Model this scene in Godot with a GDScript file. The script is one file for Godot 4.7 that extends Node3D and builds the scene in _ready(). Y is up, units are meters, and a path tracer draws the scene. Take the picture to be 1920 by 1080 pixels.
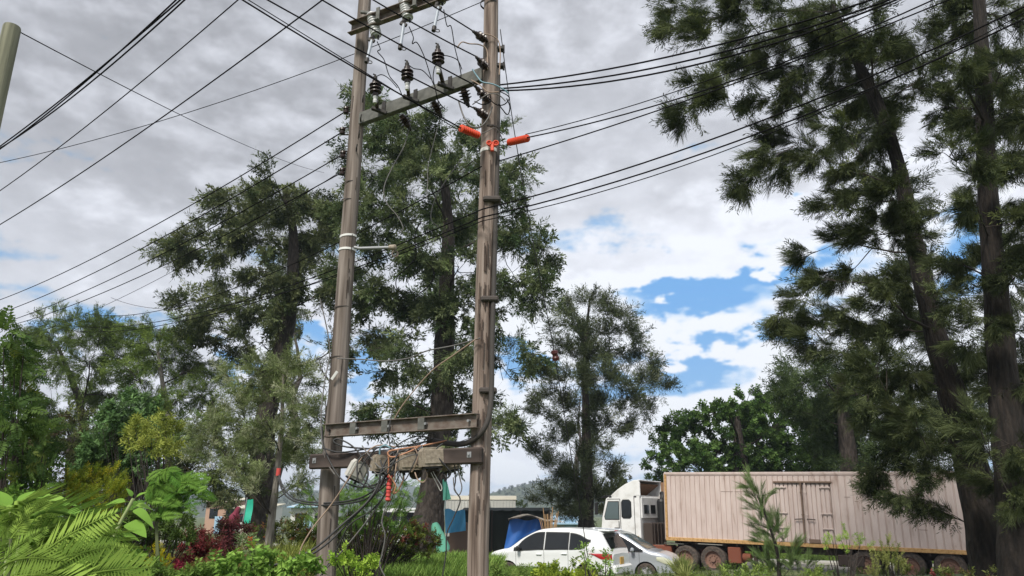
extends Node3D

const EYE := 2.2
const F := 1390.0
const PITCH := 17.0
var rng := RandomNumberGenerator.new()
var M := {}
var S := {}
var taken := {}


func _ready() -> void:
	rng.seed = 4711
	setup_view()
	make_materials()
	make_sprays()
	make_ground()
	make_trees()
	make_poles()
	make_wires()
	make_boxes()
	make_truck()
	make_cars()
	make_stalls()
	make_garden()


class MB:
	var v := PackedVector3Array()
	var n := PackedVector3Array()
	var uv := PackedVector2Array()
	var idx := PackedInt32Array()

	func face(pts: Array, out: Vector3) -> void:
		var nn: Vector3 = (pts[1] - pts[0]).cross(pts[2] - pts[0]).normalized()
		if nn == Vector3.ZERO:
			return
		var ccw := true
		if out != Vector3.ZERO and nn.dot(out) < 0.0:
			nn = -nn
			ccw = false
		var ax := Vector3.RIGHT if absf(nn.x) < 0.7 else Vector3.BACK
		var tx := nn.cross(ax).normalized()
		var ty := nn.cross(tx)
		var b := v.size()
		for p in pts:
			v.append(p)
			n.append(nn)
			uv.append(Vector2(tx.dot(p), ty.dot(p)))
		for i in range(1, pts.size() - 1):
			if ccw:
				idx.append_array([b, b + i + 1, b + i])
			else:
				idx.append_array([b, b + i, b + i + 1])

	func box(xf: Transform3D, size: Vector3, bev := 0.0) -> void:
		var h := size * 0.5
		bev = minf(bev, minf(h.x, minf(h.y, h.z)) * 0.8)
		for i in 3:
			var j := (i + 1) % 3
			var k := (i + 2) % 3
			for s in [-1.0, 1.0]:
				var pts := []
				for q in [[-1, -1], [1, -1], [1, 1], [-1, 1]]:
					var p := Vector3()
					p[i] = s * h[i]
					p[j] = q[0] * (h[j] - bev)
					p[k] = q[1] * (h[k] - bev)
					pts.append(xf * p)
				var o := Vector3()
				o[i] = s
				face(pts, xf.basis * o)
				if bev > 0.0:
					for s2 in [-1.0, 1.0]:
						var e := []
						for q in [[0, -1], [0, 1], [1, 1], [1, -1]]:
							var p := Vector3()
							p[i] = s * (h[i] - (bev if q[0] else 0.0))
							p[j] = s2 * (h[j] - (0.0 if q[0] else bev))
							p[k] = q[1] * (h[k] - bev)
							e.append(xf * p)
						var o2 := Vector3()
						o2[i] = s
						o2[j] = s2
						face(e, xf.basis * o2)
		if bev > 0.0:
			for sx in [-1.0, 1.0]:
				for sy in [-1.0, 1.0]:
					for sz in [-1.0, 1.0]:
						face([xf * Vector3(sx * h.x, sy * (h.y - bev), sz * (h.z - bev)), xf * Vector3(sx * (h.x - bev), sy * h.y, sz * (h.z - bev)), xf * Vector3(sx * (h.x - bev), sy * (h.y - bev), sz * h.z)], xf.basis * Vector3(sx, sy, sz))

	func bar(a: Vector3, b: Vector3, w: float, h: float, up := Vector3.UP, bev := 0.0) -> void:
		var x := (b - a).normalized()
		var z := x.cross(up).normalized()
		var y := z.cross(x)
		box(Transform3D(Basis(x, y, z), (a + b) * 0.5), Vector3(a.distance_to(b), h, w), bev)

	func tube(path: Array, radii, sides := 6, cap := true) -> void:
		var cnt := path.size()
		if cnt < 2:
			return
		var t0: Vector3 = (path[1] - path[0]).normalized()
		var nx := t0.cross(Vector3.UP if absf(t0.y) < 0.9 else Vector3.RIGHT).normalized()
		var base := v.size()
		var run := 0.0
		for i in cnt:
			var t: Vector3 = (path[mini(i + 1, cnt - 1)] - path[maxi(i - 1, 0)]).normalized()
			nx = (nx - t * nx.dot(t)).normalized()
			var ny := t.cross(nx)
			var r: float = radii if radii is float else radii[i]
			if i > 0:
				run += path[i].distance_to(path[i - 1])
			for j in sides + 1:
				var a := TAU * j / sides
				var d := nx * cos(a) + ny * sin(a)
				v.append(path[i] + d * r)
				n.append(d)
				uv.append(Vector2(float(j) / sides, run))
		for i in cnt - 1:
			for j in sides:
				var a := base + i * (sides + 1) + j
				var b := a + sides + 1
				idx.append_array([a, b, a + 1, a + 1, b, b + 1])
		if cap and sides > 3:
			for e in [0, cnt - 1]:
				var pts := []
				for j in sides:
					pts.append(v[base + e * (sides + 1) + j])
				face(pts, (path[0] - path[1]) if e == 0 else (path[cnt - 1] - path[cnt - 2]))

	func lathe(xf: Transform3D, prof: Array, sides := 14) -> void:
		for i in prof.size() - 1:
			var p: Vector2 = prof[i]
			var q: Vector2 = prof[i + 1]
			var dn := Vector2(q.y - p.y, p.x - q.x).normalized()
			var base := v.size()
			for j in sides + 1:
				var a := TAU * j / sides
				var c := cos(a)
				var s := sin(a)
				for k in [p, q]:
					v.append(xf * Vector3(c * k.x, k.y, s * k.x))
					n.append((xf.basis * Vector3(c * dn.x, dn.y, s * dn.x)).normalized())
					uv.append(Vector2(float(j) / sides, k.y))
			for j in sides:
				var b := base + j * 2
				# outward for profiles that run upwards
				idx.append_array([b, b + 2, b + 1, b + 1, b + 2, b + 3])

	func grid(rows: Array, out_from: Vector3) -> void:
		var nr := rows.size()
		var nc: int = rows[0].size()
		var base := v.size()
		var nn := PackedVector3Array()
		nn.resize(nr * nc)
		for i in nr - 1:
			for j in nc - 1:
				var a: Vector3 = rows[i][j]
				var b: Vector3 = rows[i][j + 1]
				var c: Vector3 = rows[i + 1][j]
				var d: Vector3 = rows[i + 1][j + 1]
				var fn := (d - a).cross(c - b)
				nn[i * nc + j] += fn
				nn[i * nc + j + 1] += fn
				nn[(i + 1) * nc + j] += fn
				nn[(i + 1) * nc + j + 1] += fn
		var vote := 0.0
		for i in nr:
			for j in nc:
				vote += signf(nn[i * nc + j].dot(rows[i][j] - out_from))
		var flip := vote < 0.0
		for i in nr:
			for j in nc:
				v.append(rows[i][j])
				var q := nn[i * nc + j].normalized()
				n.append(-q if flip else q)
				uv.append(Vector2(float(j) / (nc - 1), float(i) / (nr - 1)))
		for i in nr - 1:
			for j in nc - 1:
				var a := base + i * nc + j
				var b := a + 1
				var c := a + nc
				var d := c + 1
				if flip:
					idx.append_array([a, d, c, a, b, d])
				else:
					idx.append_array([a, c, d, a, d, b])

	func prism(poly: PackedVector2Array, depth: float, xf: Transform3D) -> void:
		var tris := Geometry2D.triangulate_polygon(poly)
		for z in [0.0, depth]:
			for k in range(0, tris.size(), 3):
				face([xf * Vector3(poly[tris[k]].x, poly[tris[k]].y, z), xf * Vector3(poly[tris[k + 1]].x, poly[tris[k + 1]].y, z), xf * Vector3(poly[tris[k + 2]].x, poly[tris[k + 2]].y, z)], xf.basis * Vector3(0, 0, 1.0 if z > 0.0 else -1.0))
		var cw := Geometry2D.is_polygon_clockwise(poly)
		for i in poly.size():
			var a := poly[i]
			var b := poly[(i + 1) % poly.size()]
			var d := (b - a)
			var o := Vector3(d.y, -d.x, 0) * (-1.0 if cw else 1.0)
			face([xf * Vector3(a.x, a.y, 0), xf * Vector3(b.x, b.y, 0), xf * Vector3(b.x, b.y, depth), xf * Vector3(a.x, a.y, depth)], xf.basis * o)

	func leaf(base: Vector3, tip: Vector3, nrm: Vector3, w: float, fold := 0.25) -> void:
		# a folded blade: two halves of two triangles
		var d := tip - base
		var side := d.cross(nrm).normalized() * w * 0.5
		var m := base + d * 0.45 - nrm * w * fold
		face([base, m, base + d * 0.42 + side], nrm)
		face([m, tip, base + d * 0.42 + side], nrm)
		face([base, base + d * 0.42 - side, m], nrm)
		face([m, base + d * 0.42 - side, tip], nrm)

	func dash(base: Vector3, tip: Vector3, nrm: Vector3, w: float) -> void:
		var d := tip - base
		var side := d.cross(nrm).normalized() * w * 0.5
		face([base, base + d * 0.5 + side, tip, base + d * 0.5 - side], nrm)

	func mesh() -> ArrayMesh:
		var a := []
		a.resize(Mesh.ARRAY_MAX)
		a[Mesh.ARRAY_VERTEX] = v
		a[Mesh.ARRAY_NORMAL] = n
		a[Mesh.ARRAY_TEX_UV] = uv
		a[Mesh.ARRAY_INDEX] = idx
		var m := ArrayMesh.new()
		if v.size():
			m.add_surface_from_arrays(Mesh.PRIMITIVE_TRIANGLES, a)
		return m


func at(px: float, py: float, d: float) -> Vector3:
	var u := (px - 960.0) / F
	var w := (540.0 - py) / F
	var c := cos(deg_to_rad(PITCH))
	var s := sin(deg_to_rad(PITCH))
	var t := d / (c - w * s)
	return Vector3(u * t, EYE + t * (w * c + s), -d)


func unit(py: float, d: float) -> float:
	var w := (540.0 - py) / F
	return d / (cos(deg_to_rad(PITCH)) - w * sin(deg_to_rad(PITCH))) / F


func numbered(called: String) -> String:
	taken[called] = taken.get(called, -1) + 1
	return called if taken[called] == 0 else "%s_%03d" % [called, taken[called]]


func tag(o: Node3D, label: String, category: String, group := "") -> Node3D:
	o.set_meta("label", label)
	o.set_meta("category", category)
	if group:
		o.set_meta("group", group)
	return o


func thing(called: String, label: String, category: String, where := Vector3.ZERO, group := "") -> Node3D:
	var o := Node3D.new()
	o.name = numbered(called)
	add_child(o)
	o.position = where
	tag(o, label, category, group)
	return o


func part(called: String, b, mat: Material, parent: Node3D) -> MeshInstance3D:
	var o := MeshInstance3D.new()
	o.name = called
	o.mesh = b.mesh() if b is MB else b
	o.material_override = mat
	parent.add_child(o, true)
	return o


func solo(called: String, b, mat: Material, label: String, category: String, group := "") -> MeshInstance3D:
	var o := part(numbered(called), b, mat, self)
	tag(o, label, category, group)
	return o


func struct(called: String, b, mat: Material) -> MeshInstance3D:
	var o := part(numbered(called), b, mat, self)
	o.set_meta("kind", "structure")
	return o


func smooth(pts: Array, step := 5) -> Array:
	# Catmull-Rom through the points
	var out := []
	for i in pts.size() - 1:
		var a: Vector3 = pts[maxi(i - 1, 0)]
		var b: Vector3 = pts[i]
		var c: Vector3 = pts[i + 1]
		var d: Vector3 = pts[mini(i + 2, pts.size() - 1)]
		for k in step:
			out.append(b.cubic_interpolate(c, a, d, float(k) / step))
	out.append(pts[-1])
	return out


func px_path(rows: Array) -> Array:
	var p := []
	for r in rows:
		p.append(at(r[0], r[1], r[2]))
	return p


func noise(freq: float, oct := 4, seed_ := 1) -> FastNoiseLite:
	var f := FastNoiseLite.new()
	f.noise_type = FastNoiseLite.TYPE_SIMPLEX_SMOOTH
	f.frequency = freq
	f.fractal_octaves = oct
	f.seed = seed_
	return f


func ramp_tex(w: int, h: int, sw: int, sh: int, freq: float, oct: int, seed_: int, stops: Array) -> ImageTexture:
	# seamless noise, stretched from sw x sh to w x h, coloured through the stops [t, linear colour]
	var g := noise(freq, oct, seed_).get_seamless_image(sw, sh)
	g.resize(w, h, Image.INTERPOLATE_CUBIC)
	var im := Image.create(w, h, false, Image.FORMAT_RGB8)
	var lut := []
	for i in 256:
		var t := i / 255.0
		var c: Color = stops[-1][1]
		for k in stops.size() - 1:
			if t <= stops[k + 1][0]:
				var f := clampf((t - stops[k][0]) / (stops[k + 1][0] - stops[k][0]), 0, 1)
				c = stops[k][1].lerp(stops[k + 1][1], f)
				break
		lut.append(c.linear_to_srgb())
	for y in h:
		for x in w:
			im.set_pixel(x, y, lut[int(g.get_pixel(x, y).r * 255.0)])
	return ImageTexture.create_from_image(im)


func grey_tex(w: int, h: int, sw: int, sh: int, freq: float, oct: int, seed_: int) -> ImageTexture:
	var g := noise(freq, oct, seed_).get_seamless_image(sw, sh)
	g.resize(w, h, Image.INTERPOLATE_CUBIC)
	g.convert(Image.FORMAT_RGB8)
	return ImageTexture.create_from_image(g)


func mat(c: Color, rough := 0.8, metal := 0.0) -> StandardMaterial3D:
	var m := StandardMaterial3D.new()
	m.albedo_color = c.linear_to_srgb()
	m.roughness = rough
	m.metallic = metal
	return m


func tex_mat(t: Texture2D, bump: Texture2D, rough: float, scale: Vector3, bump_cm := 1.0, tri := false) -> StandardMaterial3D:
	var m := StandardMaterial3D.new()
	m.albedo_texture = t
	m.roughness = rough
	m.uv1_scale = scale
	m.uv1_triplanar = tri
	if bump:
		m.heightmap_enabled = true
		m.heightmap_texture = bump
		m.heightmap_scale = bump_cm
	return m


func leaf_mat(back := 0.35) -> StandardMaterial3D:
	var m := StandardMaterial3D.new()
	m.albedo_color = Color.WHITE
	m.vertex_color_use_as_albedo = true
	m.roughness = 0.6
	m.specular_mode = BaseMaterial3D.SPECULAR_DISABLED
	m.backlight_enabled = true
	m.backlight = Color(back, back, back * 0.75).linear_to_srgb()
	return m


func plain_leaf(c: Color) -> StandardMaterial3D:
	# a leaf of one colour; the light it lets through has that colour too
	var m: StandardMaterial3D = M.leaf.duplicate()
	m.vertex_color_use_as_albedo = false
	m.albedo_color = c.linear_to_srgb()
	var k := 0.16 / maxf(c.r, maxf(c.g, c.b))
	m.backlight = Color(c.r * k, c.g * k, c.b * k).linear_to_srgb()
	return m


func rv(k := 1.0) -> Vector3:
	return Vector3(rng.randf_range(-k, k), rng.randf_range(-k, k), rng.randf_range(-k, k))


func ball() -> Vector3:
	for i in 20:
		var p := rv()
		if p.length() <= 1.0:
			return p
	return Vector3.ZERO


func aim(dir: Vector3, roll: float) -> Basis:
	var y := dir.normalized()
	var x := y.cross(Vector3.UP if absf(y.y) < 0.95 else Vector3.RIGHT).normalized()
	return Basis(x, y, x.cross(y)).rotated(y, roll)


func swarm(called: String, m: Mesh, material: Material, xfs: Array, cols: Array, parent: Node3D) -> MultiMeshInstance3D:
	var mm := MultiMesh.new()
	mm.transform_format = MultiMesh.TRANSFORM_3D
	mm.use_colors = true
	mm.mesh = m
	mm.instance_count = xfs.size()
	for i in xfs.size():
		mm.set_instance_transform(i, xfs[i])
		mm.set_instance_color(i, cols[i])
	var o := MultiMeshInstance3D.new()
	o.name = called
	o.multimesh = mm
	o.material_override = material
	o.set_meta("kind", "stuff")
	parent.add_child(o, true)
	return o


func lin(r: float, g: float, b: float) -> Color:
	return Color(r, g, b)


func vary(a: Color, b: Color, amp := 0.3) -> Color:
	var c := a.lerp(b, rng.randf())
	var k := rng.randf_range(1.0 - amp, 1.0 + amp)
	return Color(c.r * k, c.g * k, c.b * k)


var sky_n := []
var sky_holes := []


func angles(px: float, py: float) -> Vector2:
	var p := at(px, py, 10.0) - Vector3(0, EYE, 0)
	return Vector2(rad_to_deg(atan2(p.x, -p.z)), rad_to_deg(atan2(p.y, Vector2(p.x, p.z).length())))


func sky_color(az: float, el: float) -> Color:
	var ce := cos(deg_to_rad(el))
	var y := sin(deg_to_rad(el))
	var k := 1.0 / (y + 0.16)
	var qx := sin(deg_to_rad(az)) * ce * k
	var qz := cos(deg_to_rad(az)) * ce * k
	var big: float = sky_n[0].get_noise_2d(qx * 10.0, qz * 10.0)
	var mid: float = sky_n[1].get_noise_2d(qx * 10.0, qz * 10.0)
	var fine: float = sky_n[2].get_noise_2d(az, el * 1.9)
	var wisp: float = sky_n[3].get_noise_2d(az * 0.55 + mid * 3.0, el * 2.2 + big * 2.0)
	var a := wrapf(az, -180, 180)
	# how much the air is covered: closed overhead, broken lower down
	var cover := 0.69 + 0.25 * smoothstep(14.0, 26.0, el) + big * 0.34 + mid * 0.34 + fine * 0.24 + wisp * 0.36
	for h in sky_holes:
		var dx: float = (a + mid * 5.0 + fine * 3.0 - h[0]) / h[2]
		var dy: float = (el + wisp * 3.0 + fine * 2.2 - h[1]) / h[3]
		var q := dx * dx + dy * dy
		if q < 4.0:
			cover -= h[4] * exp(-q * 1.2)
	var m := smoothstep(0.24, 0.58, cover)
	# blue air, paler towards the horizon
	var air := Color(0.42, 0.66, 0.91).lerp(Color(0.74, 0.85, 0.95), exp(-el / 10.0))
	# the bright thin cloud lies low and to one side, thick grey cloud above
	var g := 0.5 + 0.5 * tanh((a + 4.0) / 12.0)
	var low := 1.0 - smoothstep(12.0, 36.0, el)
	var light := 0.775 + 0.19 * g * (0.5 + 0.5 * low) + 0.07 * low
	light += mid * 0.15 + fine * 0.15 + big * 0.16 + wisp * 0.15 * (0.45 + 0.55 * (1.0 - g))
	light += (1.0 - smoothstep(0.45, 0.8, cover)) * 0.09
	light = clampf(light, 0.6, 0.985)
	var cloud := Color(light * 0.975, light * 0.99, light * 1.03)
	return air.lerp(cloud, m)


func make_sky() -> PanoramaSkyMaterial:
	sky_n = [noise(0.035, 3, 11), noise(0.11, 5, 23), noise(0.16, 5, 5), noise(0.075, 6, 77)]
	for k in 4:
		sky_n[k].fractal_gain = [0.5, 0.58, 0.62, 0.62][k]
	for h in [[1270, 548, 140, 28, 0.62], [1420, 525, 60, 14, 0.5], [1330, 690, 130, 42, 0.66], [1200, 700, 80, 60, 0.45], [1480, 385, 50, 10, 0.35], [690, 715, 60, 50, 0.8], [945, 700, 45, 40, 0.7], [420, 685, 40, 22, 0.7], [1830, 470, 60, 120, 0.55], [1100, 730, 80, 50, 0.5], [560, 640, 60, 40, 0.4], [130, 640, 60, 50, 0.4]]:
		var c := angles(h[0], h[1])
		var e := angles(h[0] + h[2], h[1])
		var f := angles(h[0], h[1] - h[3])
		sky_holes.append([c.x, c.y, absf(e.x - c.x), absf(f.y - c.y), h[4]])
	var w := 4096
	var hh := 2048
	var small := Image.create(512, 256, false, Image.FORMAT_RGB8)
	small.fill(Color(0.62, 0.64, 0.62))
	for j in 129:
		var el := maxf(90.0 - (j + 0.5) / 256.0 * 180.0, 0.0)
		for i in 512:
			small.set_pixel(i, j, sky_color((i + 0.5) / 512.0 * 360.0, el))
	small.resize(w, hh, Image.INTERPOLATE_CUBIC)
	var x0 := int(40.0 / 360.0 * w)
	var y0 := int((90.0 - 42.0) / 180.0 * hh)
	var y1 := hh / 2
	for i in range(-x0, x0):
		var az := (i + 0.5) / w * 360.0
		var col := posmod(i, w)
		for j in range(y0, y1):
			small.set_pixel(col, j, sky_color(az, 90.0 - (j + 0.5) / hh * 180.0))
	var m := PanoramaSkyMaterial.new()
	m.panorama = ImageTexture.create_from_image(small)
	return m


func setup_view() -> void:
	var cam := Camera3D.new()
	cam.name = "camera"
	cam.position = Vector3(0, EYE, 0)
	cam.rotation_degrees.x = PITCH
	cam.fov = rad_to_deg(2.0 * atan(540.0 / F))
	cam.near = 0.1
	cam.far = 6000.0
	cam.current = true
	add_child(cam)
	var env := Environment.new()
	env.background_mode = Environment.BG_SKY
	var sky := Sky.new()
	sky.sky_material = make_sky()
	env.sky = sky
	env.background_energy_multiplier = 0.375
	env.tonemap_mode = Environment.TONE_MAPPER_LINEAR
	env.tonemap_exposure = 2.85
	env.fog_enabled = true
	env.fog_density = 0.00035
	env.fog_light_color = Color(0.8, 0.86, 0.93)
	env.sdfgi_enabled = true
	env.ssao_enabled = true
	env.ssil_enabled = true
	var we := WorldEnvironment.new()
	we.name = "world_environment"
	we.environment = env
	add_child(we)
	var sun := DirectionalLight3D.new()
	sun.name = "sun"
	sun.light_energy = 0.5
	sun.light_color = Color(1.0, 0.975, 0.93)
	sun.light_angular_distance = 12.0
	sun.shadow_enabled = true
	sun.sky_mode = DirectionalLight3D.SKY_MODE_LIGHT_ONLY
	sun.rotation_degrees = Vector3(-50, -24, 0)
	add_child(sun)


func make_materials() -> void:
	var streak := grey_tex(256, 1024, 256, 48, 0.03, 5, 3)
	var wood_g := [[0.0, lin(0.045, 0.032, 0.025)], [0.28, lin(0.13, 0.105, 0.088)], [0.5, lin(0.19, 0.158, 0.137)], [0.75, lin(0.26, 0.222, 0.196)], [1.0, lin(0.33, 0.29, 0.262)]]
	var wood_b := [[0.0, lin(0.07, 0.048, 0.038)], [0.3, lin(0.16, 0.12, 0.098)], [0.45, lin(0.215, 0.168, 0.14)], [0.72, lin(0.275, 0.222, 0.19)], [1.0, lin(0.35, 0.295, 0.26)]]
	M.pole_grey = tex_mat(ramp_tex(256, 1024, 256, 40, 0.03, 5, 31, wood_g), streak, 0.9, Vector3(1, 0.32, 1), 1.2)
	M.pole_brown = tex_mat(ramp_tex(256, 1024, 256, 30, 0.035, 5, 37, wood_b), streak, 0.9, Vector3(1, 0.42, 1), 2.0)
	M.old_post = tex_mat(ramp_tex(128, 512, 128, 24, 0.03, 4, 41, [[0.0, lin(0.08, 0.085, 0.06)], [0.5, lin(0.2, 0.2, 0.14)], [1.0, lin(0.33, 0.32, 0.24)]]), streak, 0.9, Vector3(1, 0.4, 1), 0.8)
	M.timber = tex_mat(ramp_tex(512, 128, 40, 128, 0.03, 5, 43, [[0.0, lin(0.018, 0.013, 0.011)], [0.5, lin(0.062, 0.046, 0.04)], [1.0, lin(0.13, 0.1, 0.085)]]), null, 0.9, Vector3(0.8, 0.8, 0.8), 1.0, true)
	var rust := ramp_tex(512, 512, 256, 256, 0.02, 6, 47, [[0.0, lin(0.07, 0.045, 0.035)], [0.4, lin(0.14, 0.105, 0.085)], [0.6, lin(0.17, 0.145, 0.125)], [1.0, lin(0.24, 0.21, 0.18)]])
	M.steel_rust = tex_mat(rust, null, 0.75, Vector3(1.4, 1.4, 1.4), 1.0, true)
	M.steel_rust.metallic = 0.15
	M.steel_grey = tex_mat(ramp_tex(256, 256, 256, 256, 0.03, 5, 53, [[0.0, lin(0.07, 0.07, 0.062)], [0.5, lin(0.115, 0.117, 0.106)], [1.0, lin(0.165, 0.165, 0.15)]]), null, 0.7, Vector3(1.2, 1.2, 1.2), 1.0, true)
	M.galv = mat(lin(0.3, 0.31, 0.32), 0.6, 0.4)
	M.dark_steel = mat(lin(0.035, 0.032, 0.03), 0.6, 0.3)
	M.brown_glaze = mat(lin(0.028, 0.015, 0.012), 0.35)
	M.grey_glaze = mat(lin(0.55, 0.56, 0.57), 0.4)
	M.tube_grey = mat(lin(0.36, 0.4, 0.46), 0.45)
	M.red_plastic = mat(lin(0.62, 0.055, 0.012), 0.5)
	M.red_tape = mat(lin(0.55, 0.07, 0.06), 0.6)
	M.white_strap = mat(lin(0.72, 0.72, 0.7), 0.5)
	M.grey_strap = mat(lin(0.06, 0.05, 0.045), 0.8)
	M.wire = mat(lin(0.01, 0.01, 0.011), 0.9)
	M.wire.metallic_specular = 0.15
	M.cable = mat(lin(0.03, 0.03, 0.031), 0.6)
	M.cable_grey = mat(lin(0.13, 0.125, 0.12), 0.6)
	M.cable_tan = mat(lin(0.33, 0.24, 0.18), 0.6)
	M.cable_orange = mat(lin(0.42, 0.2, 0.11), 0.55)
	M.cable_blue = mat(lin(0.17, 0.3, 0.36), 0.55)
	M.conduit = mat(lin(0.05, 0.044, 0.04), 0.75)
	M.box_plastic = tex_mat(ramp_tex(256, 256, 256, 256, 0.025, 5, 59, [[0.0, lin(0.1, 0.078, 0.055)], [0.4, lin(0.24, 0.2, 0.15)], [0.7, lin(0.33, 0.285, 0.22)], [1.0, lin(0.42, 0.37, 0.3)]]), null, 0.6, Vector3(3, 3, 3), 1.0, true)
	M.box_pale = mat(lin(0.5, 0.49, 0.45), 0.55)
	M.cap_white = mat(lin(0.6, 0.6, 0.57), 0.45)
	# trees
	var rough_bark := grey_tex(256, 512, 256, 128, 0.035, 5, 61)
	M.bark = tex_mat(ramp_tex(256, 512, 256, 96, 0.035, 5, 67, [[0.0, lin(0.012, 0.009, 0.008)], [0.45, lin(0.034, 0.026, 0.022)], [0.7, lin(0.055, 0.044, 0.038)], [1.0, lin(0.1, 0.083, 0.07)]]), rough_bark, 0.95, Vector3(2, 0.5, 1), 4.0)
	M.bark_dark = M.bark.duplicate()
	M.bark_dark.albedo_color = Color(0.66, 0.64, 0.62)
	M.bark_pale = tex_mat(ramp_tex(128, 256, 128, 64, 0.04, 4, 71, [[0.0, lin(0.1, 0.085, 0.07)], [0.5, lin(0.2, 0.18, 0.155)], [1.0, lin(0.34, 0.31, 0.28)]]), rough_bark, 0.9, Vector3(1, 1, 1), 1.0)
	M.twig = mat(lin(0.034, 0.026, 0.021), 0.9)
	M.stem_dull = mat(lin(0.1, 0.12, 0.05), 0.8)
	M.stem_green = mat(lin(0.3, 0.36, 0.16), 0.7)
	M.leaf = leaf_mat(0.6)
	M.needle = leaf_mat(0.45)
	# ground
	M.soil = tex_mat(ramp_tex(512, 512, 512, 512, 0.02, 6, 73, [[0.0, lin(0.05, 0.045, 0.022)], [0.4, lin(0.06, 0.08, 0.025)], [0.65, lin(0.09, 0.12, 0.035)], [1.0, lin(0.16, 0.13, 0.08)]]), null, 0.95, Vector3(0.16, 0.16, 0.16), 1.0, true)
	M.asphalt = tex_mat(ramp_tex(512, 512, 512, 512, 0.04, 6, 79, [[0.0, lin(0.07, 0.066, 0.06)], [0.5, lin(0.11, 0.105, 0.098)], [1.0, lin(0.17, 0.16, 0.145)]]), grey_tex(256, 256, 256, 256, 0.2, 3, 83), 0.9, Vector3(0.2, 0.2, 0.2), 0.6, true)
	M.concrete = mat(lin(0.36, 0.35, 0.32), 0.9)
	# vehicles and buildings
	M.paint_white = mat(lin(0.74, 0.76, 0.77), 0.35)
	M.paint_white.clearcoat_enabled = true
	M.paint_white.clearcoat = 0.7
	M.paint_white.clearcoat_roughness = 0.08
	M.paint_silver = mat(lin(0.46, 0.49, 0.54), 0.32, 0.35)
	M.paint_silver.clearcoat_enabled = true
	M.paint_silver.clearcoat = 0.8
	M.paint_silver.clearcoat_roughness = 0.06
	M.glass_dark = mat(lin(0.012, 0.014, 0.016), 0.06)
	M.glass_dark.metallic_specular = 0.5
	M.glass_screen = mat(lin(0.09, 0.12, 0.125), 0.05)
	M.glass_screen.metallic_specular = 0.6
	M.trim_black = mat(lin(0.014, 0.014, 0.015), 0.55)
	M.rubber = tex_mat(ramp_tex(128, 128, 128, 128, 0.05, 4, 89, [[0.0, lin(0.03, 0.026, 0.023)], [0.6, lin(0.07, 0.055, 0.046)], [1.0, lin(0.14, 0.105, 0.085)]]), null, 0.85, Vector3(1.5, 1.5, 1.5), 1.0, true)
	M.rim_rust = mat(lin(0.2, 0.115, 0.085), 0.8)
	M.rim_alloy = mat(lin(0.5, 0.5, 0.52), 0.35, 0.6)
	M.lamp_red = mat(lin(0.42, 0.012, 0.02), 0.15)
	M.lamp_red.clearcoat_enabled = true
	M.lamp_clear = mat(lin(0.62, 0.63, 0.5), 0.1)
	M.chrome = mat(lin(0.7, 0.71, 0.73), 0.2, 0.9)
	M.plate_yellow = mat(lin(0.6, 0.36, 0.08), 0.5)
	M.cab_white = tex_mat(ramp_tex(256, 256, 256, 256, 0.015, 5, 97, [[0.0, lin(0.6, 0.59, 0.57)], [0.4, lin(0.74, 0.745, 0.74)], [1.0, lin(0.8, 0.8, 0.8)]]), null, 0.45, Vector3(0.5, 0.5, 0.5), 1.0, true)
	M.fairing_in = mat(lin(0.24, 0.135, 0.075), 0.85)
	M.box_paint = tex_mat(ramp_tex(512, 1024, 512, 96, 0.02, 5, 101, [[0.0, lin(0.34, 0.25, 0.215)], [0.14, lin(0.44, 0.345, 0.305)], [0.22, lin(0.5, 0.405, 0.37)], [0.6, lin(0.55, 0.455, 0.42)], [1.0, lin(0.6, 0.51, 0.475)]]), null, 0.75, Vector3(0.3, 0.35, 0.3), 1.0, true)
	M.frame_yellow = tex_mat(ramp_tex(256, 256, 256, 256, 0.03, 5, 103, [[0.0, lin(0.22, 0.1, 0.04)], [0.45, lin(0.46, 0.27, 0.1)], [1.0, lin(0.56, 0.37, 0.18)]]), null, 0.7, Vector3(1, 1, 1), 1.0, true)
	M.rust_red = mat(lin(0.18, 0.055, 0.03), 0.85)
	M.chassis = mat(lin(0.045, 0.032, 0.026), 0.85)
	M.shade_net = mat(lin(0.012, 0.018, 0.015), 0.9)
	M.tarp_blue = mat(lin(0.03, 0.16, 0.55), 0.5)
	M.tarp_sky = mat(lin(0.06, 0.3, 0.52), 0.5)
	M.canvas = tex_mat(ramp_tex(256, 256, 256, 256, 0.02, 5, 107, [[0.0, lin(0.25, 0.2, 0.15)], [0.5, lin(0.42, 0.37, 0.3)], [1.0, lin(0.55, 0.5, 0.43)]]), null, 0.9, Vector3(1, 1, 1), 1.0, true)
	M.mud_board = mat(lin(0.17, 0.115, 0.085), 0.9)
	M.stick = mat(lin(0.42, 0.27, 0.14), 0.85)
	M.bag_green = mat(lin(0.04, 0.2, 0.15), 0.5)
	M.sack_green = mat(lin(0.13, 0.42, 0.3), 0.6)
	M.flag_teal = mat(lin(0.02, 0.42, 0.28), 0.6)
	M.wall_white = mat(lin(0.6, 0.6, 0.57), 0.8)
	M.wall_pink = mat(lin(0.42, 0.27, 0.2), 0.85)
	M.roof_blue = mat(lin(0.3, 0.46, 0.6), 0.6)
	M.roof_pale = mat(lin(0.5, 0.47, 0.38), 0.7)
	M.maroon = mat(lin(0.16, 0.018, 0.04), 0.85)
	M.skin = mat(lin(0.06, 0.03, 0.02), 0.6)
	M.hill = tex_mat(ramp_tex(512, 512, 512, 512, 0.03, 6, 109, [[0.0, lin(0.022, 0.034, 0.02)], [0.5, lin(0.045, 0.062, 0.034)], [1.0, lin(0.1, 0.1, 0.06)]]), null, 0.95, Vector3(0.004, 0.004, 0.004), 1.0, true)


# ---- leaf sprays, each about one unit long, growing along +y ----

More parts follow.
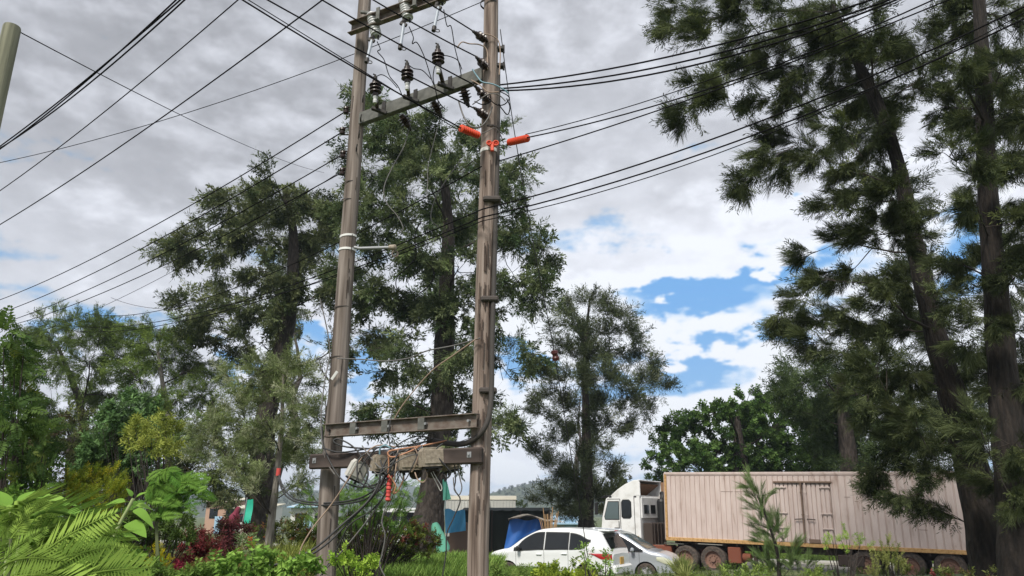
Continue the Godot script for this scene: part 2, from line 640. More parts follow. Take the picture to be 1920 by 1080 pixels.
func spray_needles(count: int, spread: float, w: float) -> ArrayMesh:
	var b := MB.new()
	for i in count:
		var y := rng.randf_range(0.0, 0.5)
		var a := rng.randf() * TAU
		var d := Vector3(cos(a) * spread, rng.randf_range(0.7, 1.2), sin(a) * spread).normalized()
		var l := rng.randf_range(0.35, 0.6)
		var p := Vector3(0, y, 0)
		var q := p + d * l * 0.55
		var r := q + (d + Vector3(0, 0.25, 0) + rv(0.15)).normalized() * l * 0.45
		var nr := d.cross(rv()).normalized()
		var sd := d.cross(nr).normalized() * w * 0.5
		b.face([p - sd * 0.6, p + sd * 0.6, q + sd, q - sd], nr)
		b.face([q - sd, q + sd, r], nr)
	return b.mesh()


func spray_tuft(shoots: int, leaves: int, w: float, flat: float) -> ArrayMesh:
	var b := MB.new()
	b.tube([Vector3.ZERO, Vector3(0, 0.5, 0.02), Vector3(0, 0.9, 0)], 0.008, 3, false)
	for i in shoots:
		var y := 0.08 + 0.85 * i / shoots
		var a := PI * (i % 2) + rng.randf_range(-1, 1) * flat
		var d := Vector3(cos(a), rng.randf_range(0.7, 1.3), sin(a)).normalized()
		var l := (0.42 - 0.2 * y) * rng.randf_range(0.7, 1.25)
		for k in leaves:
			var t := (k + 0.5) / leaves
			var p := Vector3(0, y, 0) + d * l * t
			var e := (d * 0.9 + rv(0.75)).normalized()
			b.dash(p, p + e * rng.randf_range(0.13, 0.25), rv().normalized(), w)
	return b.mesh()


func spray_leaves(count: int, ll: float, w: float, spread: float, droop := 0.0) -> ArrayMesh:
	var b := MB.new()
	b.tube([Vector3.ZERO, Vector3(0, 0.8, 0)], 0.012, 3, false)
	for i in count:
		var y := 0.1 + 0.75 * i / count
		var a := i * 2.4 + rng.randf_range(-0.4, 0.4)
		var d := Vector3(cos(a) * spread, rng.randf_range(0.2, 1.0), sin(a) * spread).normalized()
		var p := Vector3(0, y, 0) + d * 0.05
		var nr := (Vector3.UP + rv(0.5)).normalized()
		nr = (nr - d * nr.dot(d)).normalized()
		b.leaf(p, p + (d - Vector3(0, droop, 0)).normalized() * ll * rng.randf_range(0.75, 1.15), nr, w * rng.randf_range(0.8, 1.15))
	return b.mesh()


func spray_pinnate(pairs: int, ll: float, w: float, bend: float, tiny := false) -> ArrayMesh:
	# one feather: a rachis that bends over, leaflets on both sides
	var b := MB.new()
	var path := []
	for i in 9:
		var t := i / 8.0
		path.append(Vector3(0, t * (1.0 - 0.25 * bend * t), -bend * 0.55 * t * t))
	b.tube(path, [0.014, 0.013, 0.012, 0.011, 0.01, 0.008, 0.006, 0.005, 0.003], 4, false)
	for i in pairs:
		var t := 0.12 + 0.88 * i / (pairs - 1)
		var f := t * 8.0
		var k := mini(int(f), 7)
		var p: Vector3 = path[k].lerp(path[k + 1], f - k)
		var tg: Vector3 = (path[k + 1] - path[k]).normalized()
		var up := tg.cross(Vector3.RIGHT).normalized()
		if up.z < 0.0:
			up = -up
		for s in [-1.0, 1.0]:
			var d := (Vector3(s, 0, 0) + tg * 0.45 - up * rng.randf_range(0.05, 0.4)).normalized()
			var l := ll * sin(PI * (0.18 + 0.72 * t)) * rng.randf_range(0.88, 1.1)
			if not tiny:
				b.leaf(p, p + d * l, up, w * rng.randf_range(0.85, 1.1), 0.15)
				continue
			var nn := 17
			for q in nn:
				var c := p + d * l * (q + 0.6) / nn - up * 0.12 * l * pow(float(q) / nn, 2.0)
				var lf := 0.021 * (1.0 - 0.45 * float(q) / nn)
				for s2 in [-1.0, 1.0]:
					var e: Vector3 = (d.cross(up) * s2 + d * 0.5).normalized()
					b.dash(c, c + e * lf, up + rv(0.15), w)
	return b.mesh()


func blade_clump(count: int, w: float, lean: float) -> ArrayMesh:
	var b := MB.new()
	for i in count:
		var a := rng.randf() * TAU
		var o := Vector3(cos(a), 0, sin(a))
		var p := o * rng.randf_range(0.0, 0.18)
		var h := rng.randf_range(0.55, 1.0)
		var q := p + Vector3(0, h * 0.6, 0) + o * lean * 0.3 * h
		var r := p + Vector3(0, h, 0) + o * lean * h + rv(0.06)
		var sd := o.cross(Vector3.UP).rotated(Vector3.UP, rng.randf_range(-1, 1)) * w
		var nr := o + Vector3(0, 0.4, 0)
		b.face([p - sd, p + sd, q + sd * 0.8, q - sd * 0.8], nr)
		b.face([q - sd * 0.8, q + sd * 0.8, r], nr)
	return b.mesh()


func make_sprays() -> void:
	S.needle = spray_needles(90, 0.5, 0.0115)
	S.needle_thin = spray_needles(60, 0.3, 0.01)
	S.tuft = spray_tuft(14, 6, 0.07, 0.9)
	S.tuft_fine = spray_tuft(15, 6, 0.032, 0.7)
	S.broad = spray_leaves(12, 0.42, 0.2, 1.0)
	S.broad_long = spray_leaves(12, 0.5, 0.15, 0.9)
	S.round = spray_leaves(10, 0.36, 0.26, 1.1)
	S.small = spray_leaves(20, 0.2, 0.1, 0.9)
	S.tiny = spray_leaves(26, 0.15, 0.07, 0.8)
	S.big = spray_leaves(7, 0.62, 0.34, 1.2, 0.25)
	S.pinnate = spray_pinnate(9, 0.3, 0.11, 0.8)
	S.pinnate_fine = spray_pinnate(13, 0.24, 0.052, 0.4)
	S.bipinnate = spray_pinnate(24, 0.3, 0.011, 0.7, true)
	S.grass = blade_clump(12, 0.03, 0.42)
	S.comb = spray_pinnate(30, 0.27, 0.024, 0.75)
	S.comb_soft = spray_pinnate(20, 0.3, 0.04, 0.9)
	S.spear = blade_clump(14, 0.022, 0.45)


func tree(called: String, label: String, d: float, tr: Array, blobs: Array, o: Dictionary) -> Node3D:
	# tr: trunk points [px, py, width in px, metres nearer or farther]; blobs: [px, py, radius in px] of the leafy masses
	var category: String = o.get("category", "tree")
	var base = at(tr[0][0], tr[0][1], d)
	var root = thing(called, label, category, base, o.get("group", ""))
	var pts = []
	var rad = []
	for t in tr:
		var dd: float = d + (t[3] if t.size() > 3 else 0.0)
		pts.append(at(t[0], t[1], dd) - base)
		rad.append(t[2] * 0.5 * unit(t[1], dd))
	var path = smooth(pts, 5)
	var rr = []
	for i in path.size():
		var k = i / 5.0
		var a = mini(int(k), rad.size() - 1)
		var b = mini(a + 1, rad.size() - 1)
		rr.append(lerpf(rad[a], rad[b], k - a) * rng.randf_range(0.94, 1.07))
	if o.get("trunk", true):
		var tb = MB.new()
		tb.tube(path, rr, o.get("sides", 10), false)
		part("trunk", tb, o.get("bark", M.bark), root)
	var spread: float = o.get("spread", 3.0)
	var spx: float = o.get("spray", 34.0)
	var dens: float = o.get("dens", 1.0)
	var per: int = o.get("per", 6)
	var droop: Vector3 = o.get("droop", Vector3(-0.2, -0.35, 0))
	var size_r: Vector2 = o.get("vary", Vector2(0.7, 1.3))
	var thick: float = o.get("limb", 1.0)
	var xfs = []
	var cols = []
	var xf2 = []
	var col2 = []
	var c1: Color = o.c1
	var c2: Color = o.c2
	var tipc: Color = o.get("tip", c2)
	if o.has("cover"):
		blobs = blobs.duplicate()
		for k in o.cover[2]:
			var py = lerpf(o.cover[0], o.cover[1], (k + rng.randf()) / o.cover[2])
			for i in tr.size() - 1:
				if py <= tr[i][1] and py >= tr[i + 1][1]:
					var f = (py - tr[i][1]) / (tr[i + 1][1] - tr[i][1])
					blobs.append([lerpf(tr[i][0], tr[i + 1][0], f) + rng.randf_range(-30, 30), py, rng.randf_range(20, 34), d - rng.randf_range(0.5, 0.9) * o.get("spread", 3.0)])
	var order = []
	for bl in blobs:
		var near = 1e9
		for t in tr:
			near = minf(near, Vector2(bl[0] - t[0], bl[1] - t[1]).length())
		order.append([near, bl])
	order.sort_custom(func(a, b): return a[0] < b[0])
	var nodes = []
	for ob in order:
		var bl = ob[1]
		var dd: float = d + (bl[3] if bl.size() > 3 else rng.randf_range(-1, 1) * spread)
		var c = at(bl[0], bl[1], dd) - base
		var u = unit(bl[1], dd)
		var r: float = bl[2] * u * o.get("puff", 1.0)
		# where its limb leaves the trunk
		var best = 0
		var bd = 1e9
		var reach = Vector2(c.x, c.z)
		for i in range(1, path.size() - 1):
			var off = Vector2(path[i].x, path[i].z).distance_to(reach)
			var q = absf(path[i].y - (c.y - off * o.get("rise", 0.55)))
			if q < bd:
				bd = q
				best = i
		var s: Vector3 = path[best]
		var len = s.distance_to(c)
		var r0 = minf(rr[best] * 0.6, (0.012 + 0.012 * len) * thick)
		# a bough that already passes close by carries it instead of the trunk
		var cost = len * 0.8
		for nd in nodes:
			var q = nd[0].distance_to(c)
			if q < cost and q > r * 0.5 and (c - nd[0]).dot(nd[2]) > -0.1 * q and nd[0].y < c.y + q * 0.7:
				cost = q
				s = nd[0]
				r0 = minf(nd[1] * 0.75, (0.012 + 0.012 * q) * thick)
		len = s.distance_to(c)
		var limb = []
		var lr = []
		var ctl = s.lerp(c, 0.5) + Vector3(0, -len * 0.06 * signf(o.get("rise", 0.55)), 0) + rv(len * 0.07)
		for i in 8:
			var t = i / 7.0
			limb.append(s.lerp(ctl, t).lerp(ctl.lerp(c, t), t) + rv(len * 0.012))
			lr.append(lerpf(r0, minf(0.02 * thick, r0 * 0.4), t))
		for i in range(2, 8):
			nodes.append([limb[i], lr[i], (limb[i] - limb[i - 1]).normalized()])
		var lb = MB.new()
		lb.tube(limb, lr, 6, false)
		var nt = maxi(3, int(bl[2] * bl[2] * 0.0072 * dens * 0.62))
		for k in nt:
			var f = rng.randf_range(0.45, 1.0) * 7.0
			var i = mini(int(f), 6)
			var a: Vector3 = limb[i].lerp(limb[i + 1], f - i)
			var e = c + ball() * Vector3(1.25, 0.85, 1.25) * r * rng.randf_range(0.65, 1.4)
			e.y += droop.y * r * 0.2
			var m = a.lerp(e, 0.5) + Vector3(0, r * 0.12, 0) + rv(r * 0.1)
			lb.tube([a, m, e], [0.014 * thick, 0.009 * thick, 0.004], 3, false)
			var td = (e - m).normalized()
			for q in per:
				var t = rng.randf_range(0.25, 1.0)
				var p = (m.lerp(e, (t - 0.4) / 0.6) if t > 0.4 else a.lerp(m, t / 0.4)) + rv(spx * u * 0.18)
				var dir = td * 0.8 + (p - c).normalized() * 0.35 + rv(0.55) + droop
				var sc = spx * u * rng.randf_range(size_r.x, size_r.y)
				var two = o.has("leaf2") and rng.randf() < 0.5
				(xf2 if two else xfs).append(Transform3D(aim(dir, rng.randf() * TAU).scaled_local(Vector3.ONE * sc * (o.get("ratio", 0.8) if two else 1.0)), p))
				(col2 if two else cols).append(vary(c1, tipc if rng.randf() < o.get("tips", 0.0) else c2, 0.35))
		if o.get("twigs", true):
			part("branch", lb, o.get("twig", M.twig), root)
	swarm("foliage", o.get("leaf", S.tuft), o.get("leafmat", M.leaf), xfs, cols, root)
	if xf2.size():
		swarm("foliage", o.leaf2, o.get("leafmat", M.leaf), xf2, col2, root)
	return root


func make_trees() -> void:
	var droop_wind = Vector3(-0.35, -0.3, 0.1)
	# far airy trees on the garden's edge
	tree("acacia_tree", "airy dark tree with forked black limbs and flat leafy layers against grey sky", 44, [[165, 1010, 20], [160, 860, 17], [150, 760, 13], [125, 690, 8], [105, 640, 4]],
		[[90, 620, 34], [60, 640, 28], [140, 615, 34], [190, 625, 36], [235, 620, 32], [45, 690, 32], [110, 680, 36], [170, 680, 38], [220, 680, 36], [80, 740, 30], [150, 745, 36], [210, 740, 36], [35, 745, 26], [30, 640, 18], [110, 600, 16], [205, 600, 16], [120, 790, 30], [190, 800, 30], [60, 790, 30]],
		{"leaf": S.tuft_fine, "leaf2": S.pinnate_fine, "spray": 27, "dens": 2.5, "per": 8, "spread": 3.5, "c1": lin(0.06, 0.09, 0.03), "c2": lin(0.155, 0.215, 0.06), "droop": Vector3(0, -0.2, 0), "rise": 0.9, "limb": 1.3})
	tree("acacia_tree", "airy mid green tree with a slim pale forked trunk behind the glossy shrub", 38, [[320, 1000, 15], [316, 880, 13], [318, 800, 11], [305, 720, 8], [295, 650, 4]],
		[[262, 630, 30], [300, 618, 28], [345, 620, 28], [260, 690, 36], [312, 680, 38], [360, 690, 32], [388, 705, 24], [280, 750, 38], [340, 745, 38], [385, 745, 26], [310, 790, 32], [250, 800, 38], [380, 790, 30], [330, 650, 26], [280, 655, 24], [355, 830, 34], [400, 760, 20], [400, 690, 16]],
		{"leaf": S.tuft_fine, "leaf2": S.pinnate_fine, "spray": 27, "dens": 2.5, "per": 8, "spread": 3.0, "c1": lin(0.065, 0.109, 0.032), "c2": lin(0.21, 0.28, 0.075), "droop": Vector3(0, -0.2, 0), "rise": 0.9, "limb": 1.6, "bark": M.bark_pale})
	tree("evergreen_tree", "dark bushy evergreen low behind the glossy shrub and the banana leaves", 34, [[130, 1010, 22], [130, 900, 16], [130, 820, 8]],
		[[90, 830, 40], [140, 820, 40], [200, 810, 40], [60, 870, 40], [120, 880, 45], [180, 870, 45], [240, 860, 40], [300, 870, 40], [350, 880, 40], [250, 920, 40], [330, 930, 40], [60, 930, 40], [20, 800, 30]],
		{"leaf": S.tuft, "spray": 34, "dens": 0.9, "spread": 2.0, "c1": lin(0.041, 0.065, 0.026), "c2": lin(0.15, 0.18, 0.06), "tip": lin(0.12, 0.085, 0.05), "tips": 0.2})
	# the tall tree by the first pole
	tree("cypress_tree", "tall dark spreading tree with drooping leaf tufts behind the thinner weathered pole", 38, [[487, 1020, 62], [489, 900, 48], [496, 800, 40], [520, 690, 34], [540, 600, 28], [550, 500, 22], [548, 420, 15], [532, 350, 7]],
		[[515, 335, 24], [500, 355, 28], [455, 362, 28], [412, 378, 22], [440, 392, 34], [482, 400, 40], [540, 372, 34], [580, 352, 25], [592, 392, 38], [622, 382, 28], [560, 432, 42], [510, 450, 42], [455, 432, 38], [418, 432, 28], [385, 442, 24], [350, 455, 20], [326, 468, 13], [368, 472, 20], [430, 478, 16], [480, 500, 36], [530, 520, 42], [592, 490, 46], [622, 540, 38], [440, 545, 32], [400, 570, 30], [368, 588, 28], [350, 570, 14], [410, 612, 34], [460, 590, 40], [520, 590, 42], [490, 642, 34], [650, 580, 34], [692, 562, 36], [700, 622, 26], [640, 650, 30], [680, 640, 28], [455, 640, 25], [395, 640, 18], [566, 470, 30], [640, 440, 36], [655, 500, 36], [560, 560, 36],
		[430, 860, 40], [450, 905, 36], [530, 780, 38], [470, 780, 45], [480, 725, 38], [520, 850, 36], [425, 920, 24], [560, 720, 26]],
		{"leaf": S.tuft, "spray": 34, "puff": 0.85, "dens": 0.72, "cover": [640, 360, 8], "per": 8, "spread": 3.0, "leaf2": S.tuft_fine, "ratio": 1.15, "c1": lin(0.051, 0.075, 0.035), "c2": lin(0.195, 0.22, 0.11), "tip": lin(0.17, 0.19, 0.09), "tips": 0.12, "droop": droop_wind, "rise": 0.5, "limb": 1.1})
	# the big tree between the poles
	tree("cypress_tree", "biggest tree, dense and tapering, standing between the two power poles", 34, [[798, 1065, 96, 0], [800, 1005, 66, 0], [808, 940, 50], [818, 860, 46], [829, 760, 42], [833, 640, 36], [838, 520, 28], [840, 420, 21], [828, 320, 13], [790, 230, 6]],
		[[735, 190, 26], [690, 192, 14], [762, 216, 34], [700, 268, 28], [652, 270, 28], [800, 250, 40], [850, 232, 34], [890, 300, 42], [950, 262, 28], [985, 310, 20], [960, 420, 42], [1000, 470, 32], [1032, 468, 16], [930, 500, 46], [985, 545, 36], [1015, 520, 24], [940, 600, 46], [962, 680, 36], [992, 660, 30], [920, 740, 28], [870, 650, 42], [740, 290, 52], [800, 330, 56], [700, 350, 52], [660, 390, 48], [760, 400, 56], [840, 400, 52], [900, 400, 48], [700, 450, 52], [790, 480, 56], [860, 500, 52], [660, 500, 38], [720, 540, 46], [790, 570, 52], [850, 590, 46], [760, 640, 28], [742, 700, 26], [850, 720, 42], [770, 755, 36], [722, 765, 26], [800, 790, 36], [870, 790, 32], [952, 792, 30], [978, 778, 20], [920, 820, 20], [780, 840, 30], [850, 835, 30], [705, 790, 14], [730, 225, 20], [960, 350, 22], [930, 340, 30], [800, 690, 30], [880, 560, 40], [735, 640, 16], [1005, 560, 16], [985, 430, 20], [690, 225, 14]],
		{"leaf": S.tuft, "spray": 36, "puff": 0.85, "dens": 0.7, "cover": [640, 230, 10], "per": 8, "spread": 3.8, "leaf2": S.tuft_fine, "ratio": 1.15, "c1": lin(0.048, 0.080, 0.036), "c2": lin(0.185, 0.22, 0.11), "tip": lin(0.17, 0.22, 0.095), "tips": 0.12, "droop": droop_wind, "rise": 0.45, "limb": 1.2, "sides": 14})
	tree("casuarina_tree", "slim casuarina with upswept feathery sprays, standing alone left of the truck cab", 46, [[1098, 1010, 32], [1100, 900, 24], [1099, 800, 16], [1097, 700, 10], [1100, 620, 6], [1106, 560, 3]],
		[[1106, 575, 16], [1070, 578, 18], [1132, 582, 18], [1160, 598, 16], [1056, 612, 22], [1090, 622, 28], [1132, 622, 28], [1170, 622, 18], [1194, 642, 13], [1052, 662, 26], [1095, 672, 32], [1150, 672, 28], [1190, 682, 22], [1215, 692, 13], [1040, 712, 22], [1090, 720, 32], [1150, 722, 32], [1206, 727, 22], [1238, 727, 10], [1030, 742, 12], [1060, 762, 26], [1120, 770, 28], [1180, 762, 28], [1212, 772, 18], [1040, 792, 16], [1090, 812, 22], [1140, 802, 28], [1190, 800, 14], [1050, 832, 18], [1130, 842, 22], [1080, 862, 28], [1022, 872, 14], [1042, 902, 24], [1090, 902, 28], [1138, 892, 22], [1060, 942, 28], [1110, 942, 28], [1022, 942, 14], [1150, 932, 18], [1080, 972, 24], [1012, 772, 8], [1005, 850, 6], [1100, 650, 18, 44.5], [1098, 700, 20, 44.5], [1102, 760, 20, 44.5], [1096, 830, 20, 44.5], [1104, 880, 20, 44.5], [1098, 930, 22, 44.5], [1100, 970, 22, 44.3]],
		{"leaf": S.tuft_fine, "spray": 31, "puff": 0.6, "dens": 1.7, "per": 8, "spread": 1.8, "c1": lin(0.05, 0.066, 0.034), "c2": lin(0.12, 0.148, 0.075), "tip": lin(0.2, 0.21, 0.13), "tips": 0.12, "droop": Vector3(0.05, 0.55, 0), "rise": 0.75, "limb": 0.9})
	tree("broadleaf_tree", "dense rounded deep green broadleaf tree rising behind the container trailer", 48, [[1390, 1010, 40], [1390, 900, 34], [1385, 830, 20], [1382, 780, 8]],
		[[1440, 752, 24], [1480, 758, 24], [1400, 752, 18], [1360, 762, 18], [1380, 772, 28], [1330, 780, 28], [1290, 800, 28], [1262, 830, 26], [1236, 856, 22], [1226, 882, 14], [1290, 860, 38], [1340, 840, 42], [1400, 820, 46], [1450, 800, 38], [1430, 770, 28], [1480, 830, 38], [1530, 850, 38], [1400, 880, 38], [1470, 890, 38], [1340, 890, 28], [1270, 890, 24], [1530, 890, 28], [1238, 902, 12], [1405, 765, 20], [1350, 772, 18], [1310, 792, 20], [1450, 860, 36], [1370, 860, 36], [1510, 790, 34], [1550, 800, 34], [1560, 860, 36], [1500, 765, 26], [1255, 812, 18], [1240, 835, 18], [1545, 765, 24]],
		{"leaf": S.round, "spray": 15, "dens": 4.2, "per": 9, "spread": 3.2, "c1": lin(0.041, 0.090, 0.026), "c2": lin(0.145, 0.235, 0.07), "droop": Vector3(0, 0.1, 0.15), "limb": 1.6})
	tree("casuarina_tree", "mid green feathery tree between the rounded broadleaf and the leaning trunk", 40, [[1600, 1010, 44], [1595, 900, 36], [1585, 800, 26], [1575, 700, 12]],
		[[1468, 700, 22], [1500, 720, 32], [1530, 692, 28], [1560, 730, 38], [1528, 780, 36], [1590, 780, 38], [1590, 700, 38], [1622, 740, 46], [1560, 822, 36], [1620, 820, 46], [1700, 800, 50], [1640, 870, 40], [1580, 870, 36], [1700, 880, 40], [1455, 735, 12], [1770, 820, 40], [1820, 760, 40], [1660, 690, 40]],
		{"leaf": S.tuft_fine, "spray": 34, "dens": 1.8, "per": 8, "spread": 2.6, "c1": lin(0.043, 0.070, 0.032), "c2": lin(0.109, 0.152, 0.061), "droop": Vector3(-0.3, 0.1, 0), "limb": 1.4})
	# the two big casuarinas close by
	tree("casuarina_tree", "large dark casuarina with a leaning trunk and long bough over the wires", 17, [[1872, 1120, 88], [1842, 960, 66], [1802, 800, 51], [1752, 620, 39], [1712, 440, 30], [1682, 300, 24], [1642, 190, 24], [1600, 100, 16], [1560, 10, 9]],
		[[1252, 16, 13], [1262, 50, 14], [1292, 20, 22], [1330, 36, 26], [1312, 76, 17], [1380, 30, 32], [1420, 62, 32], [1360, 92, 26], [1450, 20, 36], [1490, 70, 36], [1440, 112, 36], [1382, 132, 26], [1332, 142, 20], [1312, 162, 18], [1292, 200, 17], [1277, 220, 10], [1350, 166, 20], [1400, 188, 20], [1480, 140, 36], [1540, 60, 44], [1590, 40, 44], [1560, 120, 40], [1630, 70, 44], [1450, 190, 26], [1502, 200, 36], [1442, 262, 20], [1490, 266, 26], [1422, 302, 18], [1402, 330, 14], [1392, 352, 9], [1460, 310, 22], [1520, 290, 36], [1560, 230, 40], [1612, 180, 46], [1652, 120, 44], [1702, 60, 50], [1580, 310, 36], [1640, 260, 44], [1690, 200, 44], [1740, 140, 44],
		[1560, 382, 28], [1612, 372, 44], [1670, 362, 44], [1580, 450, 36], [1640, 442, 44], [1700, 420, 36], [1502, 480, 14], [1530, 520, 24], [1580, 522, 38], [1640, 530, 48], [1700, 540, 44], [1498, 560, 18], [1462, 600, 10], [1480, 612, 18], [1540, 592, 34], [1600, 600, 48], [1672, 620, 48], [1520, 642, 18], [1570, 660, 34], [1630, 690, 44], [1700, 700, 48], [1640, 760, 44], [1700, 780, 46], [1762, 720, 44], [1600, 742, 28], [1672, 840, 40], [1722, 870, 40], [1640, 882, 28], [1642, 912, 15], [1680, 938, 11], [1762, 830, 40], [1782, 900, 28], [1732, 940, 12], [1762, 956, 8], [1500, 20, 30], [1400, 10, 22], [1690, 330, 34, 15.8], [1715, 420, 32, 15.8], [1740, 500, 32, 15.7], [1730, 580, 36, 15.7], [1770, 640, 36, 15.7], [1790, 760, 30, 15.7], [1650, 220, 34, 15.8]],
		{"leaf": S.needle, "spray": 40, "puff": 0.97, "dens": 0.9, "per": 11, "cover": [820, 60, 16], "leaf2": S.tuft_fine, "ratio": 0.85, "spread": 2.0, "c1": lin(0.029, 0.042, 0.020), "c2": lin(0.115, 0.138, 0.064), "tip": lin(0.14, 0.165, 0.065), "tips": 0.1, "droop": Vector3(-0.55, -0.25, 0.1), "rise": 0.3, "limb": 0.9, "sides": 16, "bark": M.bark_dark, "leafmat": M.needle, "vary": Vector2(0.5, 1.5)})
	tree("casuarina_tree", "large dark casuarina with a straight upright trunk at the picture's edge", 15.5, [[1925, 1120, 90], [1908, 960, 72], [1886, 760, 54], [1869, 560, 42], [1853, 380, 34], [1846, 200, 30], [1839, 60, 23], [1832, -60, 15]],
		[[1782, 40, 44], [1852, 30, 44], [1912, 50, 44], [1802, 110, 38], [1880, 120, 44], [1772, 200, 38], [1832, 220, 38], [1902, 210, 44], [1772, 290, 34], [1820, 320, 34], [1902, 300, 44], [1792, 400, 28], [1912, 420, 34], [1790, 480, 24], [1840, 510, 24], [1902, 520, 38], [1800, 560, 28], [1860, 600, 34], [1912, 620, 38], [1802, 650, 30], [1850, 700, 38], [1912, 720, 44], [1832, 790, 34], [1892, 830, 40], [1925, 900, 44], [1860, 900, 28], [1830, 380, 26], [1900, 370, 30], [1960, 200, 60], [1960, 450, 60], [1970, 700, 60], [1900, 940, 30], [1850, 170, 32, 14.4], [1862, 300, 32, 14.4], [1870, 480, 30, 14.4], [1880, 640, 34, 14.3], [1890, 760, 34, 14.3]],
		{"leaf": S.needle, "spray": 42, "puff": 0.97, "dens": 0.9, "per": 11, "cover": [860, 0, 16], "leaf2": S.tuft_fine, "ratio": 0.85, "spread": 1.8, "c1": lin(0.029, 0.042, 0.020), "c2": lin(0.115, 0.138, 0.064), "tip": lin(0.14, 0.165, 0.065), "tips": 0.08, "droop": Vector3(-0.45, -0.35, 0.1), "rise": 0.35, "limb": 0.9, "sides": 16, "bark": M.bark_dark, "leafmat": M.needle, "vary": Vector2(0.5, 1.5)})
	# thin tree with few leaves next to the first pole
	tree("sparse_tree", "thin nearly bare tree with scattered dark leaves beside the weathered pole", 24, [[596, 1020, 9], [604, 900, 8], [610, 800, 7], [622, 720, 5], [630, 660, 3]],
		[[620, 610, 18], [650, 640, 22], [690, 660, 20], [712, 652, 14], [660, 690, 18], [625, 650, 20], [600, 680, 18], [690, 690, 14], [640, 720, 16], [610, 740, 16], [575, 640, 16], [670, 620, 16]],
		{"leaf": S.small, "spray": 14, "dens": 2.6, "per": 2, "spread": 1.2, "c1": lin(0.043, 0.065, 0.029), "c2": lin(0.116, 0.145, 0.058), "rise": 1.2, "limb": 1.0, "droop": Vector3(0, 0, 0)})
	# silky oak with silvery plumes
	tree("silky_oak_tree", "young pale trunked tree with silvery olive plumes between glossy shrub and pole", 15, [[498, 1085, 17], [506, 1000, 15], [516, 920, 12], [528, 800, 8], [531, 700, 4]],
		[[488, 692, 24], [540, 690, 27], [576, 702, 18], [460, 722, 24], [510, 740, 32], [560, 752, 28], [450, 772, 27], [590, 792, 22], [402, 800, 24], [380, 812, 16], [420, 842, 28], [386, 842, 24], [545, 812, 26], [562, 852, 27], [448, 872, 18], [470, 902, 22], [440, 892, 16], [590, 862, 22], [562, 902, 22], [602, 832, 18], [500, 790, 20], [480, 820, 16], [420, 700, 10]],
		{"leaf": S.tuft_fine, "spray": 30, "puff": 0.82, "dens": 1.9, "per": 8, "spread": 0.9, "c1": lin(0.116, 0.160, 0.065), "c2": lin(0.290, 0.348, 0.160), "tip": lin(0.5, 0.52, 0.36), "tips": 0.38, "droop": Vector3(-0.1, 0.25, 0), "rise": 0.8, "limb": 0.7, "bark": M.bark_pale})


func cable(called: String, label: String, category: String, rows: Array, r: float, m: Material, group := "", step := 6) -> MeshInstance3D:
	var b = MB.new()
	b.tube(smooth(px_path(rows), step), r, 6)
	return solo(called, b, m, label, category, group)


func wire(label: String, a: Array, c: Array, r: float, sag: float, beyond := 0.0, before := 0.0) -> void:
	# a span between two points that hangs by sag metres; beyond / before lengthen it past the frame
	var p = at(a[0], a[1], a[2])
	var q = at(c[0], c[1], c[2])
	var pts = []
	for i in 25:
		var t = lerpf(-before, 1.0 + beyond, i / 24.0)
		var w = p.lerp(q, t)
		w.y -= sag * 4.0 * t * (1.0 - t)
		pts.append(w)
	var b = MB.new()
	b.tube(pts, r, 6)
	solo("overhead_wire", b, M.wire, label, "wire", "overhead wires")


func ring(b: MB, c: Vector3, axis: Vector3, r: float, tr: float) -> void:
	var pts = []
	var bs = aim(axis, 0)
	for i in 19:
		var a = TAU * i / 18.0
		pts.append(c + bs.x * cos(a) * r + bs.z * sin(a) * r)
	b.tube(pts, tr, 5, false)


func strap(parent: Node3D, called: String, c: Vector3, r: float, h: float, m: Material, tilt := Vector3.UP) -> void:
	var b = MB.new()
	b.lathe(Transform3D(aim(tilt, 0), c), [Vector2(r, -h * 0.5), Vector2(r + 0.008, -h * 0.5), Vector2(r + 0.008, h * 0.5), Vector2(r, h * 0.5)], 20)
	part(called, b, m, parent)


func pole(called: String, label: String, d: float, rows: Array, m: Material) -> Node3D:
	var base = at(rows[0][0], rows[0][1], d)
	var t = thing(called, label, "utility pole", base)
	var pts = []
	var rad = []
	for r in rows:
		pts.append(at(r[0], r[1], d) - base)
		rad.append(r[2] * 0.5 * unit(r[1], d))
	var path = smooth(pts, 4)
	var rr = []
	for i in path.size():
		var k = mini(i / 4, rad.size() - 1)
		rr.append(lerpf(rad[k], rad[mini(k + 1, rad.size() - 1)], (i % 4) / 4.0) * rng.randf_range(0.985, 1.015))
	var b = MB.new()
	b.tube(path, rr, 20)
	part("shaft", b, m, t)
	return t


func shed_insulator(called: String, label: String, base: Vector3, axis: Vector3, len: float, r: float, m: Material, group: String) -> Node3D:
	var t = thing(called, label, "insulator", base, group)
	var xf = Transform3D(aim(axis, 0), Vector3.ZERO)
	var prof = [Vector2(0.0, 0.0), Vector2(r * 0.5, 0.0)]
	var n = 3
	for i in n:
		var y = len * (0.2 + 0.6 * i / n)
		prof.append_array([Vector2(r * 0.5, y), Vector2(r, y + len * 0.02), Vector2(r * 0.95, y + len * 0.07), Vector2(r * 0.55, y + len * 0.13)])
	prof.append_array([Vector2(r * 0.5, len * 0.9), Vector2(0, len * 0.92)])
	var b = MB.new()
	b.lathe(xf, prof, 16)
	part("porcelain_body", b, m, t)
	var c = MB.new()
	c.lathe(xf, [Vector2(0, len * 0.9), Vector2(r * 0.35, len * 0.9), Vector2(r * 0.35, len * 1.12), Vector2(r * 0.18, len * 1.14), Vector2(r * 0.18, len * 1.25), Vector2(0, len * 1.25)], 10)
	part("metal_cap", c, M.dark_steel, t)
	return t


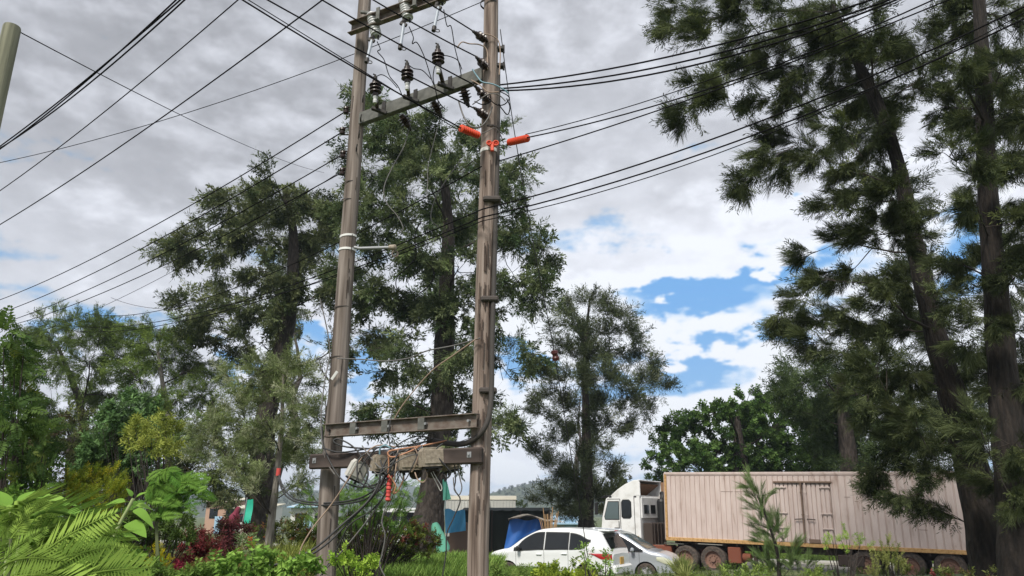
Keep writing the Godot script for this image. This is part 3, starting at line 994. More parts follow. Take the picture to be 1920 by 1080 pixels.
func make_poles() -> void:
	var dl = 10.6
	var dr = 9.4
	var lp = pole("utility_pole", "weathered grey wooden pole with white bands, carrying a street lamp arm", dl, [[606, 1170, 39], [610, 1080, 39], [619, 900, 37.5], [631, 760, 34], [642, 600, 31.5], [653, 445, 29.5], [664, 300, 27.5], [674, 150, 25], [684, 0, 23], [688, -60, 22]], M.pole_grey)
	var rp = pole("utility_pole", "brown cracked wooden pole with black conduit strapped down its side", dr, [[894, 1170, 42], [896, 1080, 41], [897, 1000, 40], [904, 760, 37], [910, 500, 34], [916, 300, 31], [919, 150, 28.5], [921, 0, 26.5], [922, -60, 26]], M.pole_brown)
	for s in [[656, 445, 0.032, M.white_strap], [654, 470, 0.034, M.white_strap], [645, 578, 0.014, M.grey_strap], [658, 378, 0.012, M.grey_strap], [661, 345, 0.012, M.grey_strap], [638, 671, 0.01, M.grey_strap]]:
		var u = unit(s[1], dl)
		strap(lp, "band", at(s[0] - 3, s[1], dl) - lp.position, (33.0 - (700 - s[1]) * 0.012) * 0.5 * u, s[2], s[3], Vector3(rng.randf_range(-0.12, 0.02), 1, 0.0))
	for s in [[917, 8, 0.03, M.dark_steel], [917, 285, 0.05, M.white_strap], [921, 243, 0.025, M.grey_strap]]:
		var u = unit(s[1], dr)
		strap(rp, "band", at(s[0], s[1], dr) - rp.position, 31.0 * 0.5 * u, s[2], s[3])
	# nail holes and slivers that stand off the wood
	var sl = MB.new()
	for k in 34:
		var y = rng.randf_range(330, 1040)
		var t = (y - 300) / 780.0
		var c = at(lerpf(916, 896, t) + rng.randf_range(-11, 9), y, dr - 0.135 - t * 0.02) - rp.position
		sl.bar(c, c + Vector3(rng.randf_range(-0.006, 0.006), rng.randf_range(0.08, 0.42), 0.004), rng.randf_range(0.006, 0.016), 0.012, Vector3.RIGHT)
	var so = part("wood_sliver", sl, mat(lin(0.075, 0.052, 0.042), 0.95), rp)
	so.set_meta("kind", "stuff")
	var lc = MB.new()
	for k in 40:
		var y = rng.randf_range(60, 1040)
		var t = y / 1080.0
		var c = at(lerpf(682, 611, t) + rng.randf_range(-9, 8), y, dl - 0.082 - t * 0.045) - lp.position
		lc.bar(c, c + Vector3(rng.randf_range(-0.006, 0.012), rng.randf_range(0.06, 0.4), 0.003), rng.randf_range(0.004, 0.01), 0.01, Vector3.RIGHT)
	part("wood_crack", lc, mat(lin(0.045, 0.034, 0.028), 0.95), lp).set_meta("kind", "stuff")
	# dark pegs and hooks on the grey pole
	for p in [[680, 192], [676, 228], [673, 258], [668, 284]]:
		var b = MB.new()
		var c = at(p[0], p[1], dl - 0.11) - lp.position
		b.bar(c, c + Vector3(0.02, 0.02, 0.09), 0.022, 0.022, Vector3.UP, 0.005)
		b.bar(c + Vector3(0.02, 0.02, 0.09), c + Vector3(0.03, 0.075, 0.1), 0.018, 0.018, Vector3.RIGHT, 0.004)
		part("peg", b, M.dark_steel, lp)
	for k in 4:
		var p: Array = [[649, 207], [642, 246], [643, 290], [642, 322]][k]
		var t = thing("spool_insulator", ["top spool insulator on the grey pole's side with the highest wire", "second spool insulator down the grey pole, holding a dark wire", "third spool insulator down the grey pole, near the treetop", "lowest small spool insulator on the grey pole's side"][k], "insulator", at(p[0], p[1], dl), "spool insulators")
		var b = MB.new()
		b.lathe(Transform3D(Basis.IDENTITY, Vector3(0, -0.05, 0)), [Vector2(0, 0), Vector2(0.045, 0), Vector2(0.05, 0.03), Vector2(0.032, 0.045), Vector2(0.032, 0.055), Vector2(0.05, 0.07), Vector2(0.045, 0.1), Vector2(0, 0.1)], 14)
		part("spool", b, M.brown_glaze, t)
		var c = MB.new()
		c.bar(Vector3(-0.01, 0.062, 0), Vector3(0.14, 0.062, 0), 0.035, 0.008)
		c.bar(Vector3(-0.01, -0.062, 0), Vector3(0.14, -0.062, 0), 0.035, 0.008)
		part("clevis", c, M.dark_steel, t)
	# conduit on the brown pole
	cable("cable_conduit", "thick dark conduit running down the brown pole and bending to the boxes", "conduit", [[934, 130, 9.4], [934, 200, 9.4], [932, 330, 9.36], [929, 420, 9.33], [927, 500, 9.3], [923, 640, 9.26], [922, 720, 9.24], [918, 775, 9.2], [905, 808, 9.2], [885, 826, 9.3], [858, 833, 9.5], [808, 826, 9.75]], 0.036, M.conduit, "", 6)
	for y in [375, 562, 733]:
		var u = unit(y, dr)
		var t = (y - 300) / 780.0
		var b = MB.new()
		b.box(Transform3D(Basis.IDENTITY, at(lerpf(919, 903, t) + 5, y, dr - 0.1) - rp.position), Vector3(33 * u, 0.075, 0.16), 0.02)
		part("clamp_band", b, M.grey_strap, rp)
	# beams
	var p0 = at(672, 226, dl - 0.03)
	var p1 = at(906, 140, dr - 0.03)
	var mb = MB.new()
	mb.bar(p0, p1, 0.1, 0.2, Vector3.UP, 0.008)
	var cross = thing("crossarm", "grey steel crossarm sloping up between both poles under three brown insulators", "crossarm", (p0 + p1) * 0.5)
	var bx = (p1 - p0).normalized()
	var bz = bx.cross(Vector3.UP).normalized()
	var loc = MB.new()
	loc.bar(p0 - cross.position, p1 - cross.position, 0.1, 0.21, Vector3.UP, 0.008)
	part("beam", loc, M.steel_grey, cross)
	for f in [0.24, 0.5, 0.77]:
		var c: Vector3 = p0.lerp(p1, f) - cross.position
		var b = MB.new()
		b.bar(c + bz * 0.06 - Vector3(0, 0.09, 0), c + bz * 0.06 + Vector3(0, 0.13, 0), 0.07, 0.02, bz, 0.004)
		b.bar(c + bz * 0.2 - bx * 0.12 + Vector3(0, -0.02, 0), c + bz * 0.05 + bx * 0.06 + Vector3(0, -0.1, 0), 0.07, 0.05, Vector3.UP, 0.006)
		part("bracket", b, M.dark_steel, cross)
	# channel at the top
	var q0 = at(659, 57, dl - 0.22)
	var q1 = at(800, -6, 9.7)
	q1.y = q0.y
	var top = thing("crossarm", "dark rusty steel channel at the very top holding grey fuse insulators", "crossarm", q0)
	var dx = (q1 - q0).normalized()
	var dz = dx.cross(Vector3.UP).normalized()
	var tb = MB.new()
	var q2 = dx * q0.distance_to(q1) * 1.5
	tb.bar(Vector3.ZERO, q2, 0.012, 0.2, Vector3.UP)
	tb.bar(dz * 0.051 + Vector3(0, 0.1, 0), q2 + dz * 0.051 + Vector3(0, 0.1, 0), 0.09, 0.012, Vector3.UP)
	tb.bar(dz * 0.051 - Vector3(0, 0.1, 0), q2 + dz * 0.051 - Vector3(0, 0.1, 0), 0.09, 0.012, Vector3.UP)
	part("channel", tb, M.steel_rust, top)
	for f in [0.42, 0.9]:
		var b = MB.new()
		var c: Vector3 = dx * q0.distance_to(q1) * f + dz * 0.11
		b.box(Transform3D(Basis(dx, Vector3.UP, dz), c + Vector3(0, 0.02, 0)), Vector3(0.07, 0.26, 0.02), 0.004)
		b.box(Transform3D(Basis(dx, Vector3.UP, dz), c - Vector3(0, 0.11, -0.03)), Vector3(0.09, 0.02, 0.08), 0.004)
		part("mounting_plate", b, M.steel_grey, top)
	# lower I-beam and plank
	var i0 = at(611, 808, dl - 0.26)
	var i1 = at(894, 789.5, dr - 0.23)
	i1.y = i0.y + 0.0
	var ib = thing("steel_beam", "rusty steel I-beam joining both poles above the meter boxes", "beam", i0)
	var ex = (i1 - i0).normalized()
	var ez = ex.cross(Vector3.UP).normalized()
	var ln = i0.distance_to(i1)
	var b1 = MB.new()
	b1.bar(Vector3.ZERO, ex * ln, 0.014, 0.15, Vector3.UP)
	b1.bar(Vector3(0, 0.082, 0), ex * ln + Vector3(0, 0.082, 0), 0.12, 0.014, Vector3.UP, 0.003)
	b1.bar(Vector3(0, -0.082, 0), ex * ln - Vector3(0, 0.082, 0), 0.12, 0.014, Vector3.UP, 0.003)
	part("flange_and_web", b1, M.steel_rust, ib)
	for f in [0.213, 0.432, 0.672]:
		var b = MB.new()
		b.box(Transform3D(Basis(ex, Vector3.UP, ez), ex * ln * f + ez * 0.035), Vector3(0.1, 0.149, 0.05), 0.004)
		part("stiffener_plate", b, M.steel_grey, ib)
	for f in [0.033, 0.237, 0.456, 0.697, 0.96]:
		var b = MB.new()
		b.lathe(Transform3D(aim(ez, 0), ex * ln * f + ez * 0.005), [Vector2(0, 0.05), Vector2(0.017, 0.05), Vector2(0.017, 0), Vector2(0.026, 0), Vector2(0.026, -0.004)], 8)
		part("bolt", b, M.galv if f > 0.1 else M.dark_steel, ib)
	var w0 = at(582, 866, dl - 0.24)
	var w1 = at(905, 850.5, dr - 0.2)
	w1.y = w0.y
	var pl = thing("timber_beam", "dark wooden plank bolted across both poles behind the meter boxes", "beam", w0)
	var pb = MB.new()
	pb.bar(Vector3.ZERO, w1 - w0, 0.09, 0.2, Vector3.UP, 0.02)
	part("plank", pb, M.timber, pl)
	for f in [0.04, 0.94]:
		var b = MB.new()
		var c: Vector3 = (w1 - w0) * f + ez * 0.047 + Vector3(0, 0.01, 0)
		b.box(Transform3D(Basis(ex, Vector3.UP, ez), c), Vector3(0.06, 0.07, 0.008), 0.002)
		b.box(Transform3D(Basis(ex, Vector3.UP, ez), c + ez * 0.012), Vector3(0.026, 0.026, 0.02), 0.004)
		part("bolt_plate", b, M.galv, pl)
	# brown post insulators above the crossarm, each on a slanting bracket arm
	for k in 3:
		var p: Array = [[704, 168, 190, 640], [764, 143, 0, 0], [822, 112, 0, 0]][k]
		var f: float = [0.2, 0.46, 0.73][k]
		var foot = p0.lerp(p1, f) + bz * 0.1 + Vector3(0, 0.02, 0)
		var c = at(p[0], p[1] + 12, lerpf(dl, dr, f) - 0.55)
		var t = shed_insulator("post_insulator", ["brown post insulator nearest the grey pole, on a bracket over the crossarm", "brown post insulator over the middle of the crossarm", "brown post insulator on the crossarm nearest the brown pole"][k], c, Vector3(-0.05, 1, 0.08), 0.28, 0.092, M.brown_glaze, "brown post insulators")
		var b = MB.new()
		b.bar(Vector3(0, 0.0, 0), foot - c, 0.05, 0.07, Vector3.UP, 0.01)
		part("bracket_arm", b, M.timber, t)
		var g = MB.new()
		g.lathe(Transform3D(Basis.IDENTITY, Vector3(0, -0.12, 0)), [Vector2(0, 0), Vector2(0.03, 0), Vector2(0.035, 0.04), Vector2(0.028, 0.06), Vector2(0.04, 0.1), Vector2(0.028, 0.13)], 12)
		part("grey_porcelain_foot", g, M.grey_glaze, t)
		var s = MB.new()
		s.tube([Vector3(0, 0.3, 0.01), Vector3(-0.02, 0.35, 0.02), Vector3(-0.05, 0.36, 0.03)], 0.012, 6)
		part("wire_clamp", s, M.dark_steel, t)
	# strain insulators below it
	for k in 3:
		var p: Array = [[752, 215, 768, 240], [812, 190, 826, 216], [868, 165, 877, 196]][k]
		var f: float = [0.33, 0.59, 0.86][k]
		var dd = lerpf(dl, dr, f)
		var a = at(p[0], p[1], dd - 0.02)
		var c = at(p[2], p[3], dd + 0.12)
		shed_insulator("strain_insulator", ["dark strain insulator hanging under the crossarm nearest the grey pole", "dark purplish strain insulator hanging under the middle of the crossarm", "black strain insulator hanging by the brown pole, under the crossarm"][k], a, c - a, a.distance_to(c) * 0.95, 0.09, M.brown_glaze, "strain insulators")
	# dead-end insulators fixed to the brown pole
	for k in 4:
		var p: Array = [[886, 58, 912, 76], [892, 106, 913, 128], [888, 158, 916, 190], [889, 202, 914, 220]][k]
		var a = at(p[0], p[1], dr - 0.34)
		var c = at(p[2], p[3], dr - 0.1)
		shed_insulator("dead_end_insulator", ["topmost dead-end insulator on the brown pole, with a pale clamp", "second dead-end insulator from the top of the brown pole", "brown dead-end insulator amid tangled wires below the crossarm's end", "lowest dark dead-end insulator on the brown pole, above the red reel"][k], c, a - c, a.distance_to(c) * 0.85, 0.064, M.brown_glaze, "dead-end insulators")
	for k in 2:
		var p: Array = [[938, 92], [938, 124]][k]
		var b = MB.new()
		var c = at(p[0], p[1], dr)
		b.box(Transform3D(Basis.IDENTITY, c), Vector3(0.09, 0.06, 0.1), 0.01)
		b.box(Transform3D(Basis.IDENTITY, c + Vector3(0.05, 0.0, 0)), Vector3(0.03, 0.14, 0.03), 0.006)
		part("cleat", b, M.dark_steel, rp).position = -rp.position
	# fuse cutouts hanging from the top channel
	for k in 3:
		var p: Array = [[697, 28, 706, 68, 697, 76, 687, 117], [757, 0, 765, 36, 757, 46, 750, 92], [826, -28, 826, 4, 822, 14, 813, 58]][k]
		var dd: float = [10.2, 9.9, 9.6][k]
		var a = at(p[0], p[1], dd)
		var c = at(p[2], p[3], dd - 0.05)
		var t = thing("fuse_cutout", ["ribbed grey fuse cutout beside the grey pole's top, its tube dangling", "ribbed grey fuse cutout in the middle, dangling fuse tube below", "fuse cutout cut off by the picture's top, tube dangling by the brown pole"][k], "fuse cutout", a, "fuse cutouts")
		var len = a.distance_to(c)
		var prof = [Vector2(0, -0.02), Vector2(0.05, -0.02)]
		for i in 9:
			var y = len * i / 9.0
			prof.append_array([Vector2(0.06, y), Vector2(0.088, y + len * 0.015), Vector2(0.088, y + len * 0.05), Vector2(0.06, y + len * 0.075)])
		prof.append_array([Vector2(0.047, len), Vector2(0, len)])
		var b = MB.new()
		b.lathe(Transform3D(aim(c - a, 0), Vector3.ZERO), prof, 16)
		part("ribbed_insulator", b, M.grey_glaze, t)
		var h = at(p[4], p[5], dd - 0.1) - a
		var e = at(p[6], p[7], dd - 0.2) - a
		var hb = MB.new()
		hb.bar(c - a - Vector3(0.04, 0.01, 0), h + Vector3(-0.03, 0.02, 0), 0.06, 0.06, Vector3.UP, 0.01)
		hb.bar(h + Vector3(-0.06, 0.03, 0), h + Vector3(0.05, -0.02, 0), 0.04, 0.06, Vector3.UP, 0.01)
		hb.bar(c - a + Vector3(0.03, 0.03, 0), c - a + Vector3(0.03, -0.06, 0), 0.03, 0.03, Vector3.RIGHT, 0.006)
		part("hinge_bracket", hb, M.dark_steel, t)
		var fb = MB.new()
		fb.tube([h, h.lerp(e, 0.85)], 0.024, 10)
		part("fuse_tube", fb, M.tube_grey, t)
		var cb = MB.new()
		cb.tube([h.lerp(e, 0.83), e], 0.034, 10)
		ring(cb, e + Vector3(0.06, -0.01, 0.02), Vector3(0.2, 0.3, 1), 0.032, 0.007)
		part("pull_ring", cb, M.dark_steel, t)
		var ub = MB.new()
		ub.bar(Vector3(0, 0.03, 0), Vector3(-0.18, 0.04, 0.02), 0.05, 0.05, Vector3.UP, 0.008)
		part("top_contact", ub, M.steel_grey, t)
	# orange-red spiral dead ends and the red reel
	for k in 2:
		var p: Array = [[864, 240, 898, 254], [955, 267, 990, 259]][k]
		var dd: Array = [[dr - 0.5, dr - 0.22], [dr - 0.15, dr - 0.6]][k]
		var a = at(p[0], p[1], dd[0])
		var c = at(p[2], p[3], dd[1])
		var b = MB.new()
		var len = a.distance_to(c)
		var prof = [Vector2(0, 0)]
		for i in 9:
			var y = len * i / 9.0
			prof.append_array([Vector2(0.022, y), Vector2(0.052, y + len * 0.03), Vector2(0.052, y + len * 0.055), Vector2(0.022, y + len * 0.085)])
		prof.append(Vector2(0, len))
		b.lathe(Transform3D(aim(c - a, 0), Vector3.ZERO), prof, 14)
		var o = solo("wire_grip", b, M.red_plastic, ["orange-red ribbed wire grip in front of the brown pole", "orange-red ribbed wire grip on the far side of the brown pole, under open sky"][k], "wire grip", "orange-red wire grips")
		o.position = a
	var rl = thing("red_reel", "small red plastic hook fitting strapped to the brown pole", "fitting", at(923, 272, dr - 0.17))
	var rb = MB.new()
	rb.bar(Vector3(-0.075, 0.03, 0), Vector3(0.075, 0.03, 0), 0.03, 0.035, Vector3.UP, 0.008)
	rb.bar(Vector3(-0.06, 0.0, 0), Vector3(-0.02, -0.02, 0.01), 0.03, 0.03, Vector3.UP, 0.008)
	rb.bar(Vector3(0.06, 0.0, 0), Vector3(0.02, -0.02, 0.01), 0.03, 0.03, Vector3.UP, 0.008)
	rb.bar(Vector3(0.0, 0.02, 0), Vector3(0.0, -0.1, 0.01), 0.045, 0.04, Vector3.BACK, 0.008)
	part("hook_plate", rb, M.red_plastic, rl)
	var re = MB.new()
	ring(re, Vector3(0.05, 0.02, 0.02), Vector3(0, 0, 1), 0.035, 0.011)
	ring(re, Vector3(-0.045, 0.025, 0.02), Vector3(0, 0, 1), 0.03, 0.011)
	part("loop", re, M.red_plastic, rl)
	# lamp arm on the grey pole
	var la = thing("lamp_arm", "pale steel lamp bracket arm sticking out from the grey pole, without a lamp", "bracket", at(668, 466, dl - 0.14))
	var a1 = at(735, 464, dl - 0.3) - la.position
	var ab = MB.new()
	ab.tube([Vector3(-0.03, 0.02, 0), a1 * 0.1, a1], 0.024, 10)
	part("arm", ab, M.galv, la)
	var ah = MB.new()
	ah.lathe(Transform3D(aim(a1, 0), a1), [Vector2(0, -0.04), Vector2(0.04, -0.04), Vector2(0.045, 0.05), Vector2(0.02, 0.07), Vector2(0, 0.07)], 12)
	part("end_fitting", ah, M.box_plastic, la)
	var hk = MB.new()
	ring(hk, a1 + Vector3(0.05, -0.1, 0), Vector3(0.5, 0, 1), 0.045, 0.012)
	part("hook", hk, M.steel_rust, la)
	# pale tab
	var tb2 = MB.new()
	tb2.box(Transform3D(Basis(Vector3(0, 0, 1), -0.55), at(627, 704, dl - 0.19)), Vector3(0.04, 0.14, 0.012), 0.003)
	solo("paper_tag", tb2, M.cap_white, "pale strip of tape stuck aslant on the grey pole", "tag")
	# the cut-off post
	var post = thing("wooden_post", "greenish wooden post with a bare cut top at the picture's edge", "post", at(-30, 300, 8.0) * Vector3(1, 0, 1))
	var ob = MB.new()
	var tp = at(23, 50, 8.0)
	ob.tube([Vector3(-0.1, 0, 0), Vector3(0.0, 2.5, 0) , tp - post.position - Vector3(0, 0.03, 0), tp - post.position], [0.14, 0.125, 0.1, 0.093], 18)
	part("shaft", ob, M.old_post, post)


func make_wires() -> void:
	wire("long wire from top edge sloping down, the lower of the pair at upper left", [602, 2, 7.6], [-5, 424, 14], 0.010, 0.12, 0.6, 0.4)
	wire("long wire from top edge sloping down, next below the black bundle", [446, 0, 7.4], [-5, 361, 12.5], 0.0085, 0.1, 0.6, 0.4)
	for k in 3:
		wire(["upper strand of the thick black bundle crossing the top corner", "middle strand of the thick black bundle crossing the top corner", "lower strand of the thick black bundle crossing the top corner"][k], [[338, 0, 7.0], [330, 0, 7.1], [346, 0, 6.9]][k], [[-5, 278, 10.5], [-5, 283, 10.6], [-5, 281, 10.4]][k], 0.0105, [0.06, 0.1, 0.13][k], 0.6, 0.4)
	wire("thin wire climbing from the side edge past both poles' tops", [-5, 306, 17], [905, 3, 12.5], 0.008, 0.35, 0.3, 0.4)
	wire("hair-thin wire from the cut post down to the treetop", [22, 52, 8.0], [600, 322, 32], 0.0075, 0.25, 0.05, 0.0)
	var ends = [[[648, 209, 10.6], [-5, 564, 22], 0.0105], [[641, 248, 10.6], [-5, 589, 22], 0.0105], [[642, 290, 10.6], [-5, 609, 22.5], 0.0095], [[640, 324, 10.6], [20, 610, 22.5], 0.0095]]
	for k in 4:
		wire(["wire from the grey pole's topmost spool running away over the trees", "wire from the grey pole's second spool running away over the trees", "wire from the grey pole's third spool running away over the trees", "wire from the grey pole's lowest spool running away over the trees"][k], ends[k][0], ends[k][1], ends[k][2], 0.28, 0.5)
	wire("thin faint wire low over the acacia trees", [420, 455, 20], [120, 605, 30], 0.0075, 0.15, 0.4, 0.4)
	# lines that pass the grey pole and reach the brown one
	for k in 3:
		wire(["upper line of the low set crossing both poles to the casuarinas", "middle line of the low set crossing both poles to the casuarinas", "lower line of the low set crossing both poles, thinner"][k], [[230, 612, 20], [200, 622, 20.5], [330, 580, 19]][k], [[905, 392, 9.1], [905, 407, 9.1], [905, 414, 9.1]][k], [0.0085, 0.0085, 0.0065][k], [0.3, 0.34, 0.3][k], 0.0, 0.6)
		wire(["upper line running on from the brown pole's middle to the upper corner", "middle line running on from the brown pole's middle to the upper corner", "lower thin line running on from the brown pole's middle to the corner"][k], [[905, 392, 9.1], [905, 407, 9.1], [905, 414, 9.1]][k], [[1905, 20, 6.6], [1925, 33, 6.6], [1925, 22, 6.9]][k], [0.0095, 0.0095, 0.006][k], [0.2, 0.22, 0.3][k], 0.4)
	wire("short line from the treetop up to the brown pole's red reel", [250, 590, 21], [903, 312, 9.2], 0.0085, 0.4, 0.0, 0.4)
	wire("line from the red reel running on to the upper corner", [935, 302, 9.3], [1790, -5, 7.4], 0.0085, 0.1, 0.3)
	for k in 3:
		wire(["upper strand of the thick trio leaving the brown pole's top", "middle strand of the thick trio leaving the brown pole's top", "lowest strand of the thick trio leaving the brown pole's top"][k], [[938, 159, 9.35], [940, 166, 9.3], [938, 170, 9.3]][k], [[1645, -4, 7.3], [1672, -2, 7.4], [1655, 10, 7.2]][k], 0.0115, [0.16, 0.22, 0.26][k], 0.3)
	wire("upper line from the orange grip to the sky's upper edge", [988, 258, 8.8], [1760, -5, 7.0], 0.0085, 0.18, 0.3)
	wire("thin line beside the orange grip's wire towards the casuarina", [985, 252, 8.9], [1700, -5, 7.2], 0.006, 0.16, 0.3)
	# five lines overhead that come in to the brown pole
	wire("topmost overhead line ending at the brown pole's first insulator", [885, 57, 9.1], [791, -2, 8.6], 0.010, 0.0, 3.0)
	wire("second overhead line ending at the brown pole's second insulator", [893, 106, 9.1], [700, 0, 8.2], 0.010, 0.02, 2.0)
	wire("third overhead line ending at the brown pole beside the crossarm", [889, 159, 9.1], [604, 0, 7.9], 0.010, 0.02, 1.5)
	wire("fourth overhead line ending at the brown pole's lowest insulator", [889, 203, 9.1], [502, 0, 7.7], 0.010, 0.03, 1.2)
	wire("fifth overhead line ending at the orange grip before the pole", [864, 240, 8.9], [455, 0, 7.4], 0.010, 0.03, 1.2)
	wire("thin overhead line passing close beside the fifth line", [840, 232, 8.9], [466, 0, 7.4], 0.006, 0.0, 1.2, 0.05)
	# stay wire with its egg insulator
	cable("guy_wire", "slack stay wire from the brown pole's top down past the cars", "wire", [[938, 55, 9.4], [958, 205, 9.8], [985, 372, 10.2], [1008, 500, 10.6], [1038, 655, 11.2], [1062, 800, 11.8], [1092, 980, 12.4], [1108, 1085, 12.8], [1112, 1150, 13]], 0.0075, M.cable)
	var e = MB.new()
	e.lathe(Transform3D(aim(at(1044, 690, 11.3) - at(1037, 650, 11.2), 0), at(1039, 656, 11.2)), [Vector2(0, 0), Vector2(0.05, 0.01), Vector2(0.058, 0.05), Vector2(0.04, 0.075), Vector2(0.04, 0.095), Vector2(0.058, 0.12), Vector2(0.05, 0.165), Vector2(0, 0.175)], 14)
	solo("stay_insulator", e, mat(lin(0.1, 0.02, 0.018), 0.35), "dark red stay insulator halfway down the slack stay wire", "insulator")
	# jumpers
	var g = "jumper wires"
	cable("jumper_wire", "jumper from the fuse by the grey pole to its post insulator", "wire", [[707, 78, 10.2], [713, 92, 10.2], [708, 97, 10.2], [720, 112, 10.2], [730, 142, 10.1], [748, 165, 10.1], [760, 200, 10.3], [768, 238, 10.4]], 0.008, M.wire, g)
	cable("jumper_wire", "jumper from the middle fuse curling down behind the crossarm", "wire", [[767, 50, 9.9], [775, 70, 9.9], [773, 82, 9.9], [782, 80, 9.9], [795, 105, 9.9], [808, 145, 9.9], [818, 175, 9.95], [826, 215, 10.05]], 0.008, M.wire, g)
	cable("jumper_wire", "jumper from the cut-off fuse straight down to the black insulator", "wire", [[832, 18, 9.6], [838, 48, 9.6], [846, 50, 9.6], [853, 90, 9.55], [863, 130, 9.5], [868, 170, 9.55], [876, 196, 9.55]], 0.008, M.wire, g)
	cable("jumper_wire", "short jumper looping off the post insulator by the grey pole", "wire", [[702, 146, 9.9], [715, 140, 9.9], [730, 148, 10.0], [745, 165, 10.1]], 0.007, M.wire, g)
	cable("jumper_wire", "short jumper looping off the middle post insulator", "wire", [[762, 118, 9.6], [775, 128, 9.6], [792, 132, 9.7], [808, 148, 9.8]], 0.007, M.wire, g)
	cable("jumper_wire", "short jumper looping off the post insulator by the brown pole", "wire", [[822, 104, 9.3], [840, 105, 9.3], [858, 113, 9.4], [866, 130, 9.5]], 0.007, M.wire, g)
	cable("jumper_wire", "tan looped jumper from the second line to the brown pole", "wire", [[857, 90, 8.95], [866, 79, 8.95], [880, 82, 9.1], [900, 84, 9.2], [913, 95, 9.24], [914, 130, 9.24]], 0.009, M.cable_tan, g)
	cable("jumper_wire", "tan lead bending from the topmost insulator down the brown pole", "wire", [[906, 64, 9.2], [920, 66, 9.24], [934, 76, 9.28], [938, 100, 9.3], [936, 140, 9.3]], 0.008, M.cable_tan, g)
	cable("jumper_wire", "dark lead dropping from the line beside the crossarm's middle", "wire", [[815, 124, 9.2], [812, 145, 9.3], [816, 165, 9.4], [822, 190, 9.6], [835, 205, 9.8]], 0.007, M.wire, g)
	cable("jumper_wire", "pale blue cable looping off the crossarm's end onto the pole", "wire", [[886, 130, 9.25], [896, 145, 9.2], [905, 154, 9.18], [925, 158, 9.16], [945, 168, 9.18], [953, 175, 9.2]], 0.011, M.cable_blue, g)
	for k in 5:
		var rows: Array = [[[938, 172, 9.2], [950, 178, 9.1], [955, 185, 9.1], [945, 196, 9.15], [930, 196, 9.2], [915, 183, 9.15]], [[886, 196, 9.2], [900, 186, 9.1], [918, 176, 9.1], [935, 178, 9.12], [948, 190, 9.15]], [[884, 150, 9.2], [898, 158, 9.1], [915, 172, 9.1], [935, 172, 9.15]], [[890, 190, 9.2], [905, 196, 9.12], [920, 190, 9.12], [918, 175, 9.14]], [[935, 195, 9.25], [942, 205, 9.2], [952, 215, 9.2], [956, 200, 9.2], [950, 185, 9.2]]][k]
		cable("tangled_wire", ["black loop standing off the brown pole beside the thick trio", "grey strand wound across the brown pole under the crossarm's end", "tan strand slanting across the brown pole from the crossarm", "black strand curling on the brown pole's front", "black hanging loop off the brown pole's far side"][k], "wire", rows, 0.008, [M.wire, M.cable_grey, M.cable_tan, M.wire, M.wire][k], "tangled wires on the pole")
	cable("tangled_wire", "grey cable sagging from the tree side onto the brown pole", "wire", [[860, 190, 9.6], [868, 215, 9.5], [880, 235, 9.3], [900, 238, 9.2], [915, 222, 9.18], [923, 200, 9.18]], 0.012, M.cable_grey, "tangled wires on the pole")
	cable("tangled_wire", "thin grey cable looping over the brown pole by the red reel", "wire", [[898, 253, 9.2], [912, 247, 9.14], [928, 240, 9.14], [938, 252, 9.2], [944, 268, 9.3]], 0.007, M.cable_grey, "tangled wires on the pole")
	# long S-shaped leads in front of the tree
	var s = "loose leads before the tree"
	cable("loose_lead", "long grey lead hanging in an S beside the grey pole", "cable", [[766, 245, 10.4], [757, 275, 10.4], [735, 315, 10.4], [720, 352, 10.4], [725, 380, 10.4], [745, 405, 10.4], [756, 428, 10.4], [748, 438, 10.4]], 0.008, M.cable_grey, s)
	cable("loose_lead", "straight grey lead hanging before the tree's middle", "cable", [[826, 218, 10.1], [815, 260, 10.1], [803, 310, 10.1], [802, 340, 10.1], [800, 372, 10.1]], 0.006, M.cable_grey, s)
	cable("loose_lead", "dark lead bowing out between the poles", "cable", [[864, 300, 10], [835, 340, 10], [815, 375, 10], [808, 410, 10], [822, 425, 10]], 0.007, M.cable, s)
	cable("loose_lead", "black lead curling below the lamp arm", "cable", [[790, 415, 10.2], [778, 440, 10.2], [780, 480, 10.2], [765, 500, 10.2], [745, 520, 10.2], [743, 538, 10.2], [752, 548, 10.2]], 0.008, M.wire, s)
	cable("loose_lead", "black short curled lead before the dense tree", "cable", [[800, 492, 10], [812, 505, 10], [813, 522, 10], [800, 540, 10], [786, 550, 10]], 0.008, M.wire, s)
	cable("span_cable", "tan cable slung between the two poles at mid height", "cable", [[632, 672, 10.4], [680, 674, 10.3], [720, 677, 10.2], [765, 672, 9.9], [800, 658, 9.7], [850, 648, 9.5], [900, 634, 9.2]], 0.009, M.cable_grey)
	cable("span_cable", "second tan cable curving from the brown pole to the I-beam", "cable", [[895, 634, 9.2], [850, 666, 9.4], [810, 695, 9.6], [770, 740, 9.8], [745, 775, 9.9], [735, 800, 9.95]], 0.008, M.cable_tan)
	cable("span_cable", "thin dark cable hanging off the brown pole's far side", "cable", [[930, 668, 9.3], [940, 685, 9.3], [955, 705, 9.3], [968, 715, 9.3]], 0.006, M.cable)
	cable("pole_cable", "grey cable hanging loosely down the grey pole's side", "cable", [[600, 560, 10.5], [618, 650, 10.5], [608, 720, 10.4], [602, 780, 10.3], [604, 830, 10.2], [612, 865, 10.2], [628, 890, 10.1]], 0.009, M.cable_grey)


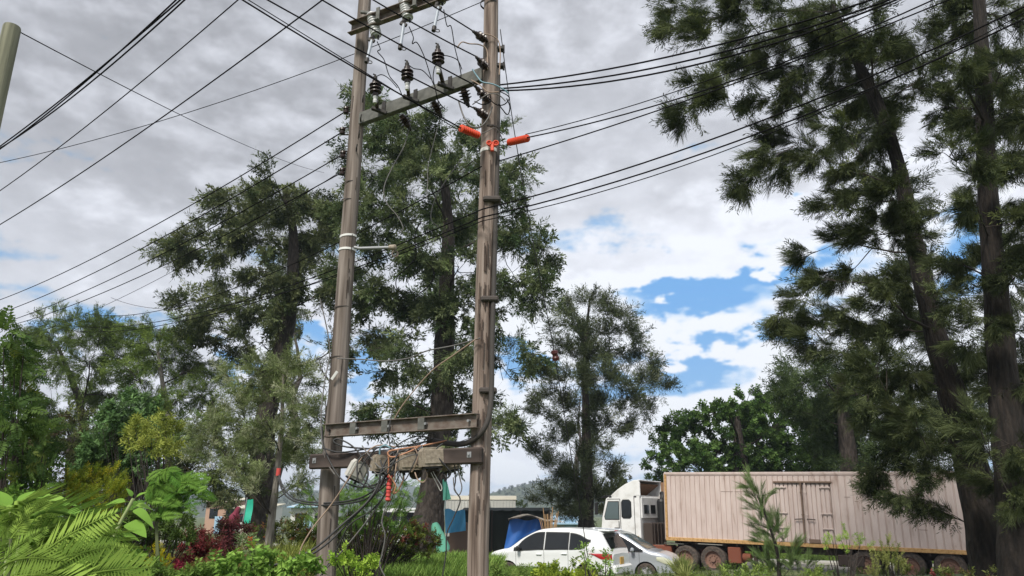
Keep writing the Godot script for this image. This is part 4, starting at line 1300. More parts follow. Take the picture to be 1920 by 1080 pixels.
func make_boxes() -> void:
	# meter boxes hung on the plank, with their wires
	for k in 5:
		var p: Array = [[668, 880, 0.23, 0.23, -0.45, 9.95], [716, 870, 0.31, 0.21, -0.1, 9.8], [764, 866, 0.31, 0.22, 0.06, 9.66], [806, 858, 0.31, 0.23, 0.08, 9.45], [840, 872, 0.2, 0.15, 0.25, 9.75]][k]
		var t = thing("meter_box", ["pale square meter box hanging aslant near the grey pole", "dusty tan meter box with an open black underside", "tan meter box behind the orange cable loop", "yellowish tan meter box nearest the brown pole", "small broken brown box behind the yellowish box"][k], "meter box", at(p[0], p[1], p[5]), "meter boxes on the plank")
		var w: float = p[2]
		var h: float = p[3]
		var poly = PackedVector2Array([Vector2(-w * 0.5, -h * 0.5), Vector2(w * 0.5, -h * 0.5), Vector2(w * 0.5, h * 0.34), Vector2(w * 0.36, h * 0.5), Vector2(-w * 0.38, h * 0.5), Vector2(-w * 0.5, h * 0.3)])
		var bs = Basis(Vector3(0, 1, 0), 0.5).rotated(Vector3(0, 0, 1), p[4])
		var b = MB.new()
		b.prism(poly, 0.13, Transform3D(bs, Vector3.ZERO))
		part("housing", b, M.box_pale if k == 0 else M.box_plastic, t)
		var l = MB.new()
		l.box(Transform3D(bs, bs * Vector3(0, 0.0, 0.136)), Vector3(w * 0.82, h * 0.74, 0.016), 0.006)
		part("cover", l, M.box_pale if k == 0 else M.box_plastic, t)
		var u = MB.new()
		u.box(Transform3D(bs, bs * Vector3(0, -h * 0.5 - 0.012, 0.06)), Vector3(w * 0.8, 0.03, 0.09), 0.004)
		part("terminal_block", u, M.trim_black, t)
		for q in 2:
			var g = MB.new()
			g.lathe(Transform3D(bs, bs * Vector3(w * (-0.22 + 0.44 * q), -h * 0.5 - 0.06, 0.06)), [Vector2(0, 0), Vector2(0.016, 0), Vector2(0.016, 0.02), Vector2(0.011, 0.035)], 8)
			part("cable_gland", g, M.dark_steel, t)
	for k in 3:
		var p: Array = [[780, 886], [812, 884], [846, 868]][k]
		var b = MB.new()
		b.lathe(Transform3D(aim(Vector3(0.4, 0.2, 1), 0), at(p[0], p[1], 9.7)), [Vector2(0, -0.08), Vector2(0.07, -0.08), Vector2(0.085, 0.0), Vector2(0.06, 0.05), Vector2(0, 0.05)], 14)
		solo("broken_cutout", b, M.timber, ["round brown cutout body under the middle meter box", "round brown cutout body under the yellowish box", "round brown cutout body beside the brown pole's plank end"][k], "cutout", "brown cutout bodies")
	var g = "tangled cables at the meter boxes"
	var C = [
		["black cable running along the plank from the grey pole's side", M.cable, 0.011, [[606, 840, 10.1], [640, 848, 10.0], [700, 840, 9.9], [760, 836, 9.8], [808, 826, 9.75]]],
		["black cable loop over the plank beside the grey pole", M.cable, 0.012, [[705, 842, 9.85], [650, 838, 9.95], [626, 829, 9.95], [634, 823, 9.95], [660, 836, 9.9], [682, 862, 9.8], [690, 890, 9.75], [680, 915, 9.75]]],
		["dark cable dropping before the grey pole and swinging under the boxes", M.cable, 0.011, [[604, 800, 10.2], [607, 835, 10.2], [622, 872, 10.1], [642, 900, 10.0], [672, 913, 9.9], [705, 908, 9.8], [740, 890, 9.7]]],
		["brown twisted pair running from the boxes down across the grey pole", M.cable_tan, 0.009, [[742, 838, 9.7], [705, 836, 9.75], [676, 862, 9.8], [652, 900, 9.8], [622, 945, 9.9], [590, 985, 9.9], [568, 1020, 9.9], [560, 1045, 9.9]]],
		["black thick cable sweeping down to the white end caps", M.cable, 0.015, [[770, 838, 9.65], [735, 850, 9.6], [716, 880, 9.55], [708, 912, 9.55], [685, 945, 9.5], [640, 985, 9.45], [590, 1028, 9.4], [540, 1052, 9.35], [492, 1066, 9.3]]],
		["second black cable running beside it to the end caps", M.cable, 0.014, [[775, 842, 9.6], [745, 850, 9.6], [722, 890, 9.55], [704, 925, 9.55], [660, 972, 9.5], [610, 1022, 9.4], [560, 1050, 9.35], [492, 1062, 9.3]]],
		["upper black strand slung from the boxes to the silky oak", M.cable, 0.012, [[740, 880, 9.7], [715, 908, 9.7], [680, 932, 9.9], [640, 941, 10.2], [595, 943, 10.6], [552, 935, 11.2], [532, 915, 11.6], [522, 888, 11.8]]],
		["lower black strand slung from the boxes to the silky oak", M.cable, 0.012, [[744, 884, 9.7], [718, 914, 9.7], [682, 937, 9.9], [640, 945, 10.2], [592, 947, 10.6], [548, 938, 11.2], [530, 920, 11.6], [521, 892, 11.8]]],
		["orange cable bent in a long flat loop before the boxes", M.cable_orange, 0.011, [[838, 826, 9.6], [790, 836, 9.55], [750, 842, 9.5], [730, 846, 9.48], [728, 853, 9.48], [738, 857, 9.48], [765, 848, 9.5], [785, 838, 9.55]]],
		["orange cable dropping from the loop to the red taped joint", M.cable_orange, 0.010, [[728, 850, 9.48], [729, 872, 9.5], [728, 888, 9.5], [736, 900, 9.5], [742, 912, 9.5], [738, 925, 9.52], [746, 920, 9.6], [756, 900, 9.6], [757, 890, 9.6]]],
		["brown loop hanging under the middle box", M.cable_tan, 0.008, [[776, 838, 9.5], [783, 852, 9.5], [780, 870, 9.5], [772, 885, 9.55], [774, 868, 9.6]]],
		["brown loop hanging under the yellowish box", M.cable_tan, 0.009, [[797, 876, 9.45], [801, 892, 9.45], [794, 904, 9.45], [784, 900, 9.45], [778, 886, 9.5]]],
		["black cable crossing the yellowish box's face", M.cable, 0.011, [[830, 832, 9.4], [818, 842, 9.36], [822, 858, 9.36], [836, 874, 9.38], [845, 886, 9.4], [838, 896, 9.45], [830, 884, 9.5]]],
		["black cord hanging beside the brown pole down to the grass", M.cable, 0.009, [[852, 866, 9.4], [854, 900, 9.4], [852, 918, 9.4], [863, 938, 9.4], [850, 972, 9.4], [838, 1000, 9.4], [836, 1040, 9.4], [828, 1090, 9.4]]],
		["grey loop hanging beside the brown pole", M.cable_grey, 0.008, [[858, 868, 9.4], [862, 895, 9.4], [866, 915, 9.4], [860, 928, 9.4], [852, 915, 9.4], [850, 895, 9.4]]],
		["dark cable falling from the boxes to the grey pole's foot", M.cable, 0.010, [[742, 868, 9.6], [722, 925, 9.6], [695, 958, 9.65], [655, 985, 9.7], [632, 1030, 9.8], [604, 1078, 9.9]]],
		["pale grey cable falling slack to the grey pole's foot", M.cable_grey, 0.010, [[738, 900, 9.6], [702, 958, 9.65], [655, 1018, 9.7], [615, 1062, 9.8], [596, 1085, 9.85]]],
		["grey twisted cord hanging from the red taped joint into the shrubs", M.cable_grey, 0.008, [[728, 940, 9.6], [716, 975, 9.6], [722, 1005, 9.6], [716, 1040, 9.6], [712, 1060, 9.6], [724, 1085, 9.6]]],
		["white cord loop dangling under the small broken box", M.cap_white, 0.005, [[808, 886, 9.5], [818, 905, 9.5], [826, 920, 9.5], [828, 912, 9.5], [818, 895, 9.5], [812, 884, 9.5]]],
		["black cable arching left of the tan box", M.cable, 0.010, [[690, 848, 9.8], [672, 862, 9.75], [670, 890, 9.7], [676, 905, 9.7], [700, 915, 9.7], [720, 895, 9.65]]],
		["black cable bowed over the tan boxes", M.cable, 0.010, [[690, 862, 9.7], [704, 842, 9.65], [722, 838, 9.6], [738, 846, 9.6], [734, 870, 9.58], [724, 892, 9.58], [712, 915, 9.6]]],
		["pale blue cable end curling over the tan box", M.cable_blue, 0.012, [[712, 852, 9.6], [713, 840, 9.58], [722, 835, 9.56], [732, 840, 9.56]]],
		["thin black cable draped over the steel I-beam", M.cable, 0.007, [[738, 760, 10.0], [730, 800, 9.65], [729, 822, 9.65], [732, 838, 9.65]]],
		["bundle strand from the conduit mouth fanning over the tan boxes", M.cable, 0.010, [[808, 826, 9.75], [785, 832, 9.65], [768, 846, 9.6], [752, 870, 9.58], [735, 890, 9.6]]],
		["dark strand under the I-beam from the conduit mouth", M.cable, 0.009, [[806, 820, 9.8], [780, 818, 9.8], [755, 828, 9.7], [735, 842, 9.65], [700, 848, 9.75], [680, 870, 9.75], [668, 900, 9.75]]],
		["thin dark loop above the conduit mouth under the I-beam", M.cable, 0.006, [[775, 832, 9.7], [795, 815, 9.7], [812, 812, 9.7], [818, 818, 9.7], [806, 826, 9.7]]],
	]
	# more strands of the same tangle, each sagging its own way between the conduit mouth, the boxes and the grey pole
	var words = ["first", "second", "third", "fourth", "fifth", "sixth", "seventh", "eighth"]
	for k in 8:
		var x0 = rng.randf_range(745, 812)
		var x1 = rng.randf_range(640, 735)
		var y1 = rng.randf_range(845, 900)
		var sag = rng.randf_range(15, 75)
		var dq = rng.randf_range(9.35, 9.6)
		C.append(["%s loose strand of the tangle sagging between boxes and grey pole" % words[k], [M.cable, M.cable, M.cable_grey, M.cable, M.cable_tan, M.cable, M.cable_grey, M.cable][k], rng.randf_range(0.007, 0.011), [[x0, 832 + k * 3, dq + 0.1], [lerpf(x0, x1, 0.3), 845 + sag * 0.6, dq], [lerpf(x0, x1, 0.6), 855 + sag, dq + 0.05], [lerpf(x0, x1, 0.85), y1 + sag * 0.3, dq + 0.2], [x1, y1 - 12, dq + 0.3]]])
	for c in C:
		cable("tangled_cable", c[0], "cable", c[3], c[2], c[1], g)
	for k in 2:
		var b = MB.new()
		var a = at(492, 1066 - k * 5, 9.3)
		b.tube([a, a + Vector3(-0.11, 0.004 + k * 0.012, 0.02)], 0.021, 12)
		solo("cable_end_cap", b, M.cap_white, ["lower white cap on the end of a black cable", "upper white cap on the end of a black cable"][k], "cable cap", "white cable end caps")
	var rt = MB.new()
	var prof = [Vector2(0, 0)]
	for i in 7:
		prof.append_array([Vector2(0.026 - 0.004 * (i % 2), i * 0.045 + 0.005), Vector2(0.036 - 0.003 * (i % 3), i * 0.045 + 0.02), Vector2(0.03, i * 0.045 + 0.042)])
	prof.append(Vector2(0, 0.32))
	rt.lathe(Transform3D(aim(at(731, 893, 9.55) - at(727, 940, 9.58), 0), at(727, 940, 9.58)), prof, 12)
	solo("taped_joint", rt, M.red_tape, "red taped cable joint hanging upright below the meter boxes", "cable joint")
	var rt2 = MB.new()
	rt2.tube([at(523, 878, 11.8), at(521, 892, 11.8)], 0.035, 8)
	solo("taped_joint", rt2, M.red_tape, "small red taped cable end tied to the silky oak", "cable joint")


func curve(pts: Array, x: float) -> float:
	# smooth interpolation through [x, y] rows
	if x <= pts[0][0]:
		return pts[0][1]
	for i in pts.size() - 1:
		if x <= pts[i + 1][0]:
			var t: float = (x - pts[i][0]) / (pts[i + 1][0] - pts[i][0])
			var y0: float = pts[i][1]
			var y1: float = pts[i + 1][1]
			var m0: float = 0.0 if i == 0 else (y1 - pts[i - 1][1]) / (pts[i + 1][0] - pts[i - 1][0])
			var m1: float = 0.0 if i + 2 >= pts.size() else (pts[i + 2][1] - y0) / (pts[i + 2][0] - pts[i][0])
			var d: float = pts[i + 1][0] - pts[i][0]
			var sec = (y1 - y0) / d
			m0 = clampf(m0, -absf(sec) * 2.5, absf(sec) * 2.5)
			m1 = clampf(m1, -absf(sec) * 2.5, absf(sec) * 2.5)
			return (2 * t * t * t - 3 * t * t + 1) * y0 + (t * t * t - 2 * t * t + t) * d * m0 + (-2 * t * t * t + 3 * t * t) * y1 + (t * t * t - t * t) * d * m1
	return pts[-1][1]


func half_width(c: Dictionary, x: float, y: float) -> float:
	var w = curve(c.plan, x) * 0.5
	var low = clampf((y - 0.25) / 0.35, 0, 1)
	w *= 0.955 + 0.045 * sin(low * PI * 0.5)
	var b = curve(c.belt, x)
	if y > b:
		w -= (y - b) * c.tumble
	else:
		w -= 0.03 * smoothstep(0.0, 1.0, 1.0 - absf(y - b * 0.72) / (b * 0.3)) * 0.4
	return w


func wheel(parent: Node3D, called: String, c: Vector3, r: float, w: float, rim_m: Material, spokes: int, side: float) -> void:
	var xf = Transform3D(Basis(Vector3(1, 0, 0), PI * 0.5 * side), c)
	var b = MB.new()
	b.lathe(xf, [Vector2(r * 0.62, -w * 0.5), Vector2(r * 0.9, -w * 0.5), Vector2(r * 0.98, -w * 0.38), Vector2(r, -w * 0.2), Vector2(r, w * 0.2), Vector2(r * 0.98, w * 0.38), Vector2(r * 0.9, w * 0.5), Vector2(r * 0.62, w * 0.5)], 28)
	var t = part(called, b, M.rubber, parent)
	var d = MB.new()
	d.lathe(xf, [Vector2(r * 0.64, w * 0.46), Vector2(r * 0.6, w * 0.48), Vector2(r * 0.54, w * 0.3), Vector2(r * 0.2, w * 0.28), Vector2(r * 0.17, w * 0.42), Vector2(0, w * 0.42)].map(func(p): return p) , 24)
	for k in spokes:
		var a = TAU * k / spokes
		var e = Vector3(cos(a), 0, sin(a))
		if spokes < 8:
			d.bar(xf * (e * r * 0.15 + Vector3(0, w * 0.34, 0)), xf * (e * r * 0.56 + Vector3(0, w * 0.44, 0)), 0.06, 0.03, xf.basis.y, 0.008)
		else:
			d.lathe(Transform3D(xf.basis, xf * (e * r * 0.32 + Vector3(0, w * 0.28, 0))), [Vector2(0, 0.05), Vector2(0.02, 0.05), Vector2(0.02, 0.0)], 6)
	part("rim", d, rim_m, t)


func make_car(called: String, label: String, category: String, c: Dictionary) -> Node3D:
	var t = thing(called, label, category)
	var L: float = c.len
	var xs = []
	for i in 61:
		xs.append(L * i / 60.0)
	for e in [0.01, 0.03, 0.05, L - 0.01, L - 0.03, L - 0.05]:
		xs.append(e)
	for wx in c.wheels:
		for q in 13:
			xs.append(wx + c.arch * cos(PI * q / 12.0) * 0.9999)
	xs.sort()
	var rows = []
	for x in xs:
		var yb: float = curve(c.sill, x)
		for wx in c.wheels:
			var dx: float = absf(x - wx)
			if dx < c.arch:
				yb = maxf(yb, c.wheel_r + sqrt(c.arch * c.arch - dx * dx))
		var yt = curve(c.top, x)
		yb = minf(yb, yt - 0.05)
		var rc = minf(c.round, (yt - yb) * 0.4)
		var side = []
		var wt = half_width(c, x, yt - rc)
		for k in 11:
			var y = lerpf(yb, yt - rc, k / 10.0)
			side.append(Vector2(half_width(c, x, y), y))
		for k in range(1, 5):
			var a = PI * 0.5 * k / 4.0
			side.append(Vector2(wt - rc * (1 - cos(a)) * 1.1, yt - rc + rc * sin(a)))
		for k in range(1, 4):
			var f = k / 3.0
			side.append(Vector2((wt - rc * 1.1) * (1 - f), yt + 0.018 * f))
		var row = PackedVector3Array()
		for p in side:
			row.append(Vector3(x, p.y, p.x))
		for k in range(side.size() - 2, -1, -1):
			row.append(Vector3(x, side[k].y, -side[k].x))
		rows.append(row)
	var b = MB.new()
	b.grid(rows, Vector3(L * 0.5, 0.6, 0))
	for e in [0, rows.size() - 1]:
		var r: PackedVector3Array = rows[e]
		var h = r.size() / 2
		for k in h:
			b.face([r[k], r[k + 1], r[r.size() - 2 - k], r[r.size() - 1 - k]], Vector3(-1 if e == 0 else 1, 0, 0))
	part("body", b, c.paint, t)
	var fl = MB.new()
	fl.box(Transform3D(Basis.IDENTITY, Vector3(L * 0.5, 0.5, 0)), Vector3(L * 0.94, 0.42, curve(c.plan, L * 0.5) * 0.72), 0.05)
	part("underbody", fl, M.trim_black, t)
	var bump = MB.new()
	for e in [0.0, L]:
		bump.box(Transform3D(Basis.IDENTITY, Vector3(e, 0.36, 0)), Vector3(0.1, 0.16, curve(c.plan, e) * 0.86), 0.03)
	part("bumper_trim", bump, c.get("bumper", M.trim_black), t)
	# side glass: bands between two curves on the flank
	for s in [-1.0, 1.0]:
		for q in c.windows:
			var g = MB.new()
			var fr = MB.new()
			for lay in 2:
				var gr = []
				var grow = 0.03 if lay == 0 else 0.0
				for i in 13:
					var x = lerpf(q.x0 - grow, q.x1 + grow, i / 12.0)
					var col = PackedVector3Array()
					var lo: float = curve(q.lo, x) - grow
					var hi: float = maxf(curve(q.hi, x) + grow, lo + 0.005)
					for k in 7:
						var y = lerpf(lo, hi, k / 6.0)
						col.append(Vector3(x, y, s * (half_width(c, x, y) + (0.006 if lay == 0 else 0.011))))
					gr.append(col)
				(fr if lay == 0 else g).grid(gr, Vector3(L * 0.5, 0.9, 0))
			part("window_trim", fr, M.trim_black, t)
			part("window", g, q.get("glass", M.glass_dark), t)
		for dxx in c.doors:
			var ln = MB.new()
			var pts = []
			for k in 9:
				var y = lerpf(c.door_y, curve(c.belt, dxx), k / 8.0)
				pts.append(Vector3(dxx, y, s * (half_width(c, dxx, y) + 0.0)))
			ln.tube(pts, 0.006, 4, false)
			part("door_gap", ln, M.trim_black, t)
		for hx in c.handles:
			var hb = MB.new()
			var hy: float = curve(c.belt, hx) - 0.13
			hb.box(Transform3D(Basis.IDENTITY, Vector3(hx, hy, s * (half_width(c, hx, hy) + 0.018))), Vector3(0.19, 0.035, 0.035), 0.012)
			part("door_handle", hb, c.paint, t)
		var mb = MB.new()
		var my: float = curve(c.belt, c.mirror) + 0.07
		mb.box(Transform3D(Basis.IDENTITY, Vector3(c.mirror, my, s * (half_width(c, c.mirror, my) + 0.12))), Vector3(0.12, 0.15, 0.22), 0.05)
		mb.box(Transform3D(Basis.IDENTITY, Vector3(c.mirror, my - 0.07, s * (half_width(c, c.mirror, my) + 0.02))), Vector3(0.06, 0.04, 0.1), 0.01)
		part("wing_mirror", mb, c.get("mirror_mat", c.paint), t)
		for q in c.lamps:
			var lb = MB.new()
			var gr = []
			for i in 10:
				var x = lerpf(q.x0, q.x1, i / 9.0)
				var col = PackedVector3Array()
				for k in 6:
					var y = lerpf(curve(q.lo, x), curve(q.hi, x), k / 5.0)
					col.append(Vector3(x, y, s * (half_width(c, x, y) + 0.012 + 0.012 * sin(PI * k / 5.0))))
				gr.append(col)
			lb.grid(gr, Vector3(L * 0.5, 0.7, 0))
			part(q.name, lb, q.mat, t)
		for q in c.wheels:
			wheel(t, "wheel", Vector3(q, c.wheel_r, s * (curve(c.plan, q) * 0.5 - 0.12)), c.wheel_r, 0.22, M.rim_alloy, 5, s)
	# glass laid over the sloping skin: windscreen, rear window
	for q in c.screens:
		var g = MB.new()
		var gr = []
		for i in 13:
			var x = lerpf(q.x0, q.x1, i / 12.0)
			var yt = curve(c.top, x)
			var slope = curve(c.top, x + 0.02) - curve(c.top, x - 0.02)
			var nr = Vector3(-slope, 0.04, 0).normalized() * 0.012
			var wt: float = half_width(c, x, yt - 0.06) - 0.09
			var col = PackedVector3Array()
			for k in 9:
				var f = lerpf(-1, 1, k / 8.0)
				col.append(Vector3(x, yt + 0.02 * (1 - f * f), f * wt) + nr)
			gr.append(col)
		g.grid(gr, Vector3(L * 0.5, 0.5, 0))
		part(q.name, g, q.mat, t)
	return t


func make_cars() -> void:
	var suv = make_car("parked_suv", "white hatch-backed SUV seen from its rear quarter, with red tail lamps", "car", {
		"len": 4.5, "paint": M.paint_white, "tumble": 0.33, "round": 0.1, "arch": 0.4, "wheel_r": 0.35, "wheels": [0.82, 3.55],
		"top": [[0, 0.98], [0.05, 1.09], [0.12, 1.2], [0.36, 1.55], [0.5, 1.61], [0.75, 1.645], [1.2, 1.68], [1.9, 1.69], [2.5, 1.63], [3.05, 1.4], [3.5, 1.12], [3.8, 1.06], [4.2, 0.96], [4.42, 0.8], [4.5, 0.62]],
		"plan": [[0, 1.5], [0.1, 1.64], [0.3, 1.76], [0.9, 1.84], [3.6, 1.84], [4.1, 1.72], [4.4, 1.45], [4.5, 1.2]],
		"belt": [[0, 1.1], [1.0, 1.12], [3.5, 1.0], [4.5, 0.8]], "sill": [[0, 0.42], [0.4, 0.32], [1.2, 0.27], [3.2, 0.27], [4.2, 0.3], [4.5, 0.36]],
		"windows": [
			{"x0": 0.7, "x1": 1.35, "lo": [[0.7, 1.33], [0.95, 1.15], [1.35, 1.12]], "hi": [[0.7, 1.35], [1.05, 1.48], [1.35, 1.53]]},
			{"x0": 1.43, "x1": 2.2, "lo": [[1.43, 1.12], [2.2, 1.1]], "hi": [[1.43, 1.545], [2.2, 1.55]]},
			{"x0": 2.29, "x1": 3.3, "lo": [[2.29, 1.1], [3.3, 1.05]], "hi": [[2.29, 1.55], [2.6, 1.52], [3.0, 1.33], [3.3, 1.09]]}],
		"doors": [1.42, 2.25, 3.25], "door_y": 0.35, "handles": [1.55, 2.42], "mirror": 3.12, "mirror_mat": M.trim_black,
		"lamps": [{"name": "tail_lamp", "mat": M.lamp_red, "x0": 0.02, "x1": 0.72, "lo": [[0.02, 0.84], [0.3, 0.84], [0.72, 0.99]], "hi": [[0.02, 0.99], [0.3, 1.0], [0.72, 1.0]]},
			{"name": "headlamp", "mat": M.lamp_clear, "x0": 3.95, "x1": 4.45, "lo": [[3.95, 0.84], [4.45, 0.66]], "hi": [[3.95, 0.88], [4.45, 0.76]]}],
		"screens": [{"name": "windscreen", "mat": M.glass_dark, "x0": 2.6, "x1": 3.44}, {"name": "rear_window", "mat": M.glass_dark, "x0": 0.07, "x1": 0.34}]})
	var sp = MB.new()
	sp.box(Transform3D(Basis(Vector3(0, 0, 1), 0.06), Vector3(0.34, 1.63, 0)), Vector3(0.4, 0.05, 1.2), 0.02)
	part("roof_spoiler", sp, M.paint_white, suv)
	var bl = MB.new()
	bl.box(Transform3D(Basis.IDENTITY, Vector3(0.14, 1.615, 0)), Vector3(0.03, 0.035, 0.26), 0.008)
	part("brake_lamp", bl, M.lamp_red, suv)
	var pl = MB.new()
	pl.box(Transform3D(Basis.IDENTITY, Vector3(-0.012, 0.79, 0)), Vector3(0.02, 0.2, 0.32), 0.006)
	part("number_plate", pl, M.plate_yellow, suv)
	var rb = MB.new()
	rb.box(Transform3D(Basis.IDENTITY, Vector3(-0.02, 0.55, 0)), Vector3(0.14, 0.26, 1.5), 0.05)
	part("rear_bumper", rb, M.paint_white, suv)
	var fin = MB.new()
	fin.prism(PackedVector2Array([Vector2(0.0, 0), Vector2(0.22, 0), Vector2(0.02, 0.09)]), 0.04, Transform3D(Basis.IDENTITY, Vector3(0.85, 1.62, -0.02)))
	part("roof_fin", fin, M.paint_white, suv)
	var dirx = Vector3(-cos(deg_to_rad(28)), 0, -sin(deg_to_rad(28)))
	suv.transform = Transform3D(Basis(dirx, Vector3.UP * 1.06, dirx.cross(Vector3.UP)), Vector3(3.42, 0.0, -24.6))
	var wag = make_car("parked_minivan", "silver people carrier facing the truck, its bonnet beside the white SUV's tail", "car", {
		"len": 4.55, "paint": M.paint_silver, "tumble": 0.27, "round": 0.12, "arch": 0.38, "wheel_r": 0.33, "wheels": [0.8, 3.6], "bumper": M.paint_silver,
		"top": [[0, 0.98], [0.08, 1.2], [0.25, 1.5], [0.5, 1.63], [1.2, 1.7], [2.2, 1.7], [2.75, 1.6], [3.3, 1.3], [3.72, 1.06], [4.1, 0.98], [4.4, 0.86], [4.52, 0.7], [4.55, 0.6]],
		"plan": [[0, 1.5], [0.2, 1.68], [0.8, 1.74], [3.6, 1.74], [4.1, 1.68], [4.4, 1.5], [4.55, 1.2]],
		"belt": [[0, 1.06], [2.0, 1.02], [3.6, 0.98], [4.55, 0.8]], "sill": [[0, 0.36], [0.5, 0.26], [3.9, 0.25], [4.55, 0.3]],
		"windows": [
			{"x0": 0.35, "x1": 1.2, "lo": [[0.35, 1.12], [1.2, 1.06]], "hi": [[0.35, 1.4], [0.6, 1.5], [1.2, 1.55]]},
			{"x0": 1.28, "x1": 2.2, "lo": [[1.28, 1.06], [2.2, 1.05]], "hi": [[1.28, 1.56], [2.2, 1.56]]},
			{"x0": 2.28, "x1": 3.5, "lo": [[2.28, 1.05], [3.5, 1.02]], "hi": [[2.28, 1.56], [2.6, 1.53], [3.1, 1.3], [3.5, 1.06]]}],
		"doors": [1.24, 2.24, 3.4], "door_y": 0.34, "handles": [1.4, 2.4], "mirror": 3.2,
		"lamps": [{"name": "headlamp", "mat": M.lamp_clear, "x0": 3.98, "x1": 4.5, "lo": [[3.98, 0.74], [4.2, 0.66], [4.5, 0.6]], "hi": [[3.98, 0.86], [4.2, 0.85], [4.5, 0.74]]},
			{"name": "tail_lamp", "mat": M.lamp_red, "x0": 0.03, "x1": 0.2, "lo": [[0.03, 0.8], [0.2, 0.85]], "hi": [[0.03, 1.05], [0.2, 1.15]]}],
		"screens": [{"name": "windscreen", "mat": M.glass_screen, "x0": 2.72, "x1": 3.66}, {"name": "rear_window", "mat": M.glass_dark, "x0": 0.06, "x1": 0.34}]})
	for k in 4:
		var gb = MB.new()
		gb.box(Transform3D(Basis(Vector3(0, 0, 1), 0.2), Vector3(4.535 - k * 0.006 + 0.012, 0.62 + k * 0.04, 0)), Vector3(0.03, 0.018, 0.9 - k * 0.04), 0.005)
		part("grille_bar", gb, M.chrome, wag)
	var np = MB.new()
	np.box(Transform3D(Basis.IDENTITY, Vector3(4.6, 0.42, 0)), Vector3(0.02, 0.12, 0.46), 0.004)
	part("number_plate", np, M.cap_white, wag)
	var rr = MB.new()
	for s in [-1.0, 1.0]:
		rr.tube([Vector3(0.6, 1.68, s * 0.55), Vector3(1.5, 1.745, s * 0.57), Vector3(2.5, 1.7, s * 0.56)], 0.016, 6)
	part("roof_rail", rr, M.paint_silver, wag)
	var dw = Vector3(cos(deg_to_rad(22)), 0, sin(deg_to_rad(22)))
	wag.transform = Transform3D(Basis(dw, Vector3.UP, dw.cross(Vector3.UP)), Vector3(1.42, 0.0, -28.4))
	# the van behind the big tree, and cars far off
	var van_d = {
		"len": 4.7, "paint": M.paint_white, "tumble": 0.12, "round": 0.1, "arch": 0.36, "wheel_r": 0.32, "wheels": [0.85, 3.8],
		"top": [[0, 1.0], [0.04, 1.7], [0.2, 1.95], [0.6, 1.98], [3.4, 1.98], [3.8, 1.85], [4.3, 1.2], [4.6, 1.05], [4.7, 0.7]],
		"plan": [[0, 1.62], [0.3, 1.7], [4.0, 1.7], [4.5, 1.6], [4.7, 1.4]], "belt": [[0, 1.15], [4.7, 1.1]], "sill": [[0, 0.3], [4.7, 0.3]],
		"windows": [{"x0": 0.3, "x1": 1.5, "lo": [[0.3, 1.2], [1.5, 1.18]], "hi": [[0.3, 1.72], [1.5, 1.75]]}, {"x0": 1.6, "x1": 2.8, "lo": [[1.6, 1.18], [2.8, 1.18]], "hi": [[1.6, 1.75], [2.8, 1.75]]}, {"x0": 2.95, "x1": 4.0, "lo": [[2.95, 1.18], [4.0, 1.15]], "hi": [[2.95, 1.75], [3.5, 1.7], [4.0, 1.3]]}],
		"doors": [1.55, 2.88, 3.95], "door_y": 0.35, "handles": [1.7, 3.05], "mirror": 3.9,
		"lamps": [{"name": "tail_lamp", "mat": M.lamp_red, "x0": 0.02, "x1": 0.1, "lo": [[0.02, 0.8], [0.1, 0.8]], "hi": [[0.02, 1.2], [0.1, 1.2]]}],
		"screens": [{"name": "windscreen", "mat": M.glass_dark, "x0": 3.75, "x1": 4.3}, {"name": "rear_window", "mat": M.glass_dark, "x0": 0.02, "x1": 0.05}]}
	var van = make_car("parked_van", "white van half hidden behind the biggest tree's trunk", "van", van_d)
	var vd = Vector3(-0.8, 0, -0.6)
	van.transform = Transform3D(Basis(vd, Vector3.UP, vd.cross(Vector3.UP)), at(812, 960, 40) * Vector3(1, 0, 1) + Vector3(0, 0.55, 0))
	for k in 3:
		var p: Array = [[405, 120, 0.2], [600, 140, 2.9], [575, 130, 0.1]][k]
		var far_car = make_car("distant_car", ["small white car far off beyond the teal flag", "white car far off seen just past the grey pole", "white car far off behind the silky oak's trunk"][k], "car", van_d)
		for ch in far_car.get_children():
			ch.scale = Vector3(0.95, 0.85, 1.0)
		far_car.position = at(p[0], 975, p[1]) * Vector3(1, 0, 1) + Vector3(0, 0.9, 0)
		far_car.rotation.y = p[2]


